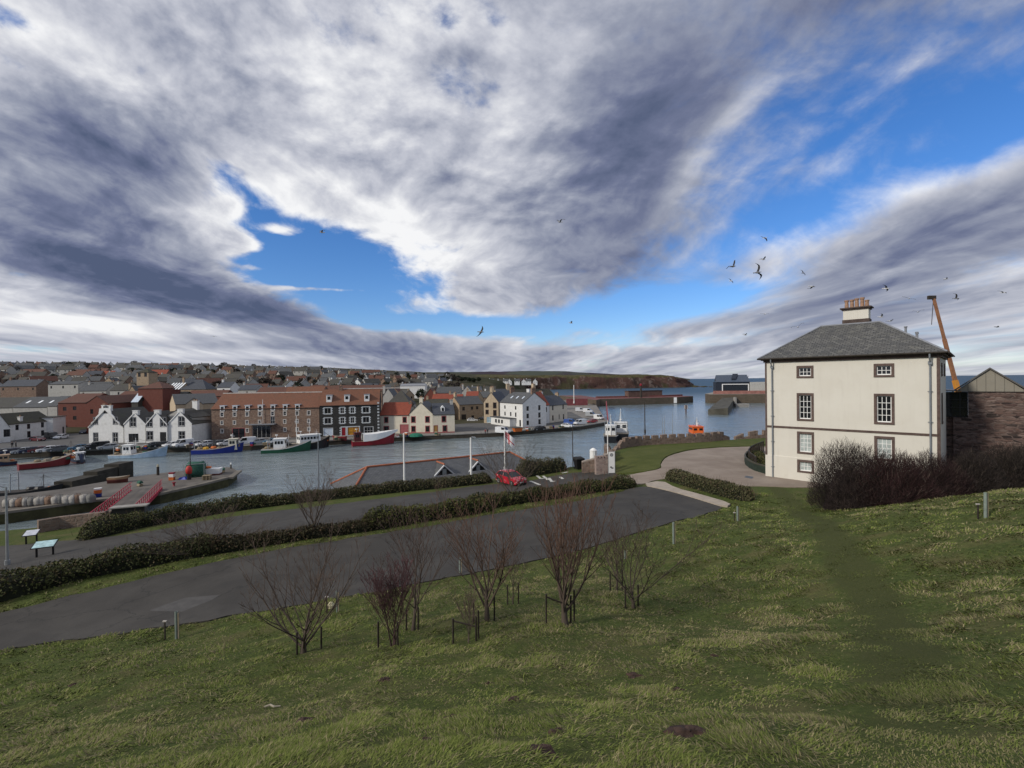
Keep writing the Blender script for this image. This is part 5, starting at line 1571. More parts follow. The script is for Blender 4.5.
def car_body(kind):
    """rings along the length: (y, half width at sill, at belt, z sill, z belt)"""
    if kind == 'van':
        st = [(-2.35, .70, .72, .45, .80), (-2.2, .86, .88, .30, .95), (-1.4, .93, .93, .24, 1.05), (0, .95, .95, .22, 1.1), (1.6, .95, .95, .24, 1.1), (2.25, .93, .93, .3, 1.08), (2.38, .86, .88, .42, 1.0)]
        top = [(-1.55, .80, 1.08), (-.85, .80, 1.92), (.2, .84, 2.0), (2.2, .84, 1.98), (2.36, .80, 1.1)]
    elif kind == 'hatch':
        st = [(-1.95, .60, .62, .42, .62), (-1.85, .76, .78, .26, .78), (-1.25, .84, .85, .20, .88), (0, .86, .87, .19, .95), (1.2, .86, .87, .21, 1.0), (1.8, .80, .82, .27, .98), (1.95, .68, .70, .42, .88)]
        top = [(-1.0, .70, .90), (-.25, .60, 1.42), (.4, .61, 1.50), (1.35, .58, 1.42), (1.88, .62, .98)]
    else:
        st = [(-2.2, .62, .64, .40, .62), (-2.08, .80, .82, .26, .76), (-1.3, .89, .90, .20, .86), (0, .91, .92, .19, .92), (1.4, .90, .91, .21, .96), (2.05, .82, .84, .28, .95), (2.2, .70, .72, .42, .86)]
        top = [(-1.15, .72, .88), (-.3, .62, 1.40), (.35, .63, 1.46), (1.25, .60, 1.40), (2.0, .64, .97)]
    return st, top


def make_car(kind, col, cname):
    key = (kind, cname)
    if key in _cars: return copy_tree(_cars[key])
    st, top = car_body(kind); pm = paint(cname, col)
    root = empty('parked_car')
    b = MB()
    rings = []
    for y, ws, wb_, zs, zb in st:
        rings.append([(-ws, y, zs), (-wb_, y, (zs + zb) * .55), (-wb_ * .98, y, zb), (-wb_ * .6, y, zb + .035), (wb_ * .6, y, zb + .035), (wb_ * .98, y, zb), (wb_, y, (zs + zb) * .55), (ws, y, zs)])
    b.loft(rings)
    # cabin shell : roof and pillars
    n = len(top)
    tr = []
    for y, hw, z in top[1:-1]: tr.append([(-hw, y, z - .06), (-hw * .8, y, z), (hw * .8, y, z), (hw, y, z - .06)])
    b.loft([[(p[0], p[1], p[2]) for p in r] + [(p[0], p[1], p[2] - .05) for p in reversed(r)] for r in tr])
    def belt(y):
        ys = [s_[0] for s_ in st]; return float(np.interp(y, ys, [s_[2] for s_ in st])) * .95, float(np.interp(y, ys, [s_[4] for s_ in st])) + .01
    for sx in (-1, 1):
        for i, j in ((0, 1), (n - 1, n - 2)):
            y0, hw0, z0 = top[i]; y1, hw1, z1 = top[j]; bw, bz = belt(y0)
            b.tube([(sx * bw, y0, bz - .04), (sx * hw1, y1, z1 - .05)], .05, 5)
        ym = top[2][0]; bw, bz = belt(ym); b.tube([(sx * bw, ym, bz - .03), (sx * top[2][1], ym, top[2][2] - .06)], .045, 5)
    b.build('body', pm, root, smooth=False)
    g = MB()
    r = []
    for i, (y, hw, z) in enumerate(top):
        bw, bz = belt(y)
        if i in (0, n - 1): r.append([(-bw * .97, y, bz - .03), (-bw * .97, y, bz - .01), (bw * .97, y, bz - .01), (bw * .97, y, bz - .03)])
        else: r.append([(-bw * .97, y, bz - .03), (-hw * .985, y, z - .055), (hw * .985, y, z - .055), (bw * .97, y, bz - .03)])
    g.loft(r); 
    if kind == 'van':
        p = MB(); p.box(-.90, .25, 1.02, -.85, 2.2, 1.9); p.box(.85, .25, 1.02, .90, 2.2, 1.9); p.box(-.84, 2.24, 1.1, .84, 2.37, 1.9); p.build('load_panel', pm, root)
    g.build('windows', M['glass'], root)
    L = st[-1][0]
    for sx in (-1, 1):
        for y in (-L * .62, L * .60):
            w = MB(); w.loft([[(sx * x, y + rr * math.cos(t * math.pi / 7), .32 + rr * math.sin(t * math.pi / 7)) for t in range(14)] for x, rr in ((.70, .30), (.72, .33), (.90, .33), (.925, .29))])
            wo = w.build('wheel', M['rubber'], root)
            w = MB(); w.loft([[(sx * x, y + rr * math.cos(t * math.pi / 5), .32 + rr * math.sin(t * math.pi / 5)) for t in range(10)] for x, rr in ((.926, .21), (.935, .18))]); w.build('rim', M['rim'], wo)
        zb = st[1][4]
        h_ = MB(); h_.box(sx * .50 - .14, st[1][0] - .08, zb - .20, sx * .50 + .14, st[1][0] + .03, zb - .05); h_.build('headlight', M['head'], root)
        h_ = MB(); h_.box(sx * .62 - .10, L - .12, st[-2][4] - .28, sx * .62 + .10, L + .01, st[-2][4] - .06); h_.build('tail_light', M['tail'], root)
    p = MB(); p.box(-.26, st[0][0] - .02, .42, .26, st[0][0] + .03, .53); p.build('number_plate', M['white_paint'], root)
    p = MB(); p.box(-.66, st[0][0] - .015, .24, .66, st[1][0], .36); p.build('bumper', M['black'], root)
    _cars[key] = root
    return root


CC = {'white': (.72, .73, .74), 'silver': (.36, .38, .40), 'black': (.014, .014, .016), 'navy': (.018, .026, .06), 'blue': (.04, .09, .30), 'teal': (.05, .15, .24), 'red': (.32, .018, .022), 'maroon': (.14, .03, .035), 'grey': (.11, .12, .13)}
def car(px, py, kind, cn, deg, label, z=QZ, group='cars parked along the quay', at=None):
    o = make_car(kind, CC[cn], cn); p = at if at is not None else D(px, py, z)
    o.location = (p.x, p.y, (z if at is None else p.z) + .02); o.rotation_euler = (0, 0, R(deg))
    tag(o, label, 'van' if kind == 'van' else 'car', group); return o


# rotation: 0 = bonnet towards the viewer (-y)
car(3, 454.5, 'saloon', 'grey', -40, 'dark grey car at the left end of the quayside row, cut by the picture edge')
car(12, 454, 'saloon', 'navy', -40, 'navy blue car, second in the row on the left quay edge')
car(23, 453.3, 'saloon', 'silver', -40, 'silver car between two navy cars on the left quay edge')
car(31, 452.8, 'saloon', 'navy', -40, 'navy saloon beside the maroon car on the left quay')
car(40, 452.2, 'saloon', 'maroon', -42, 'maroon car behind the red fishing boat')
car(48, 451.8, 'saloon', 'white', -42, 'bright white car behind the red fishing boat')
car(58, 451.2, 'saloon', 'grey', -42, 'grey car behind the bow of the red fishing boat')
car(79, 450, 'saloon', 'teal', -44, 'teal blue car left of the silver car below the curved gable')
car(88.5, 449.6, 'saloon', 'silver', -45, 'silver car parked below the curved white gable')
car(97.5, 449.3, 'van', 'black', -45, 'black van parked below the curved white gable')
car(108, 449.2, 'saloon', 'silver', -45, 'pale silver car right of the black van')
car(153, 447.3, 'saloon', 'grey', -40, 'grey car behind the bow of the pale blue boat')
car(161, 446.8, 'saloon', 'black', -45, 'black car in front of the white gables')
car(172, 446.8, 'saloon', 'white', -20, 'white car left of the white van in front of the gables')
car(183, 446.6, 'van', 'white', -25, 'white van in front of the rightmost white gable')
car(194.5, 446.3, 'saloon', 'silver', -30, 'silver car between the white van and the blue boat')
car(205, 446, 'saloon', 'white', -35, 'white car behind the stern of the blue boat')
car(217, 445.6, 'saloon', 'grey', -40, 'grey car behind the middle of the blue boat')
car(226, 445.2, 'saloon', 'white', -40, 'white car behind the wheelhouse of the blue boat')
car(246, 444.4, 'van', 'white', -55, 'white people carrier between the blue boat and the green boat')
car(258, 443.9, 'saloon', 'silver', -55, 'silver saloon left of the green boat')
car(272, 443.4, 'saloon', 'teal', -50, 'blue car behind the stern of the green boat')
car(279, 443, 'saloon', 'white', -55, 'white car behind the white wheelhouse of the green boat')
car(37.5, 441.0, 'saloon', 'maroon', 80, 'dark red car standing before the mossy roofed store')
car(52, 438.5, 'van', 'black', 70, 'black van at the wall of the mossy roofed store')
car(61, 438.8, 'saloon', 'white', 10, 'white car facing the harbour beside the flat white block')
car(67, 429.6, 'van', 'grey', 60, 'grey van in the yard under the red brick hall')
car(74, 428.4, 'saloon', 'white', 70, 'white car in the yard under the red brick hall')
car(84, 433.5, 'saloon', 'navy', 30, 'navy car left of the curved white gable')
car(503, 433.2, 'van', 'white', 62, 'white van on the quay in front of the inn')
car(539, 430.2, 'saloon', 'black', -62, 'black pickup truck driving along the quay right of the inn')
car(567.5, 427.3, 'saloon', 'white', 60, 'white car in the rank at the quay end')
car(570.5, 424.4, 'van', 'blue', 60, 'blue car behind the white one at the quay end')
car(580, 424.6, 'van', 'white', -60, 'white van in the rank at the quay end')
car(592, 422.8, 'saloon', 'red', -60, 'red car nearest the quay corner')
car(580, 411.5, 'van', 'white', 90, 'white van at far left of the harbour car park')
car(588, 412.4, 'van', 'white', 70, 'big white van in the middle of the harbour car park')
car(591, 416.3, 'van', 'silver', 60, 'silver van in front of the big white van in the car park')
car(599, 419.3, 'van', 'white', 30, 'white van with dark back door by the red quay railing')
car(472.5, 421.6, 'saloon', 'white', 95, 'white car in the street beside the tan house', group='cars in the street')
car(483, 420.6, 'saloon', 'black', 60, 'black car beside the blue shop window', group='cars in the street')
car(457.5, 420.2, 'saloon', 'red', 20, 'red car half hidden at the end of the cream slate house', group='cars in the street')

# the near red car on the lower road
rp = hit(511, 484)
rc = make_car('hatch', (.50, .022, .045), 'bright_red'); rc.location = (rp.x, rp.y, H1(rp.x, rp.y) + .03); rc.rotation_euler = (0, 0, R(38)); rc.name = 'spotted_car'
tag(rc, 'bright red hatchback with pale spots parked by the hedge on the lower road', 'car')
spk = random.Random(3)
def spotted():
    m, nt, b = newmat('spotted_red_paint'); v = coords(nt)
    vo = nt.nodes.new('ShaderNodeTexVoronoi'); vo.inputs['Scale'].default_value = 2.6; vo.inputs['Randomness'].default_value = .8; nt.links.new(v, vo.inputs['Vector'])
    d = S(nt, vo.outputs['Distance']); sp = d.sstep(.24, .29, 1.0, 0.0)
    c = mixc(nt, sp * .75, (.42, .018, .035), (.72, .36, .36)); nt.links.new(c, b.inputs['Base Color']); b.inputs['Roughness'].default_value = .25; b.inputs['Coat Weight'].default_value = .4; return m
_sp = spotted()
for c in rc.children:
    if c.name.startswith('body'): c.data = c.data.copy(); c.data.materials[0] = _sp

# ------------------------------------------------------------------ boats
def hull_mesh(L, B, Dk, mats, sheer=.9, stern=.75, band=True, keel=-.6):
    """displacement hull: x along from stern (0) to bow (L); mats hull, rail, boot"""
    b = MB(); N = 18; rings = []
    for i in range(N + 1):
        t = i / N; x = L * t
        hb = B / 2 * (stern + (1 - stern) * min(1, t / .4)) if t < .4 else B / 2 * max(.015, 1 - ((t - .4) / .6) ** 2.6)
        zd = Dk + sheer * (max(0, (t - .25) / .75)) ** 2 + .12 * (1 - t) * 1
        rake = .9 * max(0, (t - .8) / .2) ** 2 * .0
        wl = hb * (.93 if t < .85 else .6)
        rings.append([(x - .0 - (.8 * (t > .9) * (t - .9) / .1), -wl * .55, keel), (x - (.5 * (t > .9) * (t - .9) / .1), -wl, 0.05), (x - (.35 * (t > .9) * (t - .9) / .1), -wl * 1.01, .22), (x, -hb, zd - .14), (x, -hb * 1.015, zd - .139), (x, -hb * 1.015, zd),
                      (x, hb * 1.015, zd), (x, hb * 1.015, zd - .139), (x, hb, zd - .14), (x - (.35 * (t > .9) * (t - .9) / .1), wl * 1.01, .22), (x - (.5 * (t > .9) * (t - .9) / .1), wl, .05), (x - (.8 * (t > .9) * (t - .9) / .1), wl * .55, keel)])
    n = 12; i0 = 0
    for r in rings: b.v.extend(r)
    mi = {0: 2, 1: 2, 2: 0, 3: 0, 4: 1, 5: 3, 6: 1, 7: 0, 8: 0, 9: 2, 10: 2, 11: 2}
    for k in range(N):
        a = k * n; c = a + n
        for j in range(n):
            j2 = (j + 1) % n
            b.f.append((a + j, a + j2, c + j2, c + j)); b.m.append(mi[j])
    b.f.append(tuple(range(n))); b.m.append(0)
    return b.mesh('hull', mats)


M['boot'] = plain('antifouling', (.10, .025, .02), .7, .2); M['boot_blk'] = plain('black_boot_topping', (.015, .015, .016), .6, .2)
M['deck'] = plain('boat_deck', (.22, .19, .15), .8, .25, 2)
M['gear_o'] = plain('orange_gear', (.55, .14, .03), .6, .2); M['net_g'] = plain('green_netting', (.03, .10, .07), .9, .35, 6, bmp=.8); M['rope'] = plain('rope_gear', (.25, .20, .13), .9, .3, 6, bmp=.6)


def boat(name, label, p, ang, L, B, Dk, hull, rail, house=None, masts=(), gantry=None, sheer=.9, gear=(), bootm=None, whale=None, deckm=None, cat='fishing boat', hm=None, stern=.75):
    o = empty(name, p, ang, label, cat, 'boats moored in the harbour')
    child('hull', hull_mesh(L, B, Dk, [hull, rail, bootm or M['boot'], deckm or M['deck']], sheer, stern), o)
    if whale:       # raised covered foredeck: from, to, height, material
        x0, x1, h, m = whale; b = MB(); rg = []
        for i in range(9):
            x = x0 + (x1 - x0) * i / 8; t = x / L
            hb = B / 2 * (1 if t < .4 else max(.02, 1 - ((t - .4) / .6) ** 2.6)) * .97
            zd = Dk + sheer * (max(0, (t - .25) / .75)) ** 2 + .12 * (1 - t); zt = max(zd + .12, Dk + h + sheer * .75 * max(0, (t - .5)) ** 1)
            rg.append([(x, -hb, zd - .02), (x, -hb * .96, zt), (x, hb * .96, zt), (x, hb, zd - .02)])
        b.loft(rg); b.build('whaleback', m, o)
    if house:
        x0, x1, hw, hh, zb = house
        zb = Dk if zb is None else zb
        b = MB(); b.loft([[(x0, -hw, zb - .3), (x1, -hw, zb - .3), (x1, hw, zb - .3), (x0, hw, zb - .3)], [(x0 + .05, -hw * .95, zb + hh), (x1 - .25, -hw * .95, zb + hh), (x1 - .25, hw * .95, zb + hh), (x0 + .05, hw * .95, zb + hh)]])
        w_ = b.build('wheelhouse', hm or M['white_paint'], o)
        b = MB(); b.box(x0 - .15, -hw - .08, zb + hh + .002, x1 + .1, hw + .08, zb + hh + .12); b.build('wheelhouse_roof', hm or M['white_paint'], w_)
        n = max(2, int((x1 - x0) / .9)); 
        for k in range(n):
            xx = x0 + .3 + (x1 - x0 - .7) * k / n; ww = (x1 - x0 - .7) / n * .72
            for sy in (-1, 1):
                b = MB(); y = sy * hw * .965; b.box(xx, y - .05, zb + hh * .52, xx + ww, y + .05, zb + hh * .82); b.build('window', M['glass'], w_)
        for yy in (-hw * .5, hw * .5):
            b = MB(); b.box(x1 - .24, yy - hw * .33, zb + hh * .52, x1 - .10, yy + hw * .33, zb + hh * .82); b.build('window', M['glass'], w_)
            b = MB(); b.box(x0 - .03, yy - hw * .3, zb + hh * .5, x0 + .08, yy + hw * .3, zb + hh * .8); b.build('window', M['glass'], w_)
        b = MB(); b.cyl(x0 + .6, 0, zb + hh + .1, zb + hh + .9, .05, n=6); b.cyl(x0 + .6, 0, zb + hh + .9, zb + hh + 1.1, .32, n=10); b.build('radar', M['white_paint'], w_)
    for (x, h, r, stay) in masts:
        b = MB(); b.tube([(x, 0, Dk - .1), (x, 0, Dk + h)], [r, r * .6], 6); b.tube([(x - .5, 0, Dk + h * .8), (x + .5, 0, Dk + h * .8)], r * .5, 5)
        m_ = b.build('mast', M['white_paint'] if stay != 'dark' else M['dark_wood'], o)
        b = MB(); b.tube([(x, 0, Dk + h * .95), (L * .97, 0, Dk + sheer)], .018, 4); b.tube([(x, 0, Dk + h * .95), (x - h * .4, B * .4, Dk)], .018, 4); b.tube([(x, 0, Dk + h * .95), (x - h * .4, -B * .4, Dk)], .018, 4); b.build('rigging', M['black'], m_)
    if gantry:
        x, h = gantry; b = MB(); b.tube([(x, -B * .36, Dk - .1), (x, -B * .33, Dk + h), (x, B * .33, Dk + h), (x, B * .36, Dk - .1)], .08, 6); b.tube([(x, -B * .34, Dk + h * .6), (x, B * .34, Dk + h * .6)], .05, 5); b.build('gantry', M['steel'], o)
    for (x, y, s, m) in gear:
        b = MB(); b.lathe([(.05, Dk), (s * .9, Dk + .1), (s, Dk + s * .5), (s * .7, Dk + s * .95), (.05, Dk + s)], x, y, 9); b.build('deck_gear', m, o)
    return o


def boat_at(pl, pr, yw, **k):
    """stern and bow bearings at the waterline"""
    a = D(pl[0], pl[1], 0); b = D(pr[0], pr[1], 0); k.setdefault('L', (b - a).length)
    return dict(p=a, ang=math.atan2(b.y - a.y, b.x - a.x), **k)


HP = {c: plain('hull_' + c, v, .4, .15, .8, dirt=.25, dirtcol=(.04, .03, .025)) for c, v in {'red': (.22, .012, .022), 'dark_red': (.17, .014, .018), 'blue': (.012, .028, .20), 'pale': (.34, .46, .58), 'green': (.012, .075, .04), 'black': (.012, .013, .016), 'white': (.66, .67, .68), 'tan': (.30, .19, .11), 'navy': (.012, .02, .05)}.items()}
g = [(2.5, .6, .5, M['rope']), (3.6, -.5, .6, M['net_g']), (5, .3, .5, M['gear_o']), (6.5, -.6, .55, M['rope'])]
boat('fishing_boat', 'long low dark red open boat moored at the left quay', **boat_at((18, 470), (72, 464), 0), B=3.6, Dk=1.15, hull=HP['dark_red'], rail=HP['red'], sheer=1.1, gear=[(3, .4, .6, M['rope']), (4.4, -.5, .7, M['deck']), (6, .4, .8, M['rope']), (7.5, -.3, .7, M['net_g']), (8.8, .2, .6, M['gear_o'])], masts=[(9.5, 2.6, .06, '')], house=(9.0, 10.6, .9, 1.3, None))
boat('small_boat', 'small tan cabin boat at the far left, bow cut by the picture edge', **boat_at((17, 464.5), (-8, 467), 0), B=2.6, Dk=.9, hull=HP['navy'], rail=HP['tan'], house=(1.2, 3.4, .9, 1.5, None), hm=plain('tan_cabin', (.40, .27, .17), .6), gear=[(.7, .3, .4, M['gear_o'])])
boat('dark_boat', 'dark blue boat lying bow on beside the red open boat', **boat_at((70, 458), (83, 464), 0), B=2.8, Dk=1.4, hull=HP['navy'], rail=HP['navy'], gear=[(1.2, .3, .5, M['gear_o'])], masts=[(1.5, 3, .05, 'dark')])
boat('fishing_boat', 'pale blue boat with white wheelhouse near its stern', **boat_at((112, 458), (168, 456), 0), B=4.0, Dk=.75, hull=HP['pale'], rail=HP['white'], bootm=HP['pale'], house=(2.8, 4.8, 1.15, 2.3, None), sheer=1.9, gear=[(6, .6, .6, M['rope']), (7.4, -.3, .7, M['net_g']), (1.0, 0, .6, M['rope'])], masts=[(5.2, 4.0, .07, '')], gantry=(1.2, 2.2))
boat('fishing_boat', 'royal blue boat with small white forward wheelhouse and yellow gear', **boat_at((193, 454), (244, 451.5), 0), B=4.0, Dk=1.0, hull=HP['blue'], rail=HP['blue'], bootm=HP['blue'], house=(8.2, 10.2, 1.1, 2.4, None), sheer=1.5, gear=[(1.5, .4, .7, M['rope']), (3, -.3, .7, plain('yellow_gear', (.6, .33, .03), .6)), (4.5, .4, .7, M['gear_o']), (6, -.4, .6, M['rope'])], masts=[(9, 3.9, .07, '')], gantry=(.8, 1.8), hm=plain('cream_wheelhouse', (.6, .56, .46), .5))
boat('fishing_boat', 'green boat with white wheelhouse aft, outside the black trawler', **boat_at((262, 453), (311.5, 450.3), 0), B=4.1, Dk=.9, hull=HP['green'], rail=HP['white'], bootm=HP['green'], house=(2.8, 5.6, 1.3, 2.5, None), sheer=1.9, gear=[(7, .4, .6, M['rope']), (8.2, -.3, .5, M['gear_o']), (1.2, 0, .7, M['rope'])], masts=[(6.2, 3.5, .06, '')], gantry=(1.6, 2.6))
boat('trawler', 'black trawler with long white wheelhouse and two tall masts', **boat_at((292, 450), (330, 446.5), 0), B=4.8, Dk=1.5, hull=HP['black'], rail=HP['black'], bootm=M['boot_blk'], house=(1.6, 7.0, 1.7, 2.2, None), sheer=1.7, masts=[(1.2, 7.4, .10, ''), (4.4, 6.3, .06, ''), (6.2, 3.5, .05, '')], gear=[(8.6, 0, .8, M['gear_o'])])
boat('fishing_boat', 'bright red boat with long white shelter deck and white bow mark', **boat_at((352, 446), (395, 443.2), 0), B=4.8, Dk=1.2, hull=HP['red'], rail=HP['red'], house=(.6, 2.4, 1.4, 2.4, None), hm=plain('dark_red_house', (.09, .02, .02), .5, .2), sheer=1.9, whale=(2.9, 12.6, 2.0, M['white_paint']), masts=[(1.5, 4.2, .07, 'dark')])
o = boat('tender', 'small red tender lying on the quay below the black house', p=D(346, 438.3, QZ + .55), ang=R(172), L=4.2, B=1.7, Dk=.5, hull=HP['red'], rail=HP['red'], sheer=.35, cat='dinghy')
# two trawlers moored end on beyond the garden wall
boat('trawler', 'black hulled trawler with white upperworks, left of the pair by the wall', p=D(610, 443, 0) + Vector((0, 0, 0)), ang=R(75), L=12, B=4.2, Dk=1.7, hull=HP['black'], rail=HP['white'], house=(3.5, 7.2, 1.5, 2.7, None), masts=[(3.2, 6.0, .12, ''), (7.6, 4.5, .08, '')], gantry=(1.0, 4.2), sheer=1.2)
boat('trawler', 'white topped trawler with lattice mast, right of the pair by the wall', p=D(622.5, 441, 0), ang=R(82), L=13, B=4.6, Dk=1.9, hull=HP['black'], rail=HP['dark_red'], house=(4.0, 8.5, 1.8, 2.9, None), masts=[(5.0, 7.0, .14, ''), (9.5, 5.0, .09, '')], gantry=(1.2, 3.6), sheer=1.2)
# lifeboat with orange superstructure
p = D(690, 446, 0)
lb = boat('lifeboat', 'lifeboat with bright orange superstructure behind the garden wall', p=Vector((p.x, 112, 0)), ang=R(20), L=9.5, B=3.6, Dk=1.6, hull=HP['navy'], rail=HP['red'], house=(2.0, 6.4, 1.55, 2.0, None), hm=plain('lifeboat_orange', (.75, .14, .025), .4, .06), masts=[(3.2, 4.6, .10, ''), (3.8, 4.0, .08, '')], sheer=.8, cat='lifeboat')
lb.location = (43.0, 112, 0)
k = lb.location; dpx = lambda px, d: (px - 512) / F * d
lb.location = (dpx(697, 133), 131, .25); lb.rotation_euler = (0, 0, R(84))
# dark workboat at the left side of the mole
wbp = D(6, 497, 0)
boat('workboat', 'dark workboat with tubular frames lying along the mole at left', p=D(-6, 498, 0), ang=R(16), L=9.0, B=2.6, Dk=.8, hull=HP['black'], rail=M['black'], bootm=M['boot_blk'], gantry=(2.6, 3.0), masts=[(6.4, 2.6, .05, 'dark')], gear=[(4.5, .3, .6, M['black']), (6.0, -.3, .7, M['black']), (7.2, .2, .5, M['gear_o'])], deckm=M['dark_wood'], cat='workboat')
b = MB()
pt = [D(64, 487, 1.0), D(127, 471.5, 1.0)]; d = (pt[1] - pt[0]).normalized(); n = Vector((-d.y, d.x, 0)); L_ = (pt[1] - pt[0]).length
for (x0, x1, y0, y1, z0, z1) in ((0, L_ * .62, -1.3, 1.6, -1, 1.9), (L_ * .40, L_ * .86, -1.0, 1.4, -1, 2.5), (L_ * .74, L_, -1.2, 1.5, -1, 3.0)):
    b.box(x0, y0, z0, x1, y1, z1)
o = b.build('stone_jetty', M['weed_wall'] if False else plain('dark_jetty_stone', (.04, .036, .028), .9, .3, .8, dirt=.6, dirtcol=(.018, .018, .012), bmp=.6)); o.location = (pt[0].x, pt[0].y, 0); o.rotation_euler = (0, 0, math.atan2(d.y, d.x)); tag(o, 'dark stepped stone jetty along the far side of the mole', 'jetty')
boat('small_boat', 'upturned tan rowing boat on the mole beside the dark jetty', p=D(108, 483, 1.55) + Vector((0, 0, .35)), ang=R(20), L=3.0, B=1.3, Dk=.45, hull=HP['tan'], rail=HP['tan'], sheer=.3, cat='rowing boat')

# ------------------------------------------------------------------ gear on the mole
for k in range(15):      # bulk bags along the mole
    px = 8 + k * 5.8 + (k % 3) * .8; py = 507.2 - k * .35; p = D(px, py, 1.5); s = 1.0
    b = MB(); N = 12; rr = random.Random(k)
    b.loft([[((.46 + .05 * math.sin(3 * t + k) + q) * math.copysign(abs(math.cos(t)) ** .55, math.cos(t)), (.46 + q) * math.copysign(abs(math.sin(t)) ** .55, math.sin(t)), z + .03 * math.sin(2 * t + k * 2)) for t in [2 * math.pi * j / N for j in range(N)]] for q, z in ((-.05, 0), (.04, .3), (.05, .7), (-.02, 1.0), (-.2, 1.12))])
    for q in (-.3, .3): b.tube([(q, -.34, 1.0), (q * .6, -.2, 1.28), (q * .6, .2, 1.28), (q, .34, 1.0)], .03, 4)
    bg_ = ['white', 'white', 'rust stained', 'white', 'grey'][k % 5]
    mt = plain('bulk_bag_' + bg_.replace(' ', '_'), {'white': (.34, .32, .29), 'rust stained': (.20, .13, .09), 'grey': (.17, .165, .155)}[bg_], .9, .2, 2.5, dirt=.4, dirtcol=(.2, .16, .12), bmp=.5)
    o = b.build('bulk_bag', mt, smooth=True); o.location = p; o.rotation_euler = (0, 0, rr.uniform(-.3, .3))
    tag(o, f'{bg_} sack of ballast, {["first","second","third","fourth","fifth","sixth","seventh","eighth","ninth","tenth","eleventh","twelfth","thirteenth","fourteenth","fifteenth"][k]} from left in the row on the mole', 'sack', 'sacks on the mole')
# green net bin, red buoy, pale pallet tank, blue sheet
p = D(196, 476.3, 1.5); o = empty('net_bin', p, R(20), 'green netting heap standing on the end of the mole', 'net bin')
b = MB(); N = 14
b.loft([[((1.45 + q) * math.copysign(abs(math.cos(t)) ** .5, math.cos(t)), (1.1 + q) * math.copysign(abs(math.sin(t)) ** .5, math.sin(t)), z + .08 * math.sin(3 * t)) for t in [2 * math.pi * j / N for j in range(N)]] for q, z in ((0, 0), (.05, 1.0), (.0, 2.0), (-.3, 2.5))]); b.build('net', M['net_g'], o, smooth=True)
b = MB()
for sx in (-1.5, 1.5):
    for sy in (-1.12, 1.12): b.cyl(sx, sy, 0, 2.3, .05, n=6)
    b.tube([(sx, -1.12, 2.3), (sx, 1.12, 2.3)], .05, 6)
for sy in (-1.12, 1.12): b.tube([(-1.5, sy, 2.3), (1.5, sy, 2.3)], .05, 6)
b.build('frame', M['steel'], o)
p = D(189, 479.6, 1.5); o = empty('marker_buoy', p, 0, 'red round topped buoy on a dark stand on the mole', 'buoy')
b = MB(); b.cyl(0, 0, 0, .9, .32, .26, 10); b.build('stand', M['black'], o)
b = MB(); b.lathe([(.05, .9), (.42, 1.05), (.5, 1.5), (.46, 1.9), (.3, 2.25), (.08, 2.35)], 0, 0, 14); b.build('float', plain('buoy_red', (.42, .03, .025), .5, .1), o, smooth=True)
p = D(184, 479, 1.5); b = MB(); b.loft([[(x, y, 0) for x, y in ((-.8, -.5), (.7, -.6), (.9, .4), (-.6, .6))], [(x * .55, y * .6, .35) for x, y in ((-.8, -.5), (.7, -.6), (.9, .4), (-.6, .6))]]); o = b.build('blue_tarpaulin', plain('blue_sheet', (.015, .04, .32), .5, .2)); o.location = p; tag(o, 'folded blue tarpaulin beside the red buoy', 'tarpaulin')
p = D(210, 474.8, 1.5); o = empty('pallet_boxes', p, R(14), 'white plastic fish bin with red lower edge on the mole end', 'fish bin')
b = MB(); b.loft([[(-1.7, -.7, .25), (1.7, -.7, .25), (1.7, .7, .25), (-1.7, .7, .25)], [(-1.8, -.8, 1.15), (1.8, -.8, 1.15), (1.8, .8, 1.15), (-1.8, .8, 1.15)]]); b.build('bin', M['white_paint'], o)
b = MB(); b.box(-1.75, -.75, 0, 1.75, .75, .24); b.build('skid', M['boot'], o)
b = MB(); b.lathe([(.1, 1.15), (.55, 1.25), (.6, 1.45), (.1, 1.6)], -.3, 0, 9); b.build('float_heap', M['gear_o'], o)
p = D(158, 475, 1.5); o = empty('mooring_post', p, 0, 'stout dark timber post with pale head at the mole edge', 'post'); b = MB(); b.cyl(0, 0, -.3, 1.5, .22, .2, 8); b.build('post', M['dark_wood'], o); b = MB(); b.cyl(0, 0, 1.5, 1.9, .2, .12, 8); b.build('cap', plain('pale_post_cap', (.38, .35, .25), .7), o)
p = D(231, 468.5, 1.5); o = empty('mooring_post', p, 0, 'short pale post at the outer tip of the mole', 'post'); b = MB(); b.cyl(0, 0, -.2, .8, .12, n=8); b.build('post', M['dark_wood'], o); b = MB(); b.cyl(0, 0, .8, 1.1, .16, .1, 8); b.build('cap', M['white_paint'], o)
p = D(174, 486, 1.62); o = empty('bollard', p, 0, 'small red bollard on the near edge of the mole', 'bollard'); b = MB(); b.lathe([(.2, 0), (.14, .15), (.14, .4), (.26, .48), (.26, .6), (.05, .68)], 0, 0, 10); b.build('bollard_post', HP['red'], o)
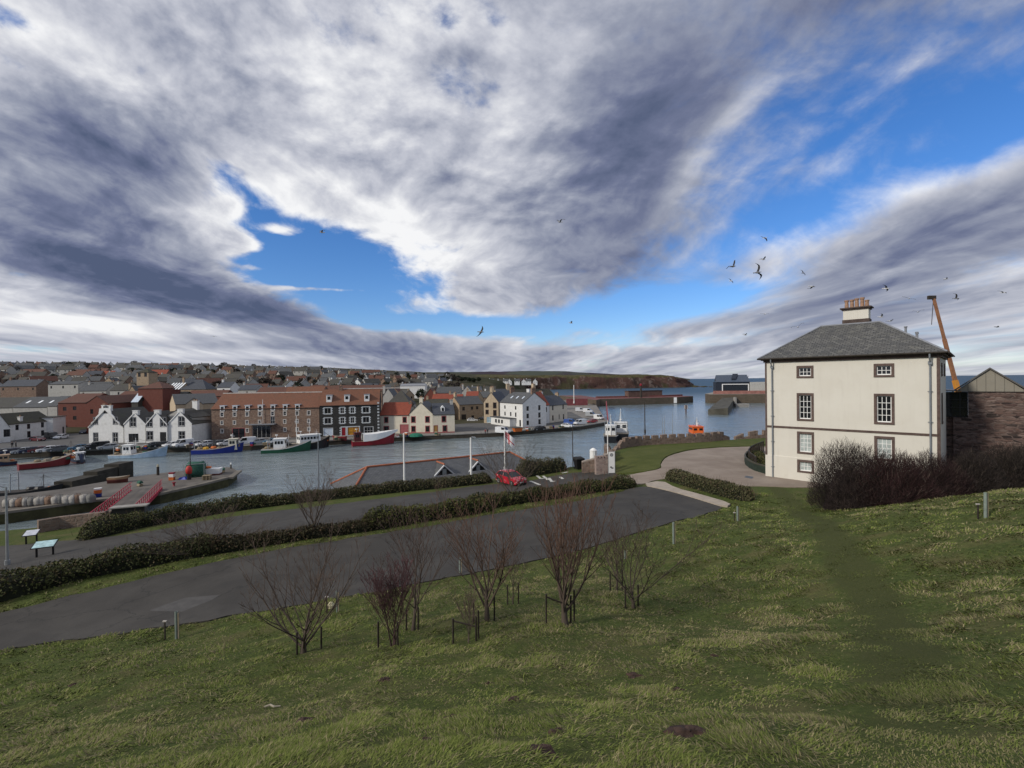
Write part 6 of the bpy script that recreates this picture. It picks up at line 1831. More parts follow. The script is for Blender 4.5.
def pole(name, label, px, yb, yt, z, r=.06, mat=None, base=.12, lamp=None, dist=None, flat=False, cat='pole'):
    p = D(px, yb, z) if dist is None else Vector((D(px, yb, z).x * 0 + Dd(px, yb, dist).x, dist, Dd(px, yb, dist).z))
    h = Dd(px, yt, p.y).z - p.z
    o = empty(name, p, 0, label, cat)
    b = MB(); b.tube([(0, 0, -1.0), (0, 0, h * .5), (0, 0, h)], [r, r * .85, r * .6], 8); b.cyl(0, 0, -.6, .35, r * 1.7, n=8); b.build('shaft', mat or M['steel'], o)
    if lamp:
        b = MB(); b.tube([(0, 0, h - .05), (lamp * .5, -.1, h + .08), (lamp, -.2, h + .05)], r * .5, 6)
        b.loft([[(lamp - .12, -.32, h - .02), (lamp + .28, -.32, h - .02), (lamp + .28, -.08, h - .02), (lamp - .12, -.08, h - .02)], [(lamp - .08, -.28, h + .12), (lamp + .2, -.28, h + .12), (lamp + .2, -.12, h + .12), (lamp - .08, -.12, h + .12)]]); b.build('lamp_head', M['grey_paint'], o)
    return o, h
pole('pier_pole', 'tall thin dark pole standing on the mole beside the red buoy', 190.5, 478, 442, 1.5, .08, M['dark_wood'])
# red bridge to the mole
A = D(113, 519, 1.9); Bq = D(147, 489.5, 1.75)
d = (Bq - A); L_ = d.length; an = math.atan2(d.y, d.x)
o = empty('red_footbridge', A, an, 'footbridge with bright red slatted railings leading onto the mole', 'bridge')
b = MB(); b.box(-1.5, -1.75, -.35, L_ + .5, 1.75, 0); b.build('deck', M['pier_top'], o)
mr = plain('bridge_red', (.36, .02, .045), .45, .1)
for sy in (-1.85, 1.85):
    b = MB(); b.box(-1.2, sy - .07, -.45, L_ * 1.0, sy + .07, .04); b.box(-1.2, sy - .035, 1.14, L_, sy + .035, 1.22); b.box(-1.2, sy - .025, .60, L_, sy + .025, .65)
    k = -1.1
    while k < L_: b.box(k, sy - .035, .041, k + .09, sy + .035, 1.139); k += 1.15
    r_o = b.build('railing', mr, o)
    b = MB(); k = -1.0
    while k < L_ - .6: b.tube([(k + .02, sy, .66), (k + .95, sy, 1.13)], .018, 4); b.tube([(k + .02, sy, .06), (k + .95, sy, .59)], .018, 4); k += 1.15
    b.build('brace_bars', plain('pale_pink_bars', (.42, .20, .20), .5), r_o)
# wall, hut and boards on the left bank
def low_wall():
    o = empty('low_stone_wall', (0, 0, 0), 0, 'low rubble wall on the bank left of the red footbridge', 'wall')
    W_ = [hit(38, 533), hit(60, 529), hit(85, 526), hit(112, 523)]; rg = []
    for i, p in enumerate(W_):
        q = W_[min(i + 1, 3)] - W_[max(i - 1, 0)]; q.z = 0; q.normalize(); n = Vector((-q.y, q.x, 0)) * .25; z = H1(p.x, p.y)
        rg.append([(p.x - n.x, p.y - n.y, z - 1), (p.x + n.x, p.y + n.y, z - 1), (p.x + n.x, p.y + n.y, z + 1.25), (p.x - n.x, p.y - n.y, z + 1.25)])
    b = MB(); b.loft(rg); b.build('wall_body', M['wall_stone'], o)
low_wall()
p = hit(130, 521); o = empty('notice_shelter', Vector((p.x, p.y, H1(p.x, p.y) + .5)), R(20), 'small dark box with pale flat top beside the footbridge end', 'shelter')
b = MB(); b.box(-1.4, -.4, -1.5, 1.4, .4, 1.0); b.build('body', M['black'], o); b = MB(); b.box(-1.6, -.5, 1.002, 1.6, .5, 1.12); b.build('top', M['concrete'], o); b = MB(); b.cyl(-1.75, -.5, -1.5, .9, .16, n=8); b.build('post', M['red_sand'], o)
def board(px, py, w, label, mat):
    p = hit(px, py + 6); o = empty('information_board', (p.x, p.y, H1(p.x, p.y)), R(25), label, 'sign')
    b = MB()
    for x in (-w * .35, w * .35): b.box(x - .05, -.05, -.3, x + .05, .05, .8)
    b.build('legs', M['black'], o)
    b = MB(); b.loft([[(-w / 2, -.42, .72), (w / 2, -.42, .72), (w / 2, .42, 1.02), (-w / 2, .42, 1.02)], [(-w / 2, -.44, .76), (w / 2, -.44, .76), (w / 2, .40, 1.06), (-w / 2, .40, 1.06)]]); f = b.build('board', M['black'], o)
    b = MB(); k = .06
    b.loft([[(-w / 2 + k, -.40, .785), (w / 2 - k, -.40, .785), (w / 2 - k, .37, 1.062), (-w / 2 + k, .37, 1.062)], [(-w / 2 + k, -.40, .79), (w / 2 - k, -.40, .79), (w / 2 - k, .37, 1.067), (-w / 2 + k, .37, 1.067)]]); b.build('panel', mat, f)
M['panel_blue'] = plain('pale_blue_print', (.42, .60, .62), .3, .25, 3)
board(31.5, 537, 1.0, 'smaller pale information board on two dark legs by the lower road', plain('pale_print', (.55, .57, .62), .3, .2, 3))
board(45, 550, 1.35, 'larger pale blue information board tilted beside the lower road hedge', M['panel_blue'])
# creels, boxes and pallets along the working quays
def clutter(i, p, kind, lab):
    o = empty({'creel': 'creel_stack', 'box': 'fish_box_stack', 'pallet': 'pallet_stack'}[kind], p, R(rk.uniform(-40, 40)), lab, {'creel': 'lobster creels', 'box': 'fish boxes', 'pallet': 'pallets'}[kind], 'working gear on the quays')
    if kind == 'creel':
        for k in range(rk.randint(2, 3)):
            b = MB(); z = k * .42
            b.xprism([(.3 * math.cos(t * math.pi / 6), z + .05 + .36 * math.sin(t * math.pi / 6)) for t in range(7)], -.45, .45); b.build('creel', M['net_g'] if k % 2 else M['rope'], o)
    elif kind == 'box':
        for k in range(rk.randint(3, 5)):
            b = MB(); z = k * .26; b.loft([[(-.36, -.24, z), (.36, -.24, z), (.36, .24, z), (-.36, .24, z)], [(-.42, -.29, z + .25), (.42, -.29, z + .25), (.42, .29, z + .25), (-.42, .29, z + .25)]]); b.build('fish_box', [HP['blue'], M['gear_o'], M['white_paint'], HP['red']][(i + k // 2) % 4], o)
    else:
        for k in range(rk.randint(3, 6)):
            b = MB(); z = k * .15; b.box(-.6, -.5, z + .1, .6, .5, z + .14)
            for x in (-.52, 0, .44): b.box(x, -.5, z, x + .1, .5, z + .099)
            b.build('pallet', M['rope'], o)
places = [(66, 453.5, 'beside the grey car on the left quay'), (118, 450.5, 'right of the pale silver car'), (127, 450, 'behind the stern of the pale blue boat'), (138, 449.3, 'behind the middle of the pale blue boat'), (146, 448.8, 'behind the forward deck of the pale blue boat'), (189, 448, 'left of the blue boat stern'), (236, 446.6, 'right of the blue boat bow'), (252, 446, 'between the blue and green boats'), (266, 445.2, 'left of the green boat'), (336, 440.8, 'right of the black trawler'), (398, 437.3, 'right of the bright red boat'), (404, 436.9, 'below the cream house window'), (436, 435.6, 'below the cream slate house'), (527, 431, 'right of the orange salt bin'), (551, 428.8, 'left of the white car rank'), (560, 428, 'close left of the white car rank')]
for i, (px, py, w_) in enumerate(places):
    for j, dx_ in enumerate((0, 2.2)):
        kd = ('creel', 'box', 'pallet')[(i + j * 2) % 3]; nm = {'creel': 'lobster creels', 'box': 'coloured fish boxes', 'pallet': 'wooden pallets'}[kd]
        clutter(i + j, D(px + dx_, py - .2 * j, QZ + .02), kd, f'{nm} on the quay {w_}')
for i, (px, py, w_) in enumerate([(140, 486, 'by the far end of the red footbridge'), (172, 480, 'left of the red buoy'), (207, 479.5, 'in front of the white fish bin'), (222, 472.5, 'near the tip of the mole'), (98, 497, 'right of the row of sacks')]):
    kd = ('creel', 'box', 'pallet')[i % 3]; nm = {'creel': 'small stack of lobster creels', 'box': 'stack of coloured fish boxes', 'pallet': 'low stack of wooden pallets'}[kd]
    clutter(i, D(px, py, 1.52), kd, f'{nm} on the mole {w_}')
# street lamps and flagpoles on the near bank
def hpole(name, label, px, yb, yt, **k):
    p = hit(px, yb); return pole(name, label, px, yb, yt, p.z, dist=p.y, **k)
hpole('lamp_post', 'grey lamp post at the left edge beside the lower road', 7.5, 565, 487, r=.09, lamp=-.75, cat='lamp')
pole('lamp_post', 'thin dark grey lamp post in front of the warehouse and green boat', 319, 500, 433, 2.5, .09, M['grey_paint'], dist=60, cat='lamp')
pole('lamp_post', 'pale lamp post with short arm in front of the cream slate house', 471.4, 492, 437.5, 2.5, .15, M['white_paint'], lamp=.35, dist=57, cat='lamp')
pole('flagpole', 'bare white flagpole in front of the tan quayside roof', 404.5, 490, 433, 2.5, .13, M['white_paint'], dist=56, cat='flagpole')
pole('lamp_post', 'slim dark lamp post in the harbour gap right of the far white cars', 573, 470, 424, 2.5, .07, M['dark_wood'], dist=62, cat='lamp')
o, h = pole('flagpole', 'white flagpole flying a white and red ensign above the red car', 505, 470, 429, 3, .10, M['white_paint'], dist=60, cat='flagpole')
b = MB(); rw = []
for i in range(9):
    t = i / 8; x = .08 + t * 1.15; zt = h - .25 - t * 1.0; y = .09 * math.sin(t * 7) ; rw.append([(x, y, zt - 1.15 - .3 * t), (x, y + .05, zt - .6 - .15 * t), (x, y, zt)])
b.loft(rw, closed=False)
def flagmat():
    m, nt, bs = newmat('ensign_cloth'); v = coords(nt); sp = nt.nodes.new('ShaderNodeSeparateXYZ'); nt.links.new(v, sp.inputs[0])
    x, z = S(nt, sp.outputs[0]), S(nt, sp.outputs[2]) + S(nt, sp.outputs[0]) * 1.0 - (h - .25)
    c1 = (z + .62).abs().sstep(.07, .09, 1, 0); c2 = (x - .55).abs().sstep(.07, .09, 1, 0); can = x.sstep(.42, .44, 1, 0) * z.sstep(-.5, -.48)
    c = mixc(nt, c1.max(c2).max(can * .8), (.75, .75, .77), (.45, .02, .03)); nt.links.new(c, bs.inputs['Base Color']); bs.inputs['Roughness'].default_value = .8; return m
fl = b.build('flag', flagmat(), smooth=True, fixn=False); fl.location = o.location; tag(fl, 'white ensign with red cross drooping from the flagpole above the red car', 'flag')
hpole('flagpole', 'tall white pole rising beside the white banner sign at the gate', 608, 472, 420, r=.07, mat=M['white_paint'], cat='pole')
# quayside posts, skip and people
o = empty('orange_skip', D(517.5, 431.8, QZ), R(30), 'orange salt bin standing on the quay in front of the inn', 'skip'); b = MB(); b.loft([[(-1.1, -.7, .1), (1.1, -.7, .1), (1.1, .7, .1), (-1.1, .7, .1)], [(-1.5, -.9, 1.25), (1.5, -.9, 1.25), (1.5, .9, 1.25), (-1.5, .9, 1.25)]]); b.build('skip_body', M['gear_o'], o); b = MB(); b.box(-1.55, -.95, 1.252, 1.55, .95, 1.34); b.build('rim', M['dark_wood'], o)
o = empty('green_net_heap', D(416, 436.2, QZ), 0, 'green heap of netting on the quay below the cream gable', 'net heap'); b = MB(); b.lathe([(2.2, 0), (1.9, .5), (1.1, .85), (.2, .95)], 0, 0, 12); b.build('netting', plain('bright_green_net', (.02, .14, .09), .9, .4, 3, bmp=.8), o); b = MB(); b.lathe([(.9, 0), (.9, .3), (.5, .55), (.1, .6)], -3.2, 0, 10); b.build('net_end', M['net_g'], o)


def person(p, ang, cloth, legs, label, h=1.74, stride=.16):
    me = bpy.data.meshes.new('person')
    v = [(0, 0, .95), (0, 0, 1.15), (0, 0, 1.42), (0, 0, 1.52), (0, -.02, 1.66), (0, -.02, 1.76), (-.19, 0, 1.40), (-.25, .02, 1.14), (-.24, -.08, .92), (.19, 0, 1.40), (.25, -.02, 1.14), (.24, -.10, .92),
         (-.1, 0, .92), (-.11, stride * .4, .5), (-.11, stride, .08), (-.11, stride - .16, .03), (.1, 0, .92), (.11, -stride * .5, .5), (.11, -stride, .08), (.11, -stride - .16, .03)]
    e = [(0, 1), (1, 2), (2, 3), (3, 4), (4, 5), (2, 6), (6, 7), (7, 8), (2, 9), (9, 10), (10, 11), (0, 12), (12, 13), (13, 14), (14, 15), (0, 16), (16, 17), (17, 18), (18, 19)]
    r = [.16, .15, .16, .06, .10, .08, .08, .055, .04, .08, .055, .04, .10, .075, .05, .04, .10, .075, .05, .04]
    me.from_pydata([(x, y, z * h / 1.78) for x, y, z in v], e, [])
    o = bpy.data.objects.new('person', me); COL.objects.link(o)
    sk = o.modifiers.new('skin', 'SKIN'); ly = me.skin_vertices[0].data if me.skin_vertices else None
    if ly is None:
        bm = bmesh.new(); bm.from_mesh(me); bm.verts.layers.skin.verify(); bm.to_mesh(me); bm.free(); ly = me.skin_vertices[0].data
    for q, rr in zip(ly, r): q.radius = (rr, rr * .8)
    ly[0].use_root = True
    ss = o.modifiers.new('smooth', 'SUBSURF'); ss.levels = 1; ss.render_levels = 1
    m, nt, b = newmat('clothing'); c_ = coords(nt); sp = nt.nodes.new('ShaderNodeSeparateXYZ'); nt.links.new(c_, sp.inputs[0]); z = S(nt, sp.outputs[2])
    c = mixc(nt, z.sstep(.9, .92), legs, cloth); c = mixc(nt, z.sstep(1.5, 1.52), c, (.42, .26, .19)); c = mixc(nt, z.sstep(1.68, 1.70), c, (.04, .03, .025))
    nt.links.new(c, b.inputs['Base Color']); b.inputs['Roughness'].default_value = .9; me.materials.append(m)
    o.location = p; o.rotation_euler = (0, 0, ang); return tag(o, label, 'person', 'people on the quay')
person(D(487.6, 434.2, QZ), .4, (.03, .03, .035), (.02, .02, .025), 'person in dark coat walking on the quay left of the white van')
person(D(485.4, 434.6, QZ), -.3, (.20, .05, .05), (.03, .03, .04), 'person in dull red jacket beside the person in the dark coat')
person(D(12.2, 448.2, QZ), 1.2, (.02, .02, .025), (.02, .02, .02), 'person in black standing before the mossy roofed store, on the left')
person(D(16, 448, QZ), -1.0, (.025, .025, .03), (.02, .02, .02), 'person in black standing before the mossy roofed store, on the right')

# railings of the harbour car park and things on the breakwater
b = MB(); P0, P1 = Vector((37, 182, QZ)), Vector((60, 300, QZ)); n = 24; mrr = plain('quay_rail_red', (.30, .04, .045), .6, .2)
b.loft([[(P0.x - .2, P0.y, QZ), (P0.x + .2, P0.y, QZ), (P0.x + .2, P0.y, QZ + 1.2), (P0.x - .2, P0.y, QZ + 1.2)], [(P1.x - .2, P1.y, QZ), (P1.x + .2, P1.y, QZ), (P1.x + .2, P1.y, QZ + 2.6), (P1.x - .2, P1.y, QZ + 2.6)]])
o = b.build('parapet_wall', mrr); tag(o, 'low dark red parapet beside the white vans at the quay end', 'wall')
b = MB(); a = Dd(567, 405, 300); c = Dd(585, 405, 305); b.box(0, 0, 0, (c - a).length, 5, 4.2); o = b.build('red_shed', plain('dull_red_shed', (.16, .045, .05), .7, .2, .5)); o.location = (a.x, a.y, QZ); tag(o, 'long dull red shed at the root of the breakwater', 'shed')
a = Dd(630, 397, 336); c = Dd(664, 397, 345); o = empty('breakwater_building', (a.x, a.y + 4, 4.6), math.atan2(c.y - a.y, c.x - a.x), 'low brown flat roofed block standing on the breakwater', 'building'); b = MB(); b.box(0, 0, 0, (c - a).length, 5, 4.4); b.build('wall', plain('brown_block', (.12, .075, .06), .8, .2, .5), o); b = MB(); b.box(-.3, -.3, 4.402, (c - a).length + .3, 5.3, 4.7); b.build('roof', M['dark_wood'], o)
p = Dd(641, 397, 333); o = empty('harbour_beacon', (p.x, p.y, 4.6), 0, 'tall dark beacon post with red lantern on the breakwater', 'beacon'); b = MB(); b.cyl(0, 0, 0, 8.2, .9, .55, 10); b.build('post', M['dark_wood'], o); b = MB(); b.lathe([(.5, 8.2), (.9, 8.4), (.9, 9.4), (.2, 10.0)], 0, 0, 10); b.build('lantern', HP['red'], o)
p = Dd(673, 398, 335); b = MB(); b.box(0, -.4, -1, 2.2, -.02, 3.0); o = b.build('white_marker', M['white_paint']); o.location = (p.x, 333.8, 1.4); tag(o, 'white painted panel on the end of the breakwater', 'marker')
pole('harbour_mast', 'dark mast with crosspiece standing in the harbour beyond the garden wall', 645, 431, 401.5, 1.5, .14, M['dark_wood'], dist=118, cat='mast')
pole('harbour_mast', 'white flagpole far off beyond the yellow house', 574, 402, 385, 1.5, .28, M['white_paint'], dist=300, cat='mast')
for i, (px, yt) in enumerate(((662.5, 416.5), (664.5, 415.5), (672.5, 413.5))): pole('harbour_mast', ['left one of two close thin masts beyond the garden wall', 'right one of two close thin masts beyond the garden wall', 'thin lone mast left of the lifeboat'][i], px, 432, yt, 1.5, .07, M['steel'], dist=115, cat='mast')
p = D(686, 414, 0); o = empty('channel_mark', p, 0, 'small pale channel post standing in the harbour water', 'marker'); b = MB(); b.cyl(0, 0, -2, 4.5, .35, n=8); b.build('post', M['red_sand'], o); b = MB(); b.box(-.9, -.1, 2.6, .9, .1, 4.4); b.build('board', plain('pale_board', (.4, .36, .34), .7), o)

# ------------------------------------------------------------------ buildings on the far right wharf
wf = [(dpx(705, 345), 345), (dpx(708, 335), 332), (dpx(800, 330), 320), (dpx(830, 330), 420), (dpx(715, 430), 420)]
slab('wharf', wf, -4, 6.3, M['concrete'], M['old_wall'], kind='structure')
a = Dd(716, 394, 340); c = Dd(749.5, 394, 334); an = math.atan2(c.y - a.y, c.x - a.x); w = (c - a).length
o = empty('harbour_office', (a.x, a.y, 6.35), an, 'dark blue harbour building with sloping metal roof and wide window on the wharf', 'building')
navy = plain('navy_cladding', (.016, .022, .035), .6, .15, .3)
b = MB(); wall_faces(b, lambda x, y, z: (x, y, z), w, 8.6, [(4.6, 2.0, 16.5, 4.6)], 0, .4); b.box(0, .5, -1, .4, 14, 8.6); b.box(w - .4, .5, -1, w, 14, 8.6); b.build('wall', navy, o)
b = MB(); b.box(4.6, .2, 2.0, 21.1, .3, 6.6, 0)
wi = b.build('window', M['glass'], o); b = MB()
for q in ((4.0, -.25, 1.5, 21.7, -.01, 2.0), (4.0, -.25, 6.6, 21.7, -.01, 7.1), (4.0, -.25, 2.001, 4.6, -.01, 6.599), (21.1, -.25, 2.001, 21.7, -.01, 6.599)): b.box(*q)
b.build('frame', M['white_paint'], wi)
metal = tiled('standing_seam_metal', (.065, .085, .12), (.055, .075, .11), (.03, .04, .05), .9, 40, .05, 0, rough=.35, bmp=.3, dirt=.15)
b = MB(); b.loft([[(-.5, -.6, 8.3), (w + .5, -.6, 8.3), (w + .5, -.6, 8.7), (-.5, -.6, 8.7)], [(1.0, 8, 13.2), (w - .2, 8, 13.2), (w - .2, 8, 13.6), (1.0, 8, 13.6)], [(1.0, 15, 9), (w - .2, 15, 9), (w - .2, 15, 9.4), (1.0, 15, 9.4)]]); rf = b.build('roof', metal, o)
b = MB(); b.loft([[(w * .48, 1.4, 10.2), (w * .62, 1.4, 10.2), (w * .62, 1.4, 11.0), (w * .48, 1.4, 11.0)], [(w * .56, 7.6, 13.4), (w * .72, 7.6, 13.4), (w * .72, 7.6, 14.4), (w * .56, 7.6, 14.4)]]); b.build('roof_lantern', navy, rf)
b = MB(); b.box(-2, -2, -.3, w + 30, -.7, 2.2); b.build('base_wall', plain('pink_base_wall', (.26, .12, .10), .8, .2, .4), o)
a2 = Dd(750, 394, 333); c2 = Dd(800, 394, 325); w2 = (c2 - a2).length
b = MB(); b.box(0, 0, 0, w2, 16, 8.2); o = b.build('grey_store', M['grey_harl']); o.location = (a2.x, a2.y, 6.35); o.rotation_euler = (0, 0, math.atan2(c2.y - a2.y, c2.x - a2.x)); tag(o, 'plain grey flat roofed store joined to the navy harbour building', 'building')
# broken slipway jetty
P = [D(708, 414.5, 0), D(728, 415, 0), D(738, 400, 0), D(728, 399, 0)]
b = MB(); b.loft([[(p.x, p.y, -2) for p in P], [(P[0].x, P[0].y, 2.3), (P[1].x, P[1].y, 3.4), (P[2].x, P[2].y, 5.0), (P[3].x, P[3].y, 5.0)]]); o = b.build('timber_slipway', plain('dark_slipway', (.075, .07, .055), .9, .35, .3, dirt=.6, dirtcol=(.03, .03, .02), bmp=.6)); tag(o, 'dark sloping timber slipway below the navy harbour building', 'slipway')
p = D(741, 407, 0); b = MB(); b.box(-4, -2, -.5, 4, 2, 2.0); b.box(-4.2, -.8, 2.001, -3.0, .8, 6.0); o = b.build('floating_pontoon', M['concrete']); o.location = p; tag(o, 'pale floating pontoon beside the dark slipway', 'pontoon')

# orange crane jib beyond the house
p0, p1 = Dd(958, 392, 75), Dd(933.5, 297.5, 78)
o = empty('mobile_crane', (p0.x, p0.y, H1(p0.x, p0.y)), 0, 'orange telescopic crane jib rising behind the right corner of the house', 'crane')
q0 = p0 - o.location; q1 = p1 - o.location; d = q1 - q0; r_ = d.normalized()
mo = plain('crane_orange', (.52, .22, .03), .45, .12); mo2 = plain('weathered_crane_boom', (.25, .115, .055), .5, .2)
def bxtube(a, c, s0, s1, m, nm):
    b = MB(); z = (c - a).normalized(); x = Vector((0, 1, 0)).cross(z).normalized(); y = z.cross(x)
    b.loft([[a + x * s0 * i + y * s0 * j for i, j in ((-1, -1), (1, -1), (1, 1), (-1, 1))], [c + x * s1 * i + y * s1 * j for i, j in ((-1, -1), (1, -1), (1, 1), (-1, 1))]]); return b.build(nm, m, o)
bxtube(q0 - d * .25, q0 + d * .12, .30, .28, mo, 'boom_base'); bxtube(q0 + d * .12, q0 + d * .55, .22, .21, mo2, 'boom_middle'); bxtube(q0 + d * .55, q1, .17, .16, mo2, 'boom_tip')
b = MB(); b.box(-2.2, -1.4, .2, 2.2, 1.4, 2.4); b.build('crane_base', mo, o)
b = MB(); b.tube([q1, q1 + Vector((-.35, 0, -4.5))], .05, 5); b.box(q1.x - .9, q1.y - .2, q1.z - .3, q1.x + .3, q1.y + .2, q1.z + .3); b.build('hoist_rope', M['dark_wood'], o)

# roof on the near quay
def lowroof():
    zr, ze = 6.4, 3.7
    a = D(367, 467.3, zr); c = D(510, 452.3, zr); u_ = (c - a); L = u_.length; an = math.atan2(u_.y, u_.x)
    o = empty('quayside_hall', (a.x, a.y, ze), an, 'low quayside hall with slate roof, orange ridge tiles and two triangular vents', 'building')
    hw, ex = 5.2, 3.6; h = zr - ze
    pol = [[(-ex, -hw, 0), (L + ex, -hw, 0), (L, 0, h), (0, 0, h)], [(L + ex, -hw, 0), (L + ex, hw, 0), (L, 0, h)], [(L + ex, hw, 0), (-ex, hw, 0), (0, 0, h), (L, 0, h)], [(-ex, hw, 0), (-ex, -hw, 0), (0, 0, h)]]
    r = roof_solid('roof', pol, .15, [M['slate_pale'], M['dark_wood']], o)
    b = MB(); b.box(-ex + .4, -hw + .4, -3.5, L + ex - .4, hw - .4, -.16); b.build('wall', M['grey_harl'], o)
    mo = plain('orange_ridge_tile', (.34, .11, .055), .8, .2, 3)
    b = MB()
    for p, q in (((0, 0, h), (L, 0, h)), ((-ex, -hw, 0), (0, 0, h)), ((-ex, hw, 0), (0, 0, h)), ((L + ex, -hw, 0), (L, 0, h)), ((L + ex, hw, 0), (L, 0, h))): b.tube([Vector(p) + Vector((0, 0, .05)), Vector(q) + Vector((0, 0, .05))], .14, 6)
    b.build('ridge_tiles', mo, r)
    s = h / hw
    for px in (441.0, 474.5):
        k = (px - 512) / F; x = None
        for i in range(600):
            t = L * i / 600; P = a + Vector((math.cos(an), math.sin(an), 0)) * t + Vector((math.sin(an), -math.cos(an), 0)) * 2.3
            if P.x / P.y > k: x = t; break
        y = -3.0; z = h + s * y; W2 = 1.3; H2 = 1.15
        b = MB(); b.yprism([(x - W2, z), (x + W2, z), (x, z + H2)], y, y + 2.2, 0); dm = b.build('dormer', M['black'], r)
        b = MB()
        for sg in (-1, 1): b.yprism([(x + sg * (W2 + .2), z - .05), (x + sg * (W2 - .02), z - .05), (x, z + H2 - .02), (x, z + H2 + .17)], y - .15, y + .12)
        b.yprism([(x - W2 - .3, z - .16), (x + W2 + .3, z - .16), (x + W2 + .3, z - .052), (x - W2 - .3, z - .052)], y - .15, y + .2); b.build('vent_frame', plain('pale_barge_board', (.55, .56, .57), .6), dm)
        b = MB()
        for sg in (-1, 1): b.yprism([(x + sg * (W2 + .2), z - .05), (x + sg * (W2 - .02), z - .05), (x, z + H2 - .02), (x, z + H2 + .17)], y + .122, y + 2.6)
        b.build('vent_slates', M['slate'], dm)
        b = MB(); b.box(x - .28, y - .12, z - .02, x + .28, y - .005, z + .78); b.build('vent_panel', M['steel'], dm)
        b = MB(); b.tube([(x, y - .1, z + H2 + .27), (x, y + 2.6, z + H2 + .27)], .12, 6); b.build('vent_ridge', mo, dm)
lowroof()

# ------------------------------------------------------------------ garden wall, gate, planter
def path_len(P):
    P = np.array(P, float); return np.r_[0, np.cumsum(np.hypot(*np.diff(P[:, :2], axis=0).T))]


def resample(P, step):
    P = np.array(P, float); L = path_len(P); t = np.arange(0, L[-1], step)
    return [tuple(np.interp(t_, L, P[:, k]) for k in range(P.shape[1])) for t_ in t] + [tuple(P[-1])]


def strip_wall(name, label, pts, th, h, mat, cat='wall', group=None, cren=None, zf=H1, sink=.6, top=None, capm=None):
    """a wall along a line on the ground; cren = (merlon, gap, drop)"""
    o = empty(name, (0, 0, 0), 0, label, cat, group)
    Q = resample(smooth_poly(pts, 1, False), .5)
    b = MB(); rings = []
    for i, (x, y) in enumerate(Q):
        a = Vector(Q[max(i - 1, 0)]); c = Vector(Q[min(i + 1, len(Q) - 1)]); d = (c - a).normalized(); n = Vector((-d.y, d.x)) * th / 2
        z = zf(x, y); zt = (z + h) if top is None else top(i / (len(Q) - 1), z)
        rings.append([(x - n.x, y - n.y, z - sink), (x + n.x, y + n.y, z - sink), (x + n.x, y + n.y, zt), (x - n.x, y - n.y, zt)])
    b.loft(rings); b.build('wall_body', mat, o)
    if cren:
        L = path_len(Q); m_, g_, hh = cren; t = .2
        b = MB(); Qa = np.array(Q); zs = np.array([r[2][2] for r in rings])
        while t + m_ < L[-1]:
            sec = []
            for tt in (t, t + m_):
                x = np.interp(tt, L, Qa[:, 0]); y = np.interp(tt, L, Qa[:, 1]); z = np.interp(tt, L, zs)
                x2 = np.interp(tt + .2, L, Qa[:, 0]); y2 = np.interp(tt + .2, L, Qa[:, 1]); x1 = np.interp(tt - .2, L, Qa[:, 0]); y1 = np.interp(tt - .2, L, Qa[:, 1])
                d = Vector((x2 - x1, y2 - y1)).normalized(); n = Vector((-d.y, d.x)) * (th / 2 + .02)
                j = rng.uniform(-.05, .05)
                sec.append([(x - n.x, y - n.y, z - .01), (x + n.x, y + n.y, z - .01), (x + n.x, y + n.y, z + hh + j), (x - n.x, y - n.y, z + hh + j)])
            b.loft(sec); t += m_ + g_
        c = b.build('crenels', mat, o)
    elif capm:
        b = MB(); b.loft([[(r[3][0], r[3][1], r[3][2] + .002), (r[2][0], r[2][1], r[2][2] + .002), (r[2][0], r[2][1], r[2][2] + .14), (r[3][0], r[3][1], r[3][2] + .14)] for r in rings]); b.build('cope', capm, o)
    return o


wl = [(dpx(611, 59.5), 59.5), (dpx(604, 63), 63), (dpx(608, 67), 67), (dpx(622, 71), 71), (dpx(640, 73.5), 73.5), (dpx(672, 75), 75), (dpx(705, 76), 76), (dpx(728, 78.5), 78.5)]
M['cope_stone'] = plain('pale_cope', (.33, .28, .235), .9, .2, 2, dirt=.4, dirtcol=(.2, .17, .13))
strip_wall('garden_wall', 'curved brown stone garden wall with gapped battlements round the lawn', wl, .5, .95, M['wall_stone'], cren=(1.0, .55, .55))
strip_wall('garden_wall', 'low battlemented stone wall between the lawn gap and the house', [(dpx(733, 79), 79), (dpx(752, 79.5), 79.5), (dpx(772, 80), 80), (dpx(800, 80), 80)], .5, .55, M['wall_stone'], cren=(1.5, 1.1, .75))
gp = hit(603, 471)
strip_wall('gate_wall', 'short rubble wall sloping down to the gate beside the harbour', [(dpx(581, 57), 57.0), (dpx(590, 57), 57.0), (dpx(602, 56.5), 56.5)], .5, 1.6, M['wall_stone'], top=lambda t, z: 6.6 + .9 + t * .85, capm=M['cope_stone'])
def gate_pier():
    p = Vector((dpx(601.5, 55.4), 55.4, 0)); z = H1(p.x, p.y); o = empty('gate_pier', (p.x, p.y, z), R(6), 'broad stone gate pier with notched top beside the banner sign', 'gate pier')
    b = MB(); b.box(-.85, -.35, -.6, .62, .35, 1.85); b.box(.28, -.36, 1.851, .63, .36, 2.2); b.box(-.86, -.36, 1.851, -.62, .36, 2.1); b.box(-.48, -.36, 1.851, -.26, .36, 2.1); b.box(-.12, -.36, 1.851, .10, .36, 2.1)
    b.build('pier', rubble('pink_rubble', [(.26, .19, .17), (.36, .28, .24), (.18, .12, .11)], (.3, .25, .22), 2.6, 1.5), o)
    b = MB(); b.box(.22, -.42, 2.202, .68, .42, 2.30); b.build('cope', M['cope_stone'], o)
gate_pier()
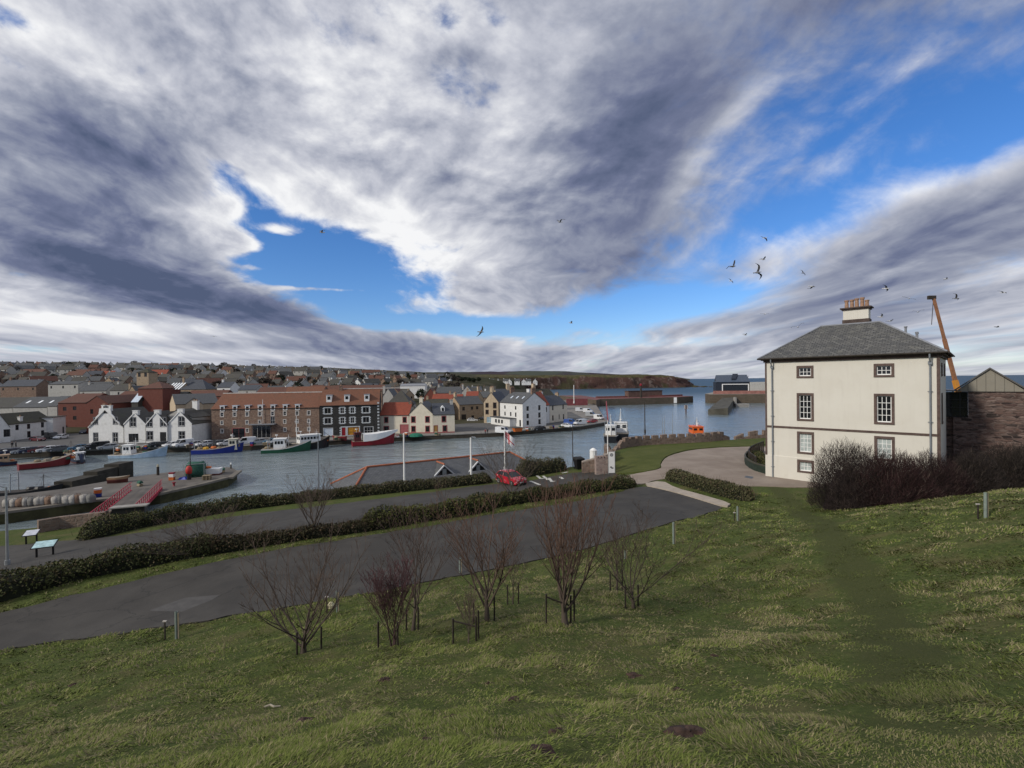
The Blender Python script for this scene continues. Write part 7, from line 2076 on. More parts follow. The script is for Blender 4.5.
p = Vector((dpx(592.5, 60.5), 60.5, 0)); z = H1(p.x, p.y); b = MB(); b.lathe([(.45, -.3), (.45, 1.5), (.5, 1.55), (.2, 1.8), (.05, 1.85)], 0, 0, 10); o = b.build('white_cap_stone', M['white_paint']); o.location = (p.x, p.y, z + .2); tag(o, 'small rounded white post at the harbour end of the garden wall', 'post')
p = hit(579, 469); o = empty('wheelie_bin', (p.x, p.y, H1(p.x, p.y)), R(20), 'black wheeled bin standing at the end of the gate wall', 'bin')
b = MB(); b.loft([[(-.42, -.38, .08), (.42, -.38, .08), (.42, .38, .08), (-.42, .38, .08)], [(-.55, -.5, 1.25), (.55, -.5, 1.25), (.55, .5, 1.25), (-.55, .5, 1.25)]]); b.build('body', M['black'], o)
b = MB(); b.loft([[(-.6, -.56, 1.252), (.6, -.56, 1.252), (.6, .56, 1.252), (-.6, .56, 1.252)], [(-.52, -.5, 1.4), (.52, -.5, 1.4), (.5, .5, 1.5), (-.5, .5, 1.5)]]); b.build('lid', M['rubber'], o)
for sx in (-.46, .46): b = MB(); b.xprism([(.42 + .12 * math.cos(t * math.pi / 5), .12 + .12 * math.sin(t * math.pi / 5)) for t in range(10)], sx - .04, sx + .04); b.build('wheel', M['rubber'], o)
p = Vector((dpx(610.7, 54.6), 54.6, 0)); o = empty('banner_sign', (p.x, p.y, H1(p.x, p.y)), R(4), 'tall white banner sign with two dark emblems beside the gate', 'sign')
b = MB(); b.box(-.36, -.04, .1, .36, .04, 2.55); f = b.build('panel', M['white_paint'], o)
def ring(x, z, r0, r1, m, a0=0, a1=2 * math.pi, n=20):
    b = MB()
    for i in range(n):
        t0 = a0 + (a1 - a0) * i / n; t1 = a0 + (a1 - a0) * (i + 1) / n
        b.face([(x + r * math.cos(t), -.047, z + r * math.sin(t)) for r, t in ((r0, t0), (r1, t0), (r1, t1), (r0, t1))])
    b.build('emblem', m, f)
ring(0, 2.2, .13, .19, M['black']); ring(0, 2.2, .02, .10, M['grey_paint'])
b = MB(); b.box(-.2, -.047, .72, .02, -.041, .84); b.box(-.04, -.047, .60, .2, -.041, .72); b.build('emblem', M['black'], f)
for sx in (-.40, .40): b = MB(); b.cyl(sx, 0, -.4, 2.65, .035, n=6); b.build('post', M['steel'], o)
# curved planter by the house
pc = [hit(766, 474), hit(752, 470), hit(744, 463), hit(748, 457), hit(760, 452)]
pl_ = [(q.x, q.y) for q in pc]
strip_wall('curved_planter', 'curved dark green planter edge at the left foot of the house', pl_, .15, .75, plain('dark_green_boards', (.02, .032, .022), .7, .25, 3), cat='planter', capm=plain('planter_rail', (.06, .055, .04), .7))
o = empty('picket_fence', (0, 0, 0), 0, 'short brown post and rail fence inside the curved planter', 'fence')
Q = resample(smooth_poly([(q[0] + .5, q[1] + .1) for q in pl_[1:]], 1, False), .75)
rl = []
for i, (x, y) in enumerate(Q):
    z = H1(x, y); b = MB(); b.box(x - .06, y - .06, z - .2, x + .06, y + .06, z + 1.45); b.build('picket', M['dark_wood'], o); rl.append((x, y, z + 1.4))
b = MB(); b.tube(rl, .06, 5); b.build('rail', M['dark_wood'], o)
# white parking bay marks on the lower road
b = MB()
for (px, py) in ((541, 478), (548, 477), (556, 476)):
    pass
mk = [((536, 475), (541, 479)), ((541, 479), (544, 478.2)), ((543, 476), (548, 480)), ((549, 478), (552, 482)), ((552, 482), (555, 481)), ((530, 481), (540, 485)), ((560, 477), (563, 479)), ((562, 473.2), (568, 472))]
for a, c in mk:
    p, q = hit(*a), hit(*c); d = (q - p); d.z = 0; d.normalize(); n = Vector((-d.y, d.x, 0)) * .16
    b.face([(v.x, v.y, H1(v.x, v.y) + .018) for v in (p - n, q - n, q + n, p + n)])
o = b.build('painted_bay_markings', plain('worn_white_paint', (.50, .49, .45), .8, .2, 4, dirt=.5, dirtcol=(.12, .12, .12))); o['kind'] = 'structure'
# patch on the upper road
sheet('road_patch', outline([(148, 611), (182, 612), (212, 600), (220, 595), (185, 598)]), plain('pale_road_patch', (.078, .074, .070), .9, .15, 2), .016)
sheet('drain_cover', outline([(744, 477.5), (752, 479), (754, 477), (746, 476)]), plain('iron_drain', (.09, .10, .11), .6, .2), .028)

# ------------------------------------------------------------------ leaves and twigs
nr = np.random.default_rng(12)


def quads(C, U, V, col, name, mat, parent=None, taper=1.0):
    """many small faces: centres C, half axes U and V, one colour each"""
    n = len(C)
    v = np.stack([C - U - V, C + U - V, C + U * taper + V, C - U * taper + V], 1).reshape(-1, 3)
    f = np.arange(4 * n).reshape(n, 4)
    me = npmesh(name, v, f, mat, np.repeat(col, 4, axis=0))
    o = bpy.data.objects.new(name, me); COL.objects.link(o); o.parent = parent
    return o


def rdir(n):
    d = nr.normal(size=(n, 3)); return d / np.linalg.norm(d, axis=1)[:, None]


LEAF = attrmat('hedge_leaf', .75); TWIG = attrmat('twig_bark', .9)


def hedge(name, label, pts, w, h, cols, dens=260, leaf=.09, twigs=0, twigcol=(.10, .075, .05), hvar=.25, hf=None, cat='hedge', twig_len=.7):
    Q = resample(smooth_poly([(p[0], p[1]) for p in pts], 2, False), .25); Qa = np.array(Q); L = path_len(Q)
    o = empty(name, (Qa[0, 0], Qa[0, 1], H1(*Qa[0])), 0, label, cat); base = np.array(o.location)
    T = L[-1]
    def at(t):
        x = np.interp(t, L, Qa[:, 0]); y = np.interp(t, L, Qa[:, 1]); dx = np.interp(t + .3, L, Qa[:, 0]) - np.interp(t - .3, L, Qa[:, 0]); dy = np.interp(t + .3, L, Qa[:, 1]) - np.interp(t - .3, L, Qa[:, 1])
        l = np.hypot(dx, dy) + 1e-9; return x, y, -dy / l, dx / l
    hh = lambda t, s: (hf(t / T) if hf is not None else 1.0) * h * (1 - hvar / 2 + hvar * fbm(t * .55, s * .8 + 5, 4, 31)) * np.clip(np.minimum(t, T - t) / .7 + .35, 0, 1) ** .5
    # added dark core so that light does not pass straight through
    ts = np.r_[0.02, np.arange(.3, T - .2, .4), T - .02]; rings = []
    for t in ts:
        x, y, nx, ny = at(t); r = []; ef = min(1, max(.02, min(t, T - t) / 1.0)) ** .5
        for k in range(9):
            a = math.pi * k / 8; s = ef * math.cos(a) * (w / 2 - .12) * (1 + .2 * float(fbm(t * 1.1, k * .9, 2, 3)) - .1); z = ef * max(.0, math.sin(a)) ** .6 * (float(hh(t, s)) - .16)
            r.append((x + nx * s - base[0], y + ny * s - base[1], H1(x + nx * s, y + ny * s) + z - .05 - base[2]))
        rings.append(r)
    b = MB(); b.loft(rings, closed=False); b.build('light_block_core', plain('hedge_dark_core', (.014, .016, .008), .95, .4, 3), o, fixn=False)
    n = int(T * dens)
    t = nr.uniform(0, T, n); a = nr.uniform(0, math.pi, n); rr = np.sqrt(nr.uniform(.52, 1.32, n))
    lump = .88 + .3 * fbm(t * 1.4, a * 1.6, 3, 17)
    ef = np.clip(np.minimum(t, T - t) / .9, .15, 1) ** .5
    s = np.cos(a) * w / 2 * rr * lump * ef
    x, y, nx, ny = at(t); H_ = hh(t, s)
    X = x + nx * s; Y = y + ny * s; Z = HT(X, Y) + ef * np.clip(np.sin(a), 0, 1) ** .6 * H_ * rr * (.9 + .1 * lump)
    C = np.stack([X, Y, Z], 1) - base
    U = rdir(n) * leaf * nr.uniform(.6, 1.3, n)[:, None]; V = np.cross(U, rdir(n)); V = V / (np.linalg.norm(V, axis=1)[:, None] + 1e-9) * leaf * nr.uniform(.5, 1.0, n)[:, None]
    cl = fbm(t * .5, s * 1.2 + 9, 3, 41); k = np.clip((cl - .35) / .3 + nr.uniform(-.35, .35, n), 0, 1)
    c0, c1, c2 = [np.array(c) for c in cols]
    col = c0 * (1 - k)[:, None] + c1 * k[:, None]; m = nr.random(n) < .16; col[m] = c2
    lo = quads(C, U, V, col, 'foliage', LEAF, o, .6)
    if twigs:
        n = int(T * twigs); t = nr.uniform(0, T, n); s = nr.uniform(-.5, .5, n) * w; x, y, nx, ny = at(t); X = x + nx * s; Y = y + ny * s
        Z = HT(X, Y) + hh(t, s) * nr.uniform(.3, .9, n); ln = twig_len * nr.uniform(.4, 1.1, n)
        D_ = np.stack([nr.normal(0, .25, n), nr.normal(0, .25, n), np.ones(n)], 1); V = D_ * (ln / 2)[:, None]; U = rdir(n); U[:, 2] = 0; U *= .012
        quads(np.stack([X, Y, Z], 1) - base + V * .6, U, V, np.tile(np.array(twigcol), (n, 1)) * nr.uniform(.6, 1.4, n)[:, None], 'bare_twigs', TWIG, o, .4)
    return o


def hp(*pp): return [tuple(hit(*p))[:2] for p in pp]
G1 = ((.038, .046, .016), (.074, .080, .028), (.115, .090, .046)); G2 = ((.042, .046, .020), (.074, .074, .032), (.13, .10, .058)); G3 = ((.050, .052, .022), (.085, .085, .040), (.12, .095, .055))
# hedge between the two roads
hedge('hedge', 'thick dark evergreen hedge at left between the two roads', hp((-60, 611), (0, 598), (50, 585), (100, 572), (150, 562), (205, 553), (224, 550.5)), 2.2, 1.1, G1, 595, .058, 40, hvar=.8)
hedge('hedge', 'low straggly hedge with brown stems in the middle between the two roads', hp((188, 556.5), (250, 546.5), (300, 539.5), (350, 532.5), (396, 525.5)), 1.2, .8, ((.045, .04, .022), (.065, .06, .028), (.11, .075, .045)), 402, .058, 90, hvar=.7)
hedge('hedge', 'bushy bright green hedge between the roads, left of the red tree tops', hp((358, 530.5), (400, 523.5), (440, 517.5), (492, 510)), 1.6, 1.15, ((.045, .055, .015), (.095, .10, .026), (.085, .07, .035)), 525, .058, 30, hvar=.8)
hedge('hedge', 'dense hedge between the roads ending at the pale gate paving', hp((460, 512), (520, 502), (560, 496.5), (600, 490.5), (628, 487), (634, 485.5)), 1.7, 1.0, G1, 525, .058, 40, hvar=.8)
# hedge beyond the lower road
hedge('hedge', 'dark bank hedge beyond the lower road at the left, below the footbridge', hp((80, 541), (120, 531), (170, 521), (215, 513), (270, 505.5)), 2.4, 1.35, G1, 455, .064, 20, hvar=.8)
hedge('hedge', 'long brownish hedge beyond the lower road in front of the quayside roof', hp((234, 510.5), (300, 502), (350, 497), (400, 491.5), (450, 486.5), (492, 482)), 1.7, 1.05, G2, 455, .064, 70, hvar=.55)
hedge('hedge', 'hedge beyond the parking bays right of the red car', hp((516, 478), (530, 475), (550, 472), (566, 469)), 2.0, 1.7, G2, 455, .064, 60, hvar=.8)
# pale low hedge by the forecourt
hedge('hedge', 'pale grey green clipped hedge on the grass before the forecourt', hp((668, 478.5), (690, 485), (712, 491), (735, 497), (752, 501)), 1.6, 1.0, G3, 577, .058, 60, hvar=.3)
hedge('shrub', 'small green shrubs inside the curved planter by the house', [(q[0] + 1.2, q[1]) for q in pl_[1:4]], 1.6, .9, G1, 455, .058, 0, hvar=.4, cat='shrub')


# ------------------------------------------------------------------ bare trees
def shoot(segs, p, d, ln, r, lvl, maxl, r_, lift):
    """a branch that bends up towards the light and carries finer shoots"""
    n = max(4, int(ln / .16)) if lvl < 2 else 4
    n = min(n, 9); pts = [p.copy()]; rs = [r]; kids = []
    for i in range(n):
        f = (i + 1) / n
        d = (d + Vector((r_.gauss(0, .07), r_.gauss(0, .07), lift * (1.1 - .4 * f) / n * 3))).normalized()
        p = p + d * (ln / n); pts.append(p.copy()); rs.append(r * (1 - .80 * f))
        if lvl < maxl and i >= (1 if lvl else 1): kids.append((p.copy(), d.copy(), f, rs[-1]))
    segs.append((pts, rs, lvl))
    side = r_.uniform(0, 6.28)
    for (q, e, f, rr) in kids:
        for _ in range(2 if (lvl == 1 and f > .3) or (lvl == 2 and f > .45) else 1):
            if r_.random() < .14: continue
            side += 2.4 + r_.gauss(0, .35); o_ = Vector((math.cos(side), math.sin(side), .10))
            nd = (e + o_ * r_.uniform(.45, .95)).normalized()
            shoot(segs, q, nd, ln * (1.02 - f * .62) * r_.uniform(.34, .62), max(rr * .62, .004), lvl + 1, maxl, r_, lift)


def vase(segs, ht, r0, stems, trunk, ang, nl, maxl, r_, lift):
    """short trunk, then limbs rising in a vase"""
    for s in range(stems):
        a0 = r_.uniform(0, 6.28); off = Vector((math.cos(a0), math.sin(a0), 0)) * (.09 if stems > 1 else 0)
        d = Vector((off.x * 1.6, off.y * 1.6, 1)).normalized(); p = off + Vector((0, 0, -.12)); pts = [p.copy()]; rs = [r0 * 1.25]; th = ht * trunk * r_.uniform(.85, 1.1)
        N = 5
        for i in range(N):
            d = (d + Vector((r_.gauss(0, .05), r_.gauss(0, .05), .02))).normalized(); p = p + d * (th / N); pts.append(p.copy()); rs.append(r0 * (1 - .12 * (i + 1)))
        segs.append((pts, rs, 0)); side = r_.uniform(0, 6.28)
        for k in range(nl):
            f = .45 + .55 * k / max(1, nl - 1); i = min(N, int(f * N)); q = pts[i]; side += 2.4 + r_.gauss(0, .25)
            t = ang * r_.uniform(.6, 1.25) * (1.15 - .5 * f); e = Vector((math.cos(side) * math.sin(t), math.sin(side) * math.sin(t), math.cos(t)))
            shoot(segs, q, e, (ht - q.z) * r_.uniform(.72, 1.0), rs[i] * r_.uniform(.40, .55), 1, maxl, r_, lift)
        shoot(segs, pts[-1], d, (ht - pts[-1].z) * r_.uniform(.85, 1.0), rs[-1] * .75, 1, maxl, r_, lift)


def bare_tree(px, py, ht, label, seed, bark=(.085, .068, .055), tip=(.115, .082, .066), stems=1, spread=.75, maxl=3, trunk=.26, limbs=6, r0=.055, up=.16, guard=None, group='young bare trees on the slope', wide=1.0, name='bare_tree'):
    p = hit(px, py); z = float(HG(np.array([p.x]), np.array([p.y]))[0]); o = empty(name, (p.x, p.y, z), 0, label, 'tree', group)
    r_ = random.Random(seed); segs = []; ht *= 1.14
    vase(segs, ht, r0, stems, trunk, spread, limbs, maxl, r_, up)
    top = max(q.z for s in segs for q in s[0]); k = ht / top
    vt, ft, ct = [], [], []; vc, fc, cc = [], [], []
    b0, b1 = np.array(bark), np.array(tip)
    def emit(pts, rs, n, v, f, c, lvl):
        i0 = len(v); pts = [Vector((q.x * k * wide, q.y * k * wide, q.z * k)) for q in pts]
        for i, q in enumerate(pts):
            d = (pts[min(i + 1, len(pts) - 1)] - pts[max(i - 1, 0)]).normalized(); a = Vector((1, 0, 0)) if abs(d.x) < .8 else Vector((0, 1, 0)); e1 = d.cross(a).normalized(); e2 = d.cross(e1)
            rr = max(rs[i] * 1.42, .0052)
            hh = min(1, max(0, (q.z / ht - .25) / .5)) * .6 + min(1, lvl / 4) * .4
            for j in range(n):
                t = 2 * math.pi * j / n; w = q + (e1 * math.cos(t) + e2 * math.sin(t)) * rr; v.append(tuple(w)); c.append(b0 * (1 - hh) + b1 * hh)
        for i in range(len(pts) - 1):
            for j in range(n): a_ = i0 + i * n + j; b_ = i0 + i * n + (j + 1) % n; f.append((a_, b_, b_ + n, a_ + n))
    for pts, rs, lvl in segs:
        if lvl == 0: emit(pts, rs, 7, vt, ft, ct, lvl)
        else: emit(pts, rs, 4 if lvl < 3 else 3, vc, fc, cc, lvl)
    for nm, v, f, c in (('trunk', vt, ft, ct), ('crown', vc, fc, cc)):
        if not v: continue
        me = npmesh(nm, np.array(v), np.array(f), TWIG, np.array(c)); ob = bpy.data.objects.new(nm, me); COL.objects.link(ob); ob.parent = o
    if guard:
        short = ' '.join(label.split(',')[0].split()[:10])
        for i, (gx, gy, gh) in enumerate(guard):
            b = MB(); b.tube([(gx, gy, -.3), (gx + .01, gy, gh)], .032, 6); st = b.build('stake', M['dark_wood'], None); st.location = (p.x, p.y, z)
            # stakes stand in the ground on their own
            st.name = 'tree_stake'
            if i == 0 and len(guard) == 3:
                g2 = guard[1]; b = MB(); b.tube([(gx, gy, gh * .92), (g2[0], g2[1], g2[2] * .62)], .026, 5); rl_ = b.build('tie_bar', M['dark_wood'], st)
            tag(st, f'dark stake {["left", "right", "behind"][i]} of the ' + short, 'stake', 'tree stakes')
    return o


RT_ = (.150, .086, .064)
PUR = (.110, .058, .062)
bare_tree(303, 651, 3.75, 'spreading many branched bare tree, leftmost big one on the grass', 101, spread=1.0, trunk=.20, limbs=9, up=.20, guard=[(-.16, -.1, .75), (.55, .15, .8)], wide=1.12, r0=.085)
bare_tree(392, 646, 2.5, 'small dense purple brown bush like tree between two bare trees', 202, tip=PUR, bark=(.055, .036, .033), stems=4, spread=.55, trunk=.30, limbs=4, up=.20, guard=[(-.45, .05, .75), (.2, -.1, .8)], maxl=3, r0=.026, wide=.95)
bare_tree(413, 632, 3.9, 'slim bare tree standing just right of the purple bush tree', 303, spread=.65, trunk=.30, limbs=7, guard=[(.18, .0, .8), (-.25, .1, .7)], tip=(.095, .062, .052), wide=1.15, r0=.055)
bare_tree(487, 624, 4.3, 'reddish bare tree with clear trunk, third big one from left', 404, spread=.62, trunk=.32, limbs=8, tip=RT_, guard=[(-.45, -.2, .85), (.25, .12, .8)], wide=1.2, r0=.075)
bare_tree(466, 640, 1.6, 'thin whippy sapling inside a low three post guard', 505, spread=.4, trunk=.3, limbs=3, stems=2, maxl=2, r0=.016, guard=[(-.40, 0, .78), (.30, .05, .82), (.36, .25, .9)])
bare_tree(513, 606, 2.3, 'small thin sapling between the two reddish trees, near the road', 606, spread=.5, trunk=.3, limbs=5, maxl=2, r0=.03, guard=[(-.22, 0, .8), (.22, .05, .85)])
bare_tree(565, 624, 4.6, 'tallest reddish bare tree with many upright stems', 707, spread=.52, trunk=.24, limbs=12, up=.30, tip=RT_, guard=[(-.62, -.1, 1.05), (.2, .1, .9), (.35, .4, .95)], wide=1.15, r0=.09)
bare_tree(617, 592, 3.4, 'slender bare sapling behind the right hand tree', 808, spread=.5, trunk=.35, limbs=5, guard=[(-.3, 0, .85), (.25, .1, .85)], tip=(.095, .06, .05), maxl=2, r0=.04)
bare_tree(633, 606, 3.8, 'rightmost bare tree on the slope with spreading low branches', 909, spread=.9, trunk=.22, limbs=8, guard=[(-.3, 0, .95), (.22, .1, .9)], tip=(.090, .066, .054), wide=1.25, r0=.06)
bare_tree(201, 553, 3.6, 'low wide bare tree growing from the hedge at left', 111, stems=2, spread=1.2, trunk=.15, limbs=8, up=.14, wide=1.5, group='bare trees in the hedges')
bare_tree(314, 537, 4.7, 'tall bare tree in the hedge in front of the thin lamp post', 222, spread=.9, trunk=.3, limbs=9, group='bare trees in the hedges', wide=1.15, r0=.08)
bare_tree(512, 503, 5.6, 'big bare tree standing in front of the red car', 333, spread=.95, trunk=.28, limbs=9, group='bare trees in the hedges', wide=1.25, r0=.08, bark=(.09, .075, .06), tip=(.10, .08, .066))
bare_tree(443, 511, 2.8, 'thin bare sapling rising from the bright green hedge', 444, spread=.6, trunk=.3, limbs=5, group='bare trees in the hedges', maxl=2, r0=.03)

# dark thicket on the right
def thicket(px, py, w, h, label, seed, col, n=5200, dep=2.6):
    p = hit(px, py); o = empty('thorn_bush', (p.x, p.y, H1(p.x, p.y) - .1), 0, label, 'bush', 'dark thicket below the house')
    g = np.random.default_rng(seed)
    # stems: curving rays from the ground out to a lumpy dome
    V = []; Fc = []; Cc = []
    m = n
    az = g.uniform(0, 2 * np.pi, m); el = np.arcsin(np.clip(g.uniform(.05, 1, m), 0, 1)); rr = g.uniform(.12, 1.0, m) ** .5
    lump = .80 + .42 * fbm(np.cos(az) * 2.2 + 5, np.sin(az) * 2.2 + el * 2.5, 3, seed)
    E = np.stack([np.cos(az) * np.cos(el) * w / 2, np.sin(az) * np.cos(el) * dep / 2, np.sin(el) * h], 1) * (rr * lump)[:, None]
    dirv = E / (np.linalg.norm(E, axis=1)[:, None] + 1e-6) * .7 + np.stack([g.normal(0, .45, m), g.normal(0, .45, m), np.abs(g.normal(.45, .4, m))], 1)
    dirv /= np.linalg.norm(dirv, axis=1)[:, None]
    ln = g.uniform(.18, .55, m)
    U = np.cross(dirv, g.normal(size=(m, 3))); U /= np.linalg.norm(U, axis=1)[:, None] + 1e-9; U *= g.uniform(.005, .011, m)[:, None]
    c = np.array(col); cl = fbm(E[:, 0] * 1.1, E[:, 2] * 1.3 + E[:, 1], 3, seed + 2)
    tone = g.uniform(.45, 1.15, m) * (.45 + .6 * cl); cc = c * tone[:, None]
    mm = g.random(m) < .07; cc[mm] = np.array((.10, .08, .066)) * g.uniform(.6, 1.2, mm.sum())[:, None]
    quads(E, U, dirv * (ln / 2)[:, None], cc, 'twigs', TWIG, o, .5)
    b = MB()
    for i in range(26):
        a = g.uniform(0, 6.28); q = g.uniform(.1, .85); tip = Vector((math.cos(a) * w / 2 * q, math.sin(a) * dep / 2 * q, h * math.sqrt(max(.05, 1 - q * q)) * .9)); k_ = g.uniform(.1, .4)
        b.tube([(tip.x * .35, tip.y * .35, -.3), (tip.x * (.45 + k_ * .3), tip.y * .6, tip.z * .5), tip], [.035, .022, .006], 5)
    b.build('stems', plain('thorn_stems', (.05, .038, .030), .9, .3, 5), o)
    # solid dark core, shade among the inner twigs put into its colour
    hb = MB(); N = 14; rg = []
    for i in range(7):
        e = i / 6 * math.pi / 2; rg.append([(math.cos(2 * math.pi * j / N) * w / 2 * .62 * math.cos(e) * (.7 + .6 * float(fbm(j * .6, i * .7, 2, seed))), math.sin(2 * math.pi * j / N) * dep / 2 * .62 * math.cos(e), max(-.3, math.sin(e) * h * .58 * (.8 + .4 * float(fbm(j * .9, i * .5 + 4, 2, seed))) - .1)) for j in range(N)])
    hb.loft(rg, cap0=False); hb.build('bush_shade_core', plain('bush_shade_core', (.020, .013, .012), .98, .5, 2.2, bmp=1.0), o)
    return o


pur = (.062, .032, .032); gry = (.060, .048, .044)
thicket(850, 507, 5.8, 4.7, 'tall leftmost thorn bush with grey open twigs by the house corner', 21, (.062, .046, .043), 22000, 4.2)
thicket(893, 503, 5.6, 3.5, 'dark purplish thorn bush right of the tall grey one', 22, pur, 21000, 4.2)
thicket(932, 497, 5.6, 3.5, 'dark purplish thorn bush below the right corner of the house', 23, (.055, .032, .032), 20000, 4.2)
thicket(972, 491, 5.4, 3.5, 'dark brown thorn bush in front of the stone annexe', 24, gry, 19000, 4.0)
thicket(1008, 486, 5.0, 3.7, 'dark brown thorn bush near the right edge, below the annexe wall', 26, (.055, .045, .040), 16000, 4.0)
thicket(1044, 482, 5.4, 3.8, 'dark brown thorn bush cut by the right edge of the view', 25, (.05, .042, .034), 13000, 4.0)

# tree tubes and posts on the grass
def tube_guard(px, py, h, label, r=.055, col='guard', cane=True, group='tree tubes on the grass'):
    p = hit(px, py); z = float(HG(np.array([p.x]), np.array([p.y]))[0]); o = empty('tree_tube', (p.x, p.y, z), 0, label, 'tree tube', group)
    M.setdefault('guard', plain('grey_green_tube', (.20, .24, .215), .5, .15, 4))
    b = MB(); n = 12; b.loft([[(rr * math.cos(2 * math.pi * j / n), rr * math.sin(2 * math.pi * j / n), zz) for j in range(n)] for rr, zz in ((r, -.1), (r * .98, h), (r * .8, h), (r * .8, h - .15))], cap1=True); b.build('tube', M['guard'], o)
    if cane: b = MB(); b.box(r + .012, -.02, -.25, r + .055, .02, h * .95); b.build('cane', plain('pale_cane', (.24, .20, .14), .8, .2, 4), o)
    return o
def short_post(px, py, h, label):
    p = hit(px, py); z = float(HG(np.array([p.x]), np.array([p.y]))[0]); o = empty('marker_stake', (p.x, p.y, z), 0, label, 'stake', 'small marker stakes')
    b = MB(); b.box(-.022, -.022, -.2, .022, .022, h); b.build('stake', M['dark_wood'], o); b = MB(); b.box(-.075, -.03, h + .001, .075, .03, h + .045); b.build('crosspiece', M['pale_trim'], o)
tube_guard(176.5, 636, 1.15, 'tall grey green tree tube by the road at left'); short_post(165, 637, .75, 'small dark stake with pale crosspiece left of the left tree tube')
tube_guard(337, 613, .95, 'slim grey tree tube by the road behind the leftmost bare tree', .035); short_post(327, 614, .7, 'small dark stake with pale top left of the slim grey tube')
p = hit(331, 610); b = MB(); b.lathe([(.02, 0), (.14, .03), (.15, .16), (.08, .27), (.01, .29)], 0, 0, 8); o = b.build('pale_bag', plain('pale_yellow_bag', (.52, .47, .30), .7, .2, 6)); o.location = (p.x, p.y, float(HG(np.array([p.x]), np.array([p.y]))[0])); tag(o, 'crumpled pale yellow bag beside the slim grey tree tube', 'bag')
tube_guard(673.5, 544, 1.25, 'tall pale tree tube on the grass right of the bare trees'); tube_guard(737.5, 521, 1.0, 'pale tree tube at the corner of the road and the grass'); short_post(734.5, 521, .55, 'short pale topped stake beside the corner tree tube')
tube_guard(985.5, 516, 1.08, 'pale blue grey tree tube on the grass at far right', .06); short_post(978, 517, .62, 'dark stake beside the far right tree tube')
tube_guard(625, 559, .45, 'stub of a pale tube at the road edge behind the bare trees', .05); tube_guard(460, 573, .8, 'grey tube at the road edge behind the reddish bare tree', .05)

# molehills and bits lying in the grass
mh = [(690, 741, .30), (678, 688, .24), (635, 676, .24), (514, 699, .20), (591, 700, .14), (452, 650 + 68, .16), (800, 617, .22), (768, 640, .16), (715, 655, .16), (74, 685, .24), (150, 690, .12), (385, 684, .2), (420, 745, .22), (475, 704, .12), (560, 740, .18), (305, 720, .25), (540, 766, .25), (335, 676, .15), (488, 682, .14)]
soil = plain('dark_soil', (.050, .030, .023), .98, .45, 8, bmp=1.0)
for i, (px, py, r) in enumerate(mh):
    r *= .68
    p = hit(px, py); z = float(HG(np.array([p.x]), np.array([p.y]))[0]); rr = random.Random(i); b = MB(); N = 14
    b.loft([[((q * r * (1 + .25 * math.sin(3 * t + i) + rr.uniform(-.12, .12))) * math.cos(t), (q * r * .8 * (1 + rr.uniform(-.12, .12))) * math.sin(t), zz * r * .55 + rr.uniform(-.02, .02)) for t in [2 * math.pi * j / N for j in range(N)]] for q, zz in ((1.25, -.25), (1.0, .06), (.7, .24), (.3, .36), (.05, .38))])
    o = b.build('molehill', soil); o.location = (p.x, p.y, z - .01); tag(o, 'small heap of dark bare soil in the rough grass', 'molehill', 'molehills in the grass')
p = hit(272, 704); b = MB(); b.tube([(-.16, 0, .03), (-.05, .03, .05), (.05, -.02, .045), (.17, .02, .03)], [.018, .022, .02, .012], 6); o = b.build('fallen_branch', plain('bleached_wood', (.34, .30, .24), .8, .2, 8)); o.location = (p.x, p.y, float(HG(np.array([p.x]), np.array([p.y]))[0])); tag(o, 'short bleached stick lying in the grass at lower left', 'stick')

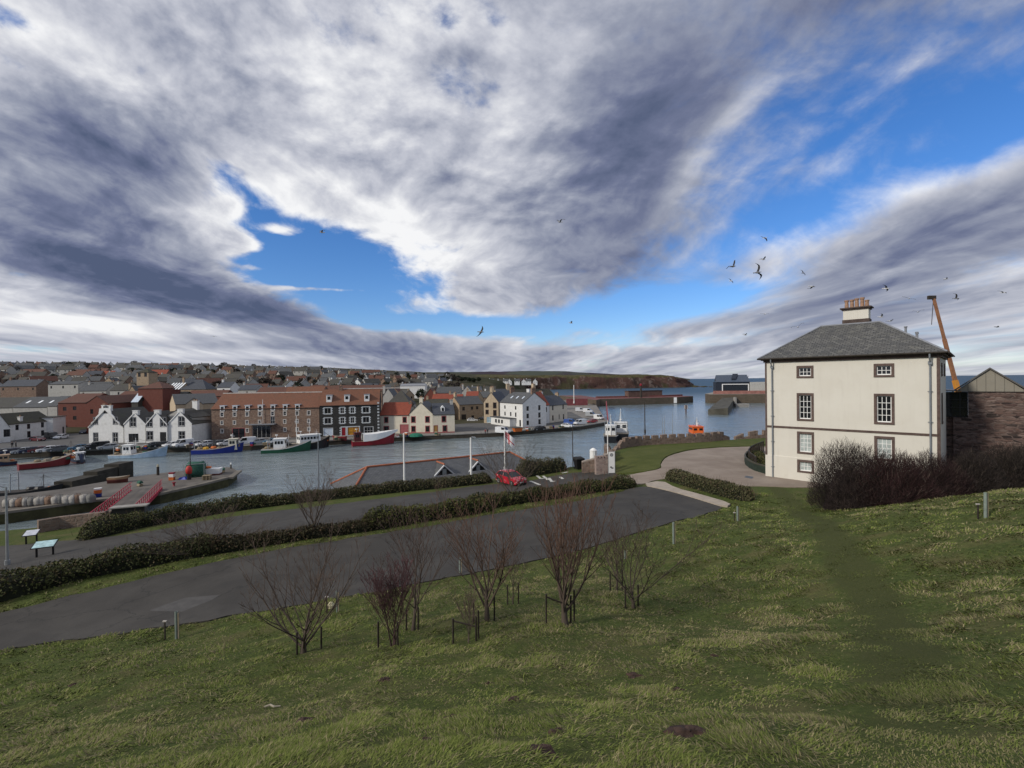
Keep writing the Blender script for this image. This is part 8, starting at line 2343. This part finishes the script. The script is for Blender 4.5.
# ------------------------------------------------------------------ rough grass
def blades(n, d0, d1, seed, hmul=1.0):
    g = np.random.default_rng(seed)
    d = np.exp(g.uniform(math.log(d0), math.log(d1), n)); az = g.uniform(R(-62), R(62), n)
    x = np.sin(az) * d; y = np.cos(az) * d
    ok = (y < np.interp(x, _ex, _ey) + 1.5) & (x > -70) & (x < 60); x, y, d = x[ok], y[ok], d[ok]
    cl = fbm(x * 1.5, y * 1.5, 3, 5); c2 = fbm(x * 4.5, y * 4.5, 2, 15); big = fbm(x * .22, y * .22, 4, 25)
    keep = g.random(len(x)) < np.clip(.45 + 1.5 * (cl - .30), .34, 1)
    pdist = path_dist(x, y); onp = np.clip((pdist + (fbm(x * 1.3, y * 1.3, 3, 71) - .5) * .7 - .35) / .8, 0, 1); onp = 1 - (1 - onp) * np.clip((y - 2.5) / 6, .25, 1)
    keep &= g.random(len(x)) < .95 + .05 * onp
    orr = off_road(x, y); keep &= orr > g.uniform(.001, .12, len(x))
    # none inside the house
    hx = (x - HA.x) * math.cos(hang) + (y - HA.y) * math.sin(hang); hy = -(x - HA.x) * math.sin(hang) + (y - HA.y) * math.cos(hang)
    keep &= ~((hx > -.2) & (hx < HW + .2) & (hy > -.2) & (hy < HD))
    x, y, d, cl, c2, big, onp = [a[keep] for a in (x, y, d, cl, c2, big, onp)]; n = len(x)
    z = HG(x, y)
    tuft = np.clip((cl - .40) * 3.2, 0, 1)
    h = (.035 + .085 * tuft + .045 * g.random(n)) * (.45 + .55 * onp) * np.clip(.62 + d * .035, .6, 1) * (1 + d * .012) * hmul
    wd = (.0020 + .00056 * d) * g.uniform(.7, 1.4, n)
    # blades lie over downhill and with the wind
    la = fbm(x * .8, y * .8, 2, 55) * 9 + g.normal(0, .9, n); lm = g.uniform(.5, 2.3, n)
    L = np.stack([np.cos(la) * lm, np.sin(la) * lm - .25, np.ones(n)], 1); L /= np.linalg.norm(L, axis=1)[:, None]
    s = np.stack([np.cos(la + 1.57 + g.normal(0, .5, n)), np.sin(la + 1.57 + g.normal(0, .5, n)), np.zeros(n)], 1) * wd[:, None]
    B = np.stack([x, y, z - .015], 1); m1 = B + L * (h * .55)[:, None]; tip = B + L * h[:, None] * .95 + np.stack([L[:, 0], L[:, 1], -.5 * np.ones(n)], 1) * (h * .28)[:, None]
    v = np.stack([B - s, B + s, m1 + s * .75, m1 - s * .75, tip], 1).reshape(-1, 3)
    i = np.arange(n) * 5
    f = np.concatenate([np.stack([i, i + 1, i + 2, i + 3], 1), np.stack([i + 3, i + 2, i + 4, i + 4], 1)])
    gr0 = np.array((.084, .112, .024)); gr1 = np.array((.165, .190, .050)); dry = np.array((.235, .205, .110)); dk = np.array((.060, .078, .021))
    t = g.random(n)[:, None]; col = gr0 * (1 - t) + gr1 * t
    band = np.exp(-(((x - 5 - (y - 15) * .15) / 7) ** 2) - ((y - 17) / 8) ** 2)
    pd = np.clip((big - .42) * 4, 0, 1) * .30 + np.clip((c2 - .46) * 3, 0, 1) * .26 + band * .34 + .12
    isd = g.random(n) < pd; col[isd] = dry * g.uniform(.55, 1.15, isd.sum())[:, None]
    kk_ = (1 - onp)[:, None] * .75; col = col * (1 - kk_) + dk * kk_
    col *= g.uniform(.75, 1.2, n)[:, None]
    return v, f, np.repeat(col, 5, axis=0)


GR = attrmat('grass_blade', .8, spec=.12)
V_, F_, C_ = [], [], []; off = 0
for (n, a, b_, sd, hm) in ((520000, 2.6, 46, 77, 1.0), (360000, 9, 46, 78, .9), (240000, 2.4, 9, 79, .9)):
    v, f, c = blades(n, a, b_, sd, hm); V_.append(v); F_.append(f + off); C_.append(c); off += len(v)
V_ = np.concatenate(V_); F_ = np.concatenate(F_); C_ = np.concatenate(C_)
tri = F_[:, 2] == F_[:, 3] if False else (F_[:, 3] == F_[:, 2])
def mixmesh(name, v, f, mat, col):
    t = f[:, 2] == f[:, 3]; q = f[~t]; r = f[t][:, :3]
    me = bpy.data.meshes.new(name); me.vertices.add(len(v)); me.vertices.foreach_set('co', v.astype(np.float32).ravel())
    li = np.concatenate([q.ravel(), r.ravel()]).astype(np.int32); me.loops.add(len(li)); me.loops.foreach_set('vertex_index', li)
    st = np.concatenate([np.arange(len(q)) * 4, len(q) * 4 + np.arange(len(r)) * 3]).astype(np.int32); tt = np.concatenate([np.full(len(q), 4), np.full(len(r), 3)]).astype(np.int32)
    me.polygons.add(len(st)); me.polygons.foreach_set('loop_start', st); me.polygons.foreach_set('loop_total', tt); me.update(calc_edges=True)
    a = me.color_attributes.new('Col', 'FLOAT_COLOR', 'POINT'); c = np.ones((len(v), 4), np.float32); c[:, :3] = col; a.data.foreach_set('color', c.ravel()); me.materials.append(mat); return me
# the tip triangle repeats its last corner: fix the order
qm = F_[:, 3] == F_[:, 2]
go = bpy.data.objects.new('grass', mixmesh('grass', V_, F_, GR, C_)); COL.objects.link(go)
tag(go, None, None, None, 'stuff')

# ------------------------------------------------------------------ trees among the far houses
tp_ = None
def far_tree(x, y, h, w, seed, lab, col):
    g = np.random.default_rng(seed); z = float(HTOWN(x, y)[0]) - .3; o = empty('town_tree', (x, y, z), 0, lab, 'tree', 'trees among the hillside houses')
    b = MB(); b.tube([(0, 0, -.5), (.1, 0, h * .35), (0, .1, h * .6)], [.3, .22, .1], 5)
    for k in range(5): a = k * 1.26; b.tube([(0, 0, h * .3), (math.cos(a) * w * .3, math.sin(a) * w * .3, h * .65)], [.14, .04], 4)
    b.build('trunk', M['dark_wood'], o)
    n = 420; e = rdir(n) * np.array([w / 2, w / 2, h * .36]) * (g.uniform(.3, 1, n) ** .4)[:, None] * (.7 + .6 * fbm(g.uniform(0, 4, n), g.uniform(0, 4, n), 2, seed))[:, None] + np.array([0, 0, h * .62])
    U = rdir(n) * .35; V = np.cross(U, rdir(n)); c = np.array(col) * g.uniform(.5, 1.4, n)[:, None]
    quads(e, U, V, c, 'crown', LEAF, o, .7); return o
tr = random.Random(31); kinds = {}
for i in range(110):
    d_ = tr.choice([tr.uniform(300, 330), tr.uniform(355, 380), tr.uniform(410, 440), tr.uniform(480, 530), tr.uniform(590, 640), tr.uniform(700, 800)]); px = tr.uniform(0, 470)
    x = (px - 512) / F * d_
    if x > -20: continue
    kd = tr.choice(['dark evergreen', 'brown leafless', 'brown leafless']); lab = f'{kd} tree among the houses on the hillside'
    if kd in kinds and len(kinds[kd]) > 3:
        o = copy_tree(tr.choice(kinds[kd])); o.location = (x, d_, float(HTOWN(x, d_)[0]) - .3); s = tr.uniform(.7, 1.3); o.scale = (s, s, s); o.rotation_euler = (0, 0, tr.uniform(0, 6))
    else:
        o = far_tree(x, d_, tr.uniform(6, 9), tr.uniform(5, 9), i, lab, (.018, .026, .012) if kd[0] == 'd' else (.05, .04, .032)); kinds.setdefault(kd, []).append(o)
    o['label'] = lab; o['group'] = kd + ' hillside trees'
for i in range(26):      # belt of dark trees on the far hill above the shed
    px = 398 + i * 3.2 + tr.uniform(-1, 1); d_ = tr.uniform(640, 690); x = (px - 512) / F * d_
    o = copy_tree(tr.choice(kinds['dark evergreen'])); o.location = (x, d_, float(HTOWN(x, d_)[0]) - 1); o['label'] = 'dark evergreen tree in the belt on the far slope'; o['group'] = 'dark tree belt on the far slope'; o.scale = (1.2, 1.2, 1.1)

# ------------------------------------------------------------------ gulls
M['gull_w'] = plain('gull_white', (.62, .62, .63), .8, .1, 8); M['gull_g'] = plain('gull_grey', (.16, .17, .19), .8, .15, 8); M['gull_b'] = plain('gull_dark', (.03, .03, .032), .8, .1)
def gull_mesh(flap, dark=False):
    b = MB(); N = 8
    b.loft([[(.5 * r * math.cos(2 * math.pi * j / N), y, r * math.sin(2 * math.pi * j / N) * .5 + z) for j in range(N)] for y, r, z in ((-.30, .02, .02), (-.25, .07, .02), (-.18, .10, .01), (-.05, .17, 0), (.1, .15, 0), (.24, .06, .01), (.36, .10, .015), (.40, .02, .015))], 0)
    b.tube([(0, -.29, .015), (0, -.36, 0)], [.02, .006], 5, 2)
    for s in (-1, 1):
        sec = []
        for x, z, c, y in ((.06, .03, .20, -.02), (.28, .03 + flap * .5, .20, -.07), (.46, .03 + flap * .8, .15, -.04), (.62, .03 + flap * .7, .09, .04), (.72, .03 + flap * .55, .02, .12)):
            sec.append([(s * x, y - c / 2, z), (s * x, y, z + .02), (s * x, y + c / 2, z), (s * x, y, z - .012)])
        b.loft(sec, 1); b.loft([[(q[0] + s * .005, q[1], q[2] + .004) for q in sec[-2]], [(q[0] + s * .03, q[1] + .05, q[2]) for q in sec[-1]]], 2)
    return b.mesh('gull', [M['gull_g'] if dark else M['gull_w'], M['gull_b'] if dark else M['gull_g'], M['gull_b']])
gm = [gull_mesh(.30), gull_mesh(.05), gull_mesh(-.22), gull_mesh(.42, True), gull_mesh(.12, True)]
GU = [(757.5, 272.5, 22, 3, 40, 60, 'dark gull banking steeply, largest bird left of the house roof'), (733, 266.5, 26, 3, 20, -40, 'dark gull just left of the largest bird'), (560, 222, 30, 0, -60, 12, 'lone gull gliding high in the middle of the sky'),
      (481, 332, 26, 4, 60, -50, 'lone gull low over the harbour in the middle'), (322, 232.5, 34, 0, -50, 10, 'lone gull in front of the left blue gap'), (765, 238, 36, 2, 30, 20, 'small gull above the largest bird'), (763, 259.5, 36, 0, 90, 0, 'small gull between the two dark gulls and the grey cloud'),
      (812, 286.5, 30, 2, 80, 0, 'gull with drooping wings left of the chimney pots'), (886, 288.5, 30, 1, 40, 25, 'gull with level wings right of the chimney pots'), (909, 298.5, 34, 1, -30, 20, 'dark gull halfway between chimney and crane'), (956, 298.5, 34, 3, 30, 30, 'gull just right of the crane tip'),
      (1003, 292.5, 36, 1, 10, 12, 'gull at far right above the annexe'), (946, 279, 44, 1, 60, 8, 'faint gull above the crane tip'), (997, 327, 44, 4, 60, 0, 'dark gull low at far right'), (918, 312, 40, 0, -60, 0, 'gull below the level of the chimney pots, left of the crane'), (881, 317, 36, 0, 60, 12, 'gull just right of the chimney stack'),
      (890, 321, 40, 1, 90, 8, 'gull close above the right roof slope'), (798, 327, 32, 0, -40, -18, 'gull close above the left roof slope'), (765, 314, 44, 1, 0, 0, 'tiny gull far left of the chimney stack'), (745, 335, 48, 0, 90, 0, 'tiny gull low over the sea'), (803, 273, 48, 4, 20, 40, 'tiny dark gull high left of the chimney'),
      (571, 323, 44, 0, 90, 0, 'small gull over the harbour mouth'), (731, 281, 46, 1, 30, 30, 'tiny gull under the two dark gulls'), (748, 376.5, 120, 0, 80, 0, 'gull just above the navy harbour building'), (214, 336.5, 60, 1, 70, 0, 'faint gull low in the left sky')]
for px, py, d_, k, rz, roll, lab in GU:
    o = bpy.data.objects.new('gull', gm[k]); COL.objects.link(o); o.location = Dd(px, py, d_ * 1.8); o.rotation_euler = (R(8), R(roll), R(rz)); tag(o, lab, 'gull', 'gulls in flight')
gl = house.matrix_world
for k in range(9):
    t = k / 8; ro_ = wh; x = (.52 + .32 * t) * wh['wx']; c_, s_n = math.cos(wh.rotation_euler.z), math.sin(wh.rotation_euler.z)
    o = bpy.data.objects.new('gull', gm[1]); COL.objects.link(o); o.location = (wh.location.x + c_ * x - s_n * 7.5, wh.location.y + s_n * x + c_ * 7.5, wh.location.z + hr_ * 0 + 13.25); o.rotation_euler = (0, 0, k)
    tag(o, 'white gull perched on the ridge of the stone warehouse', 'gull', 'gulls perched on the warehouse ridge')
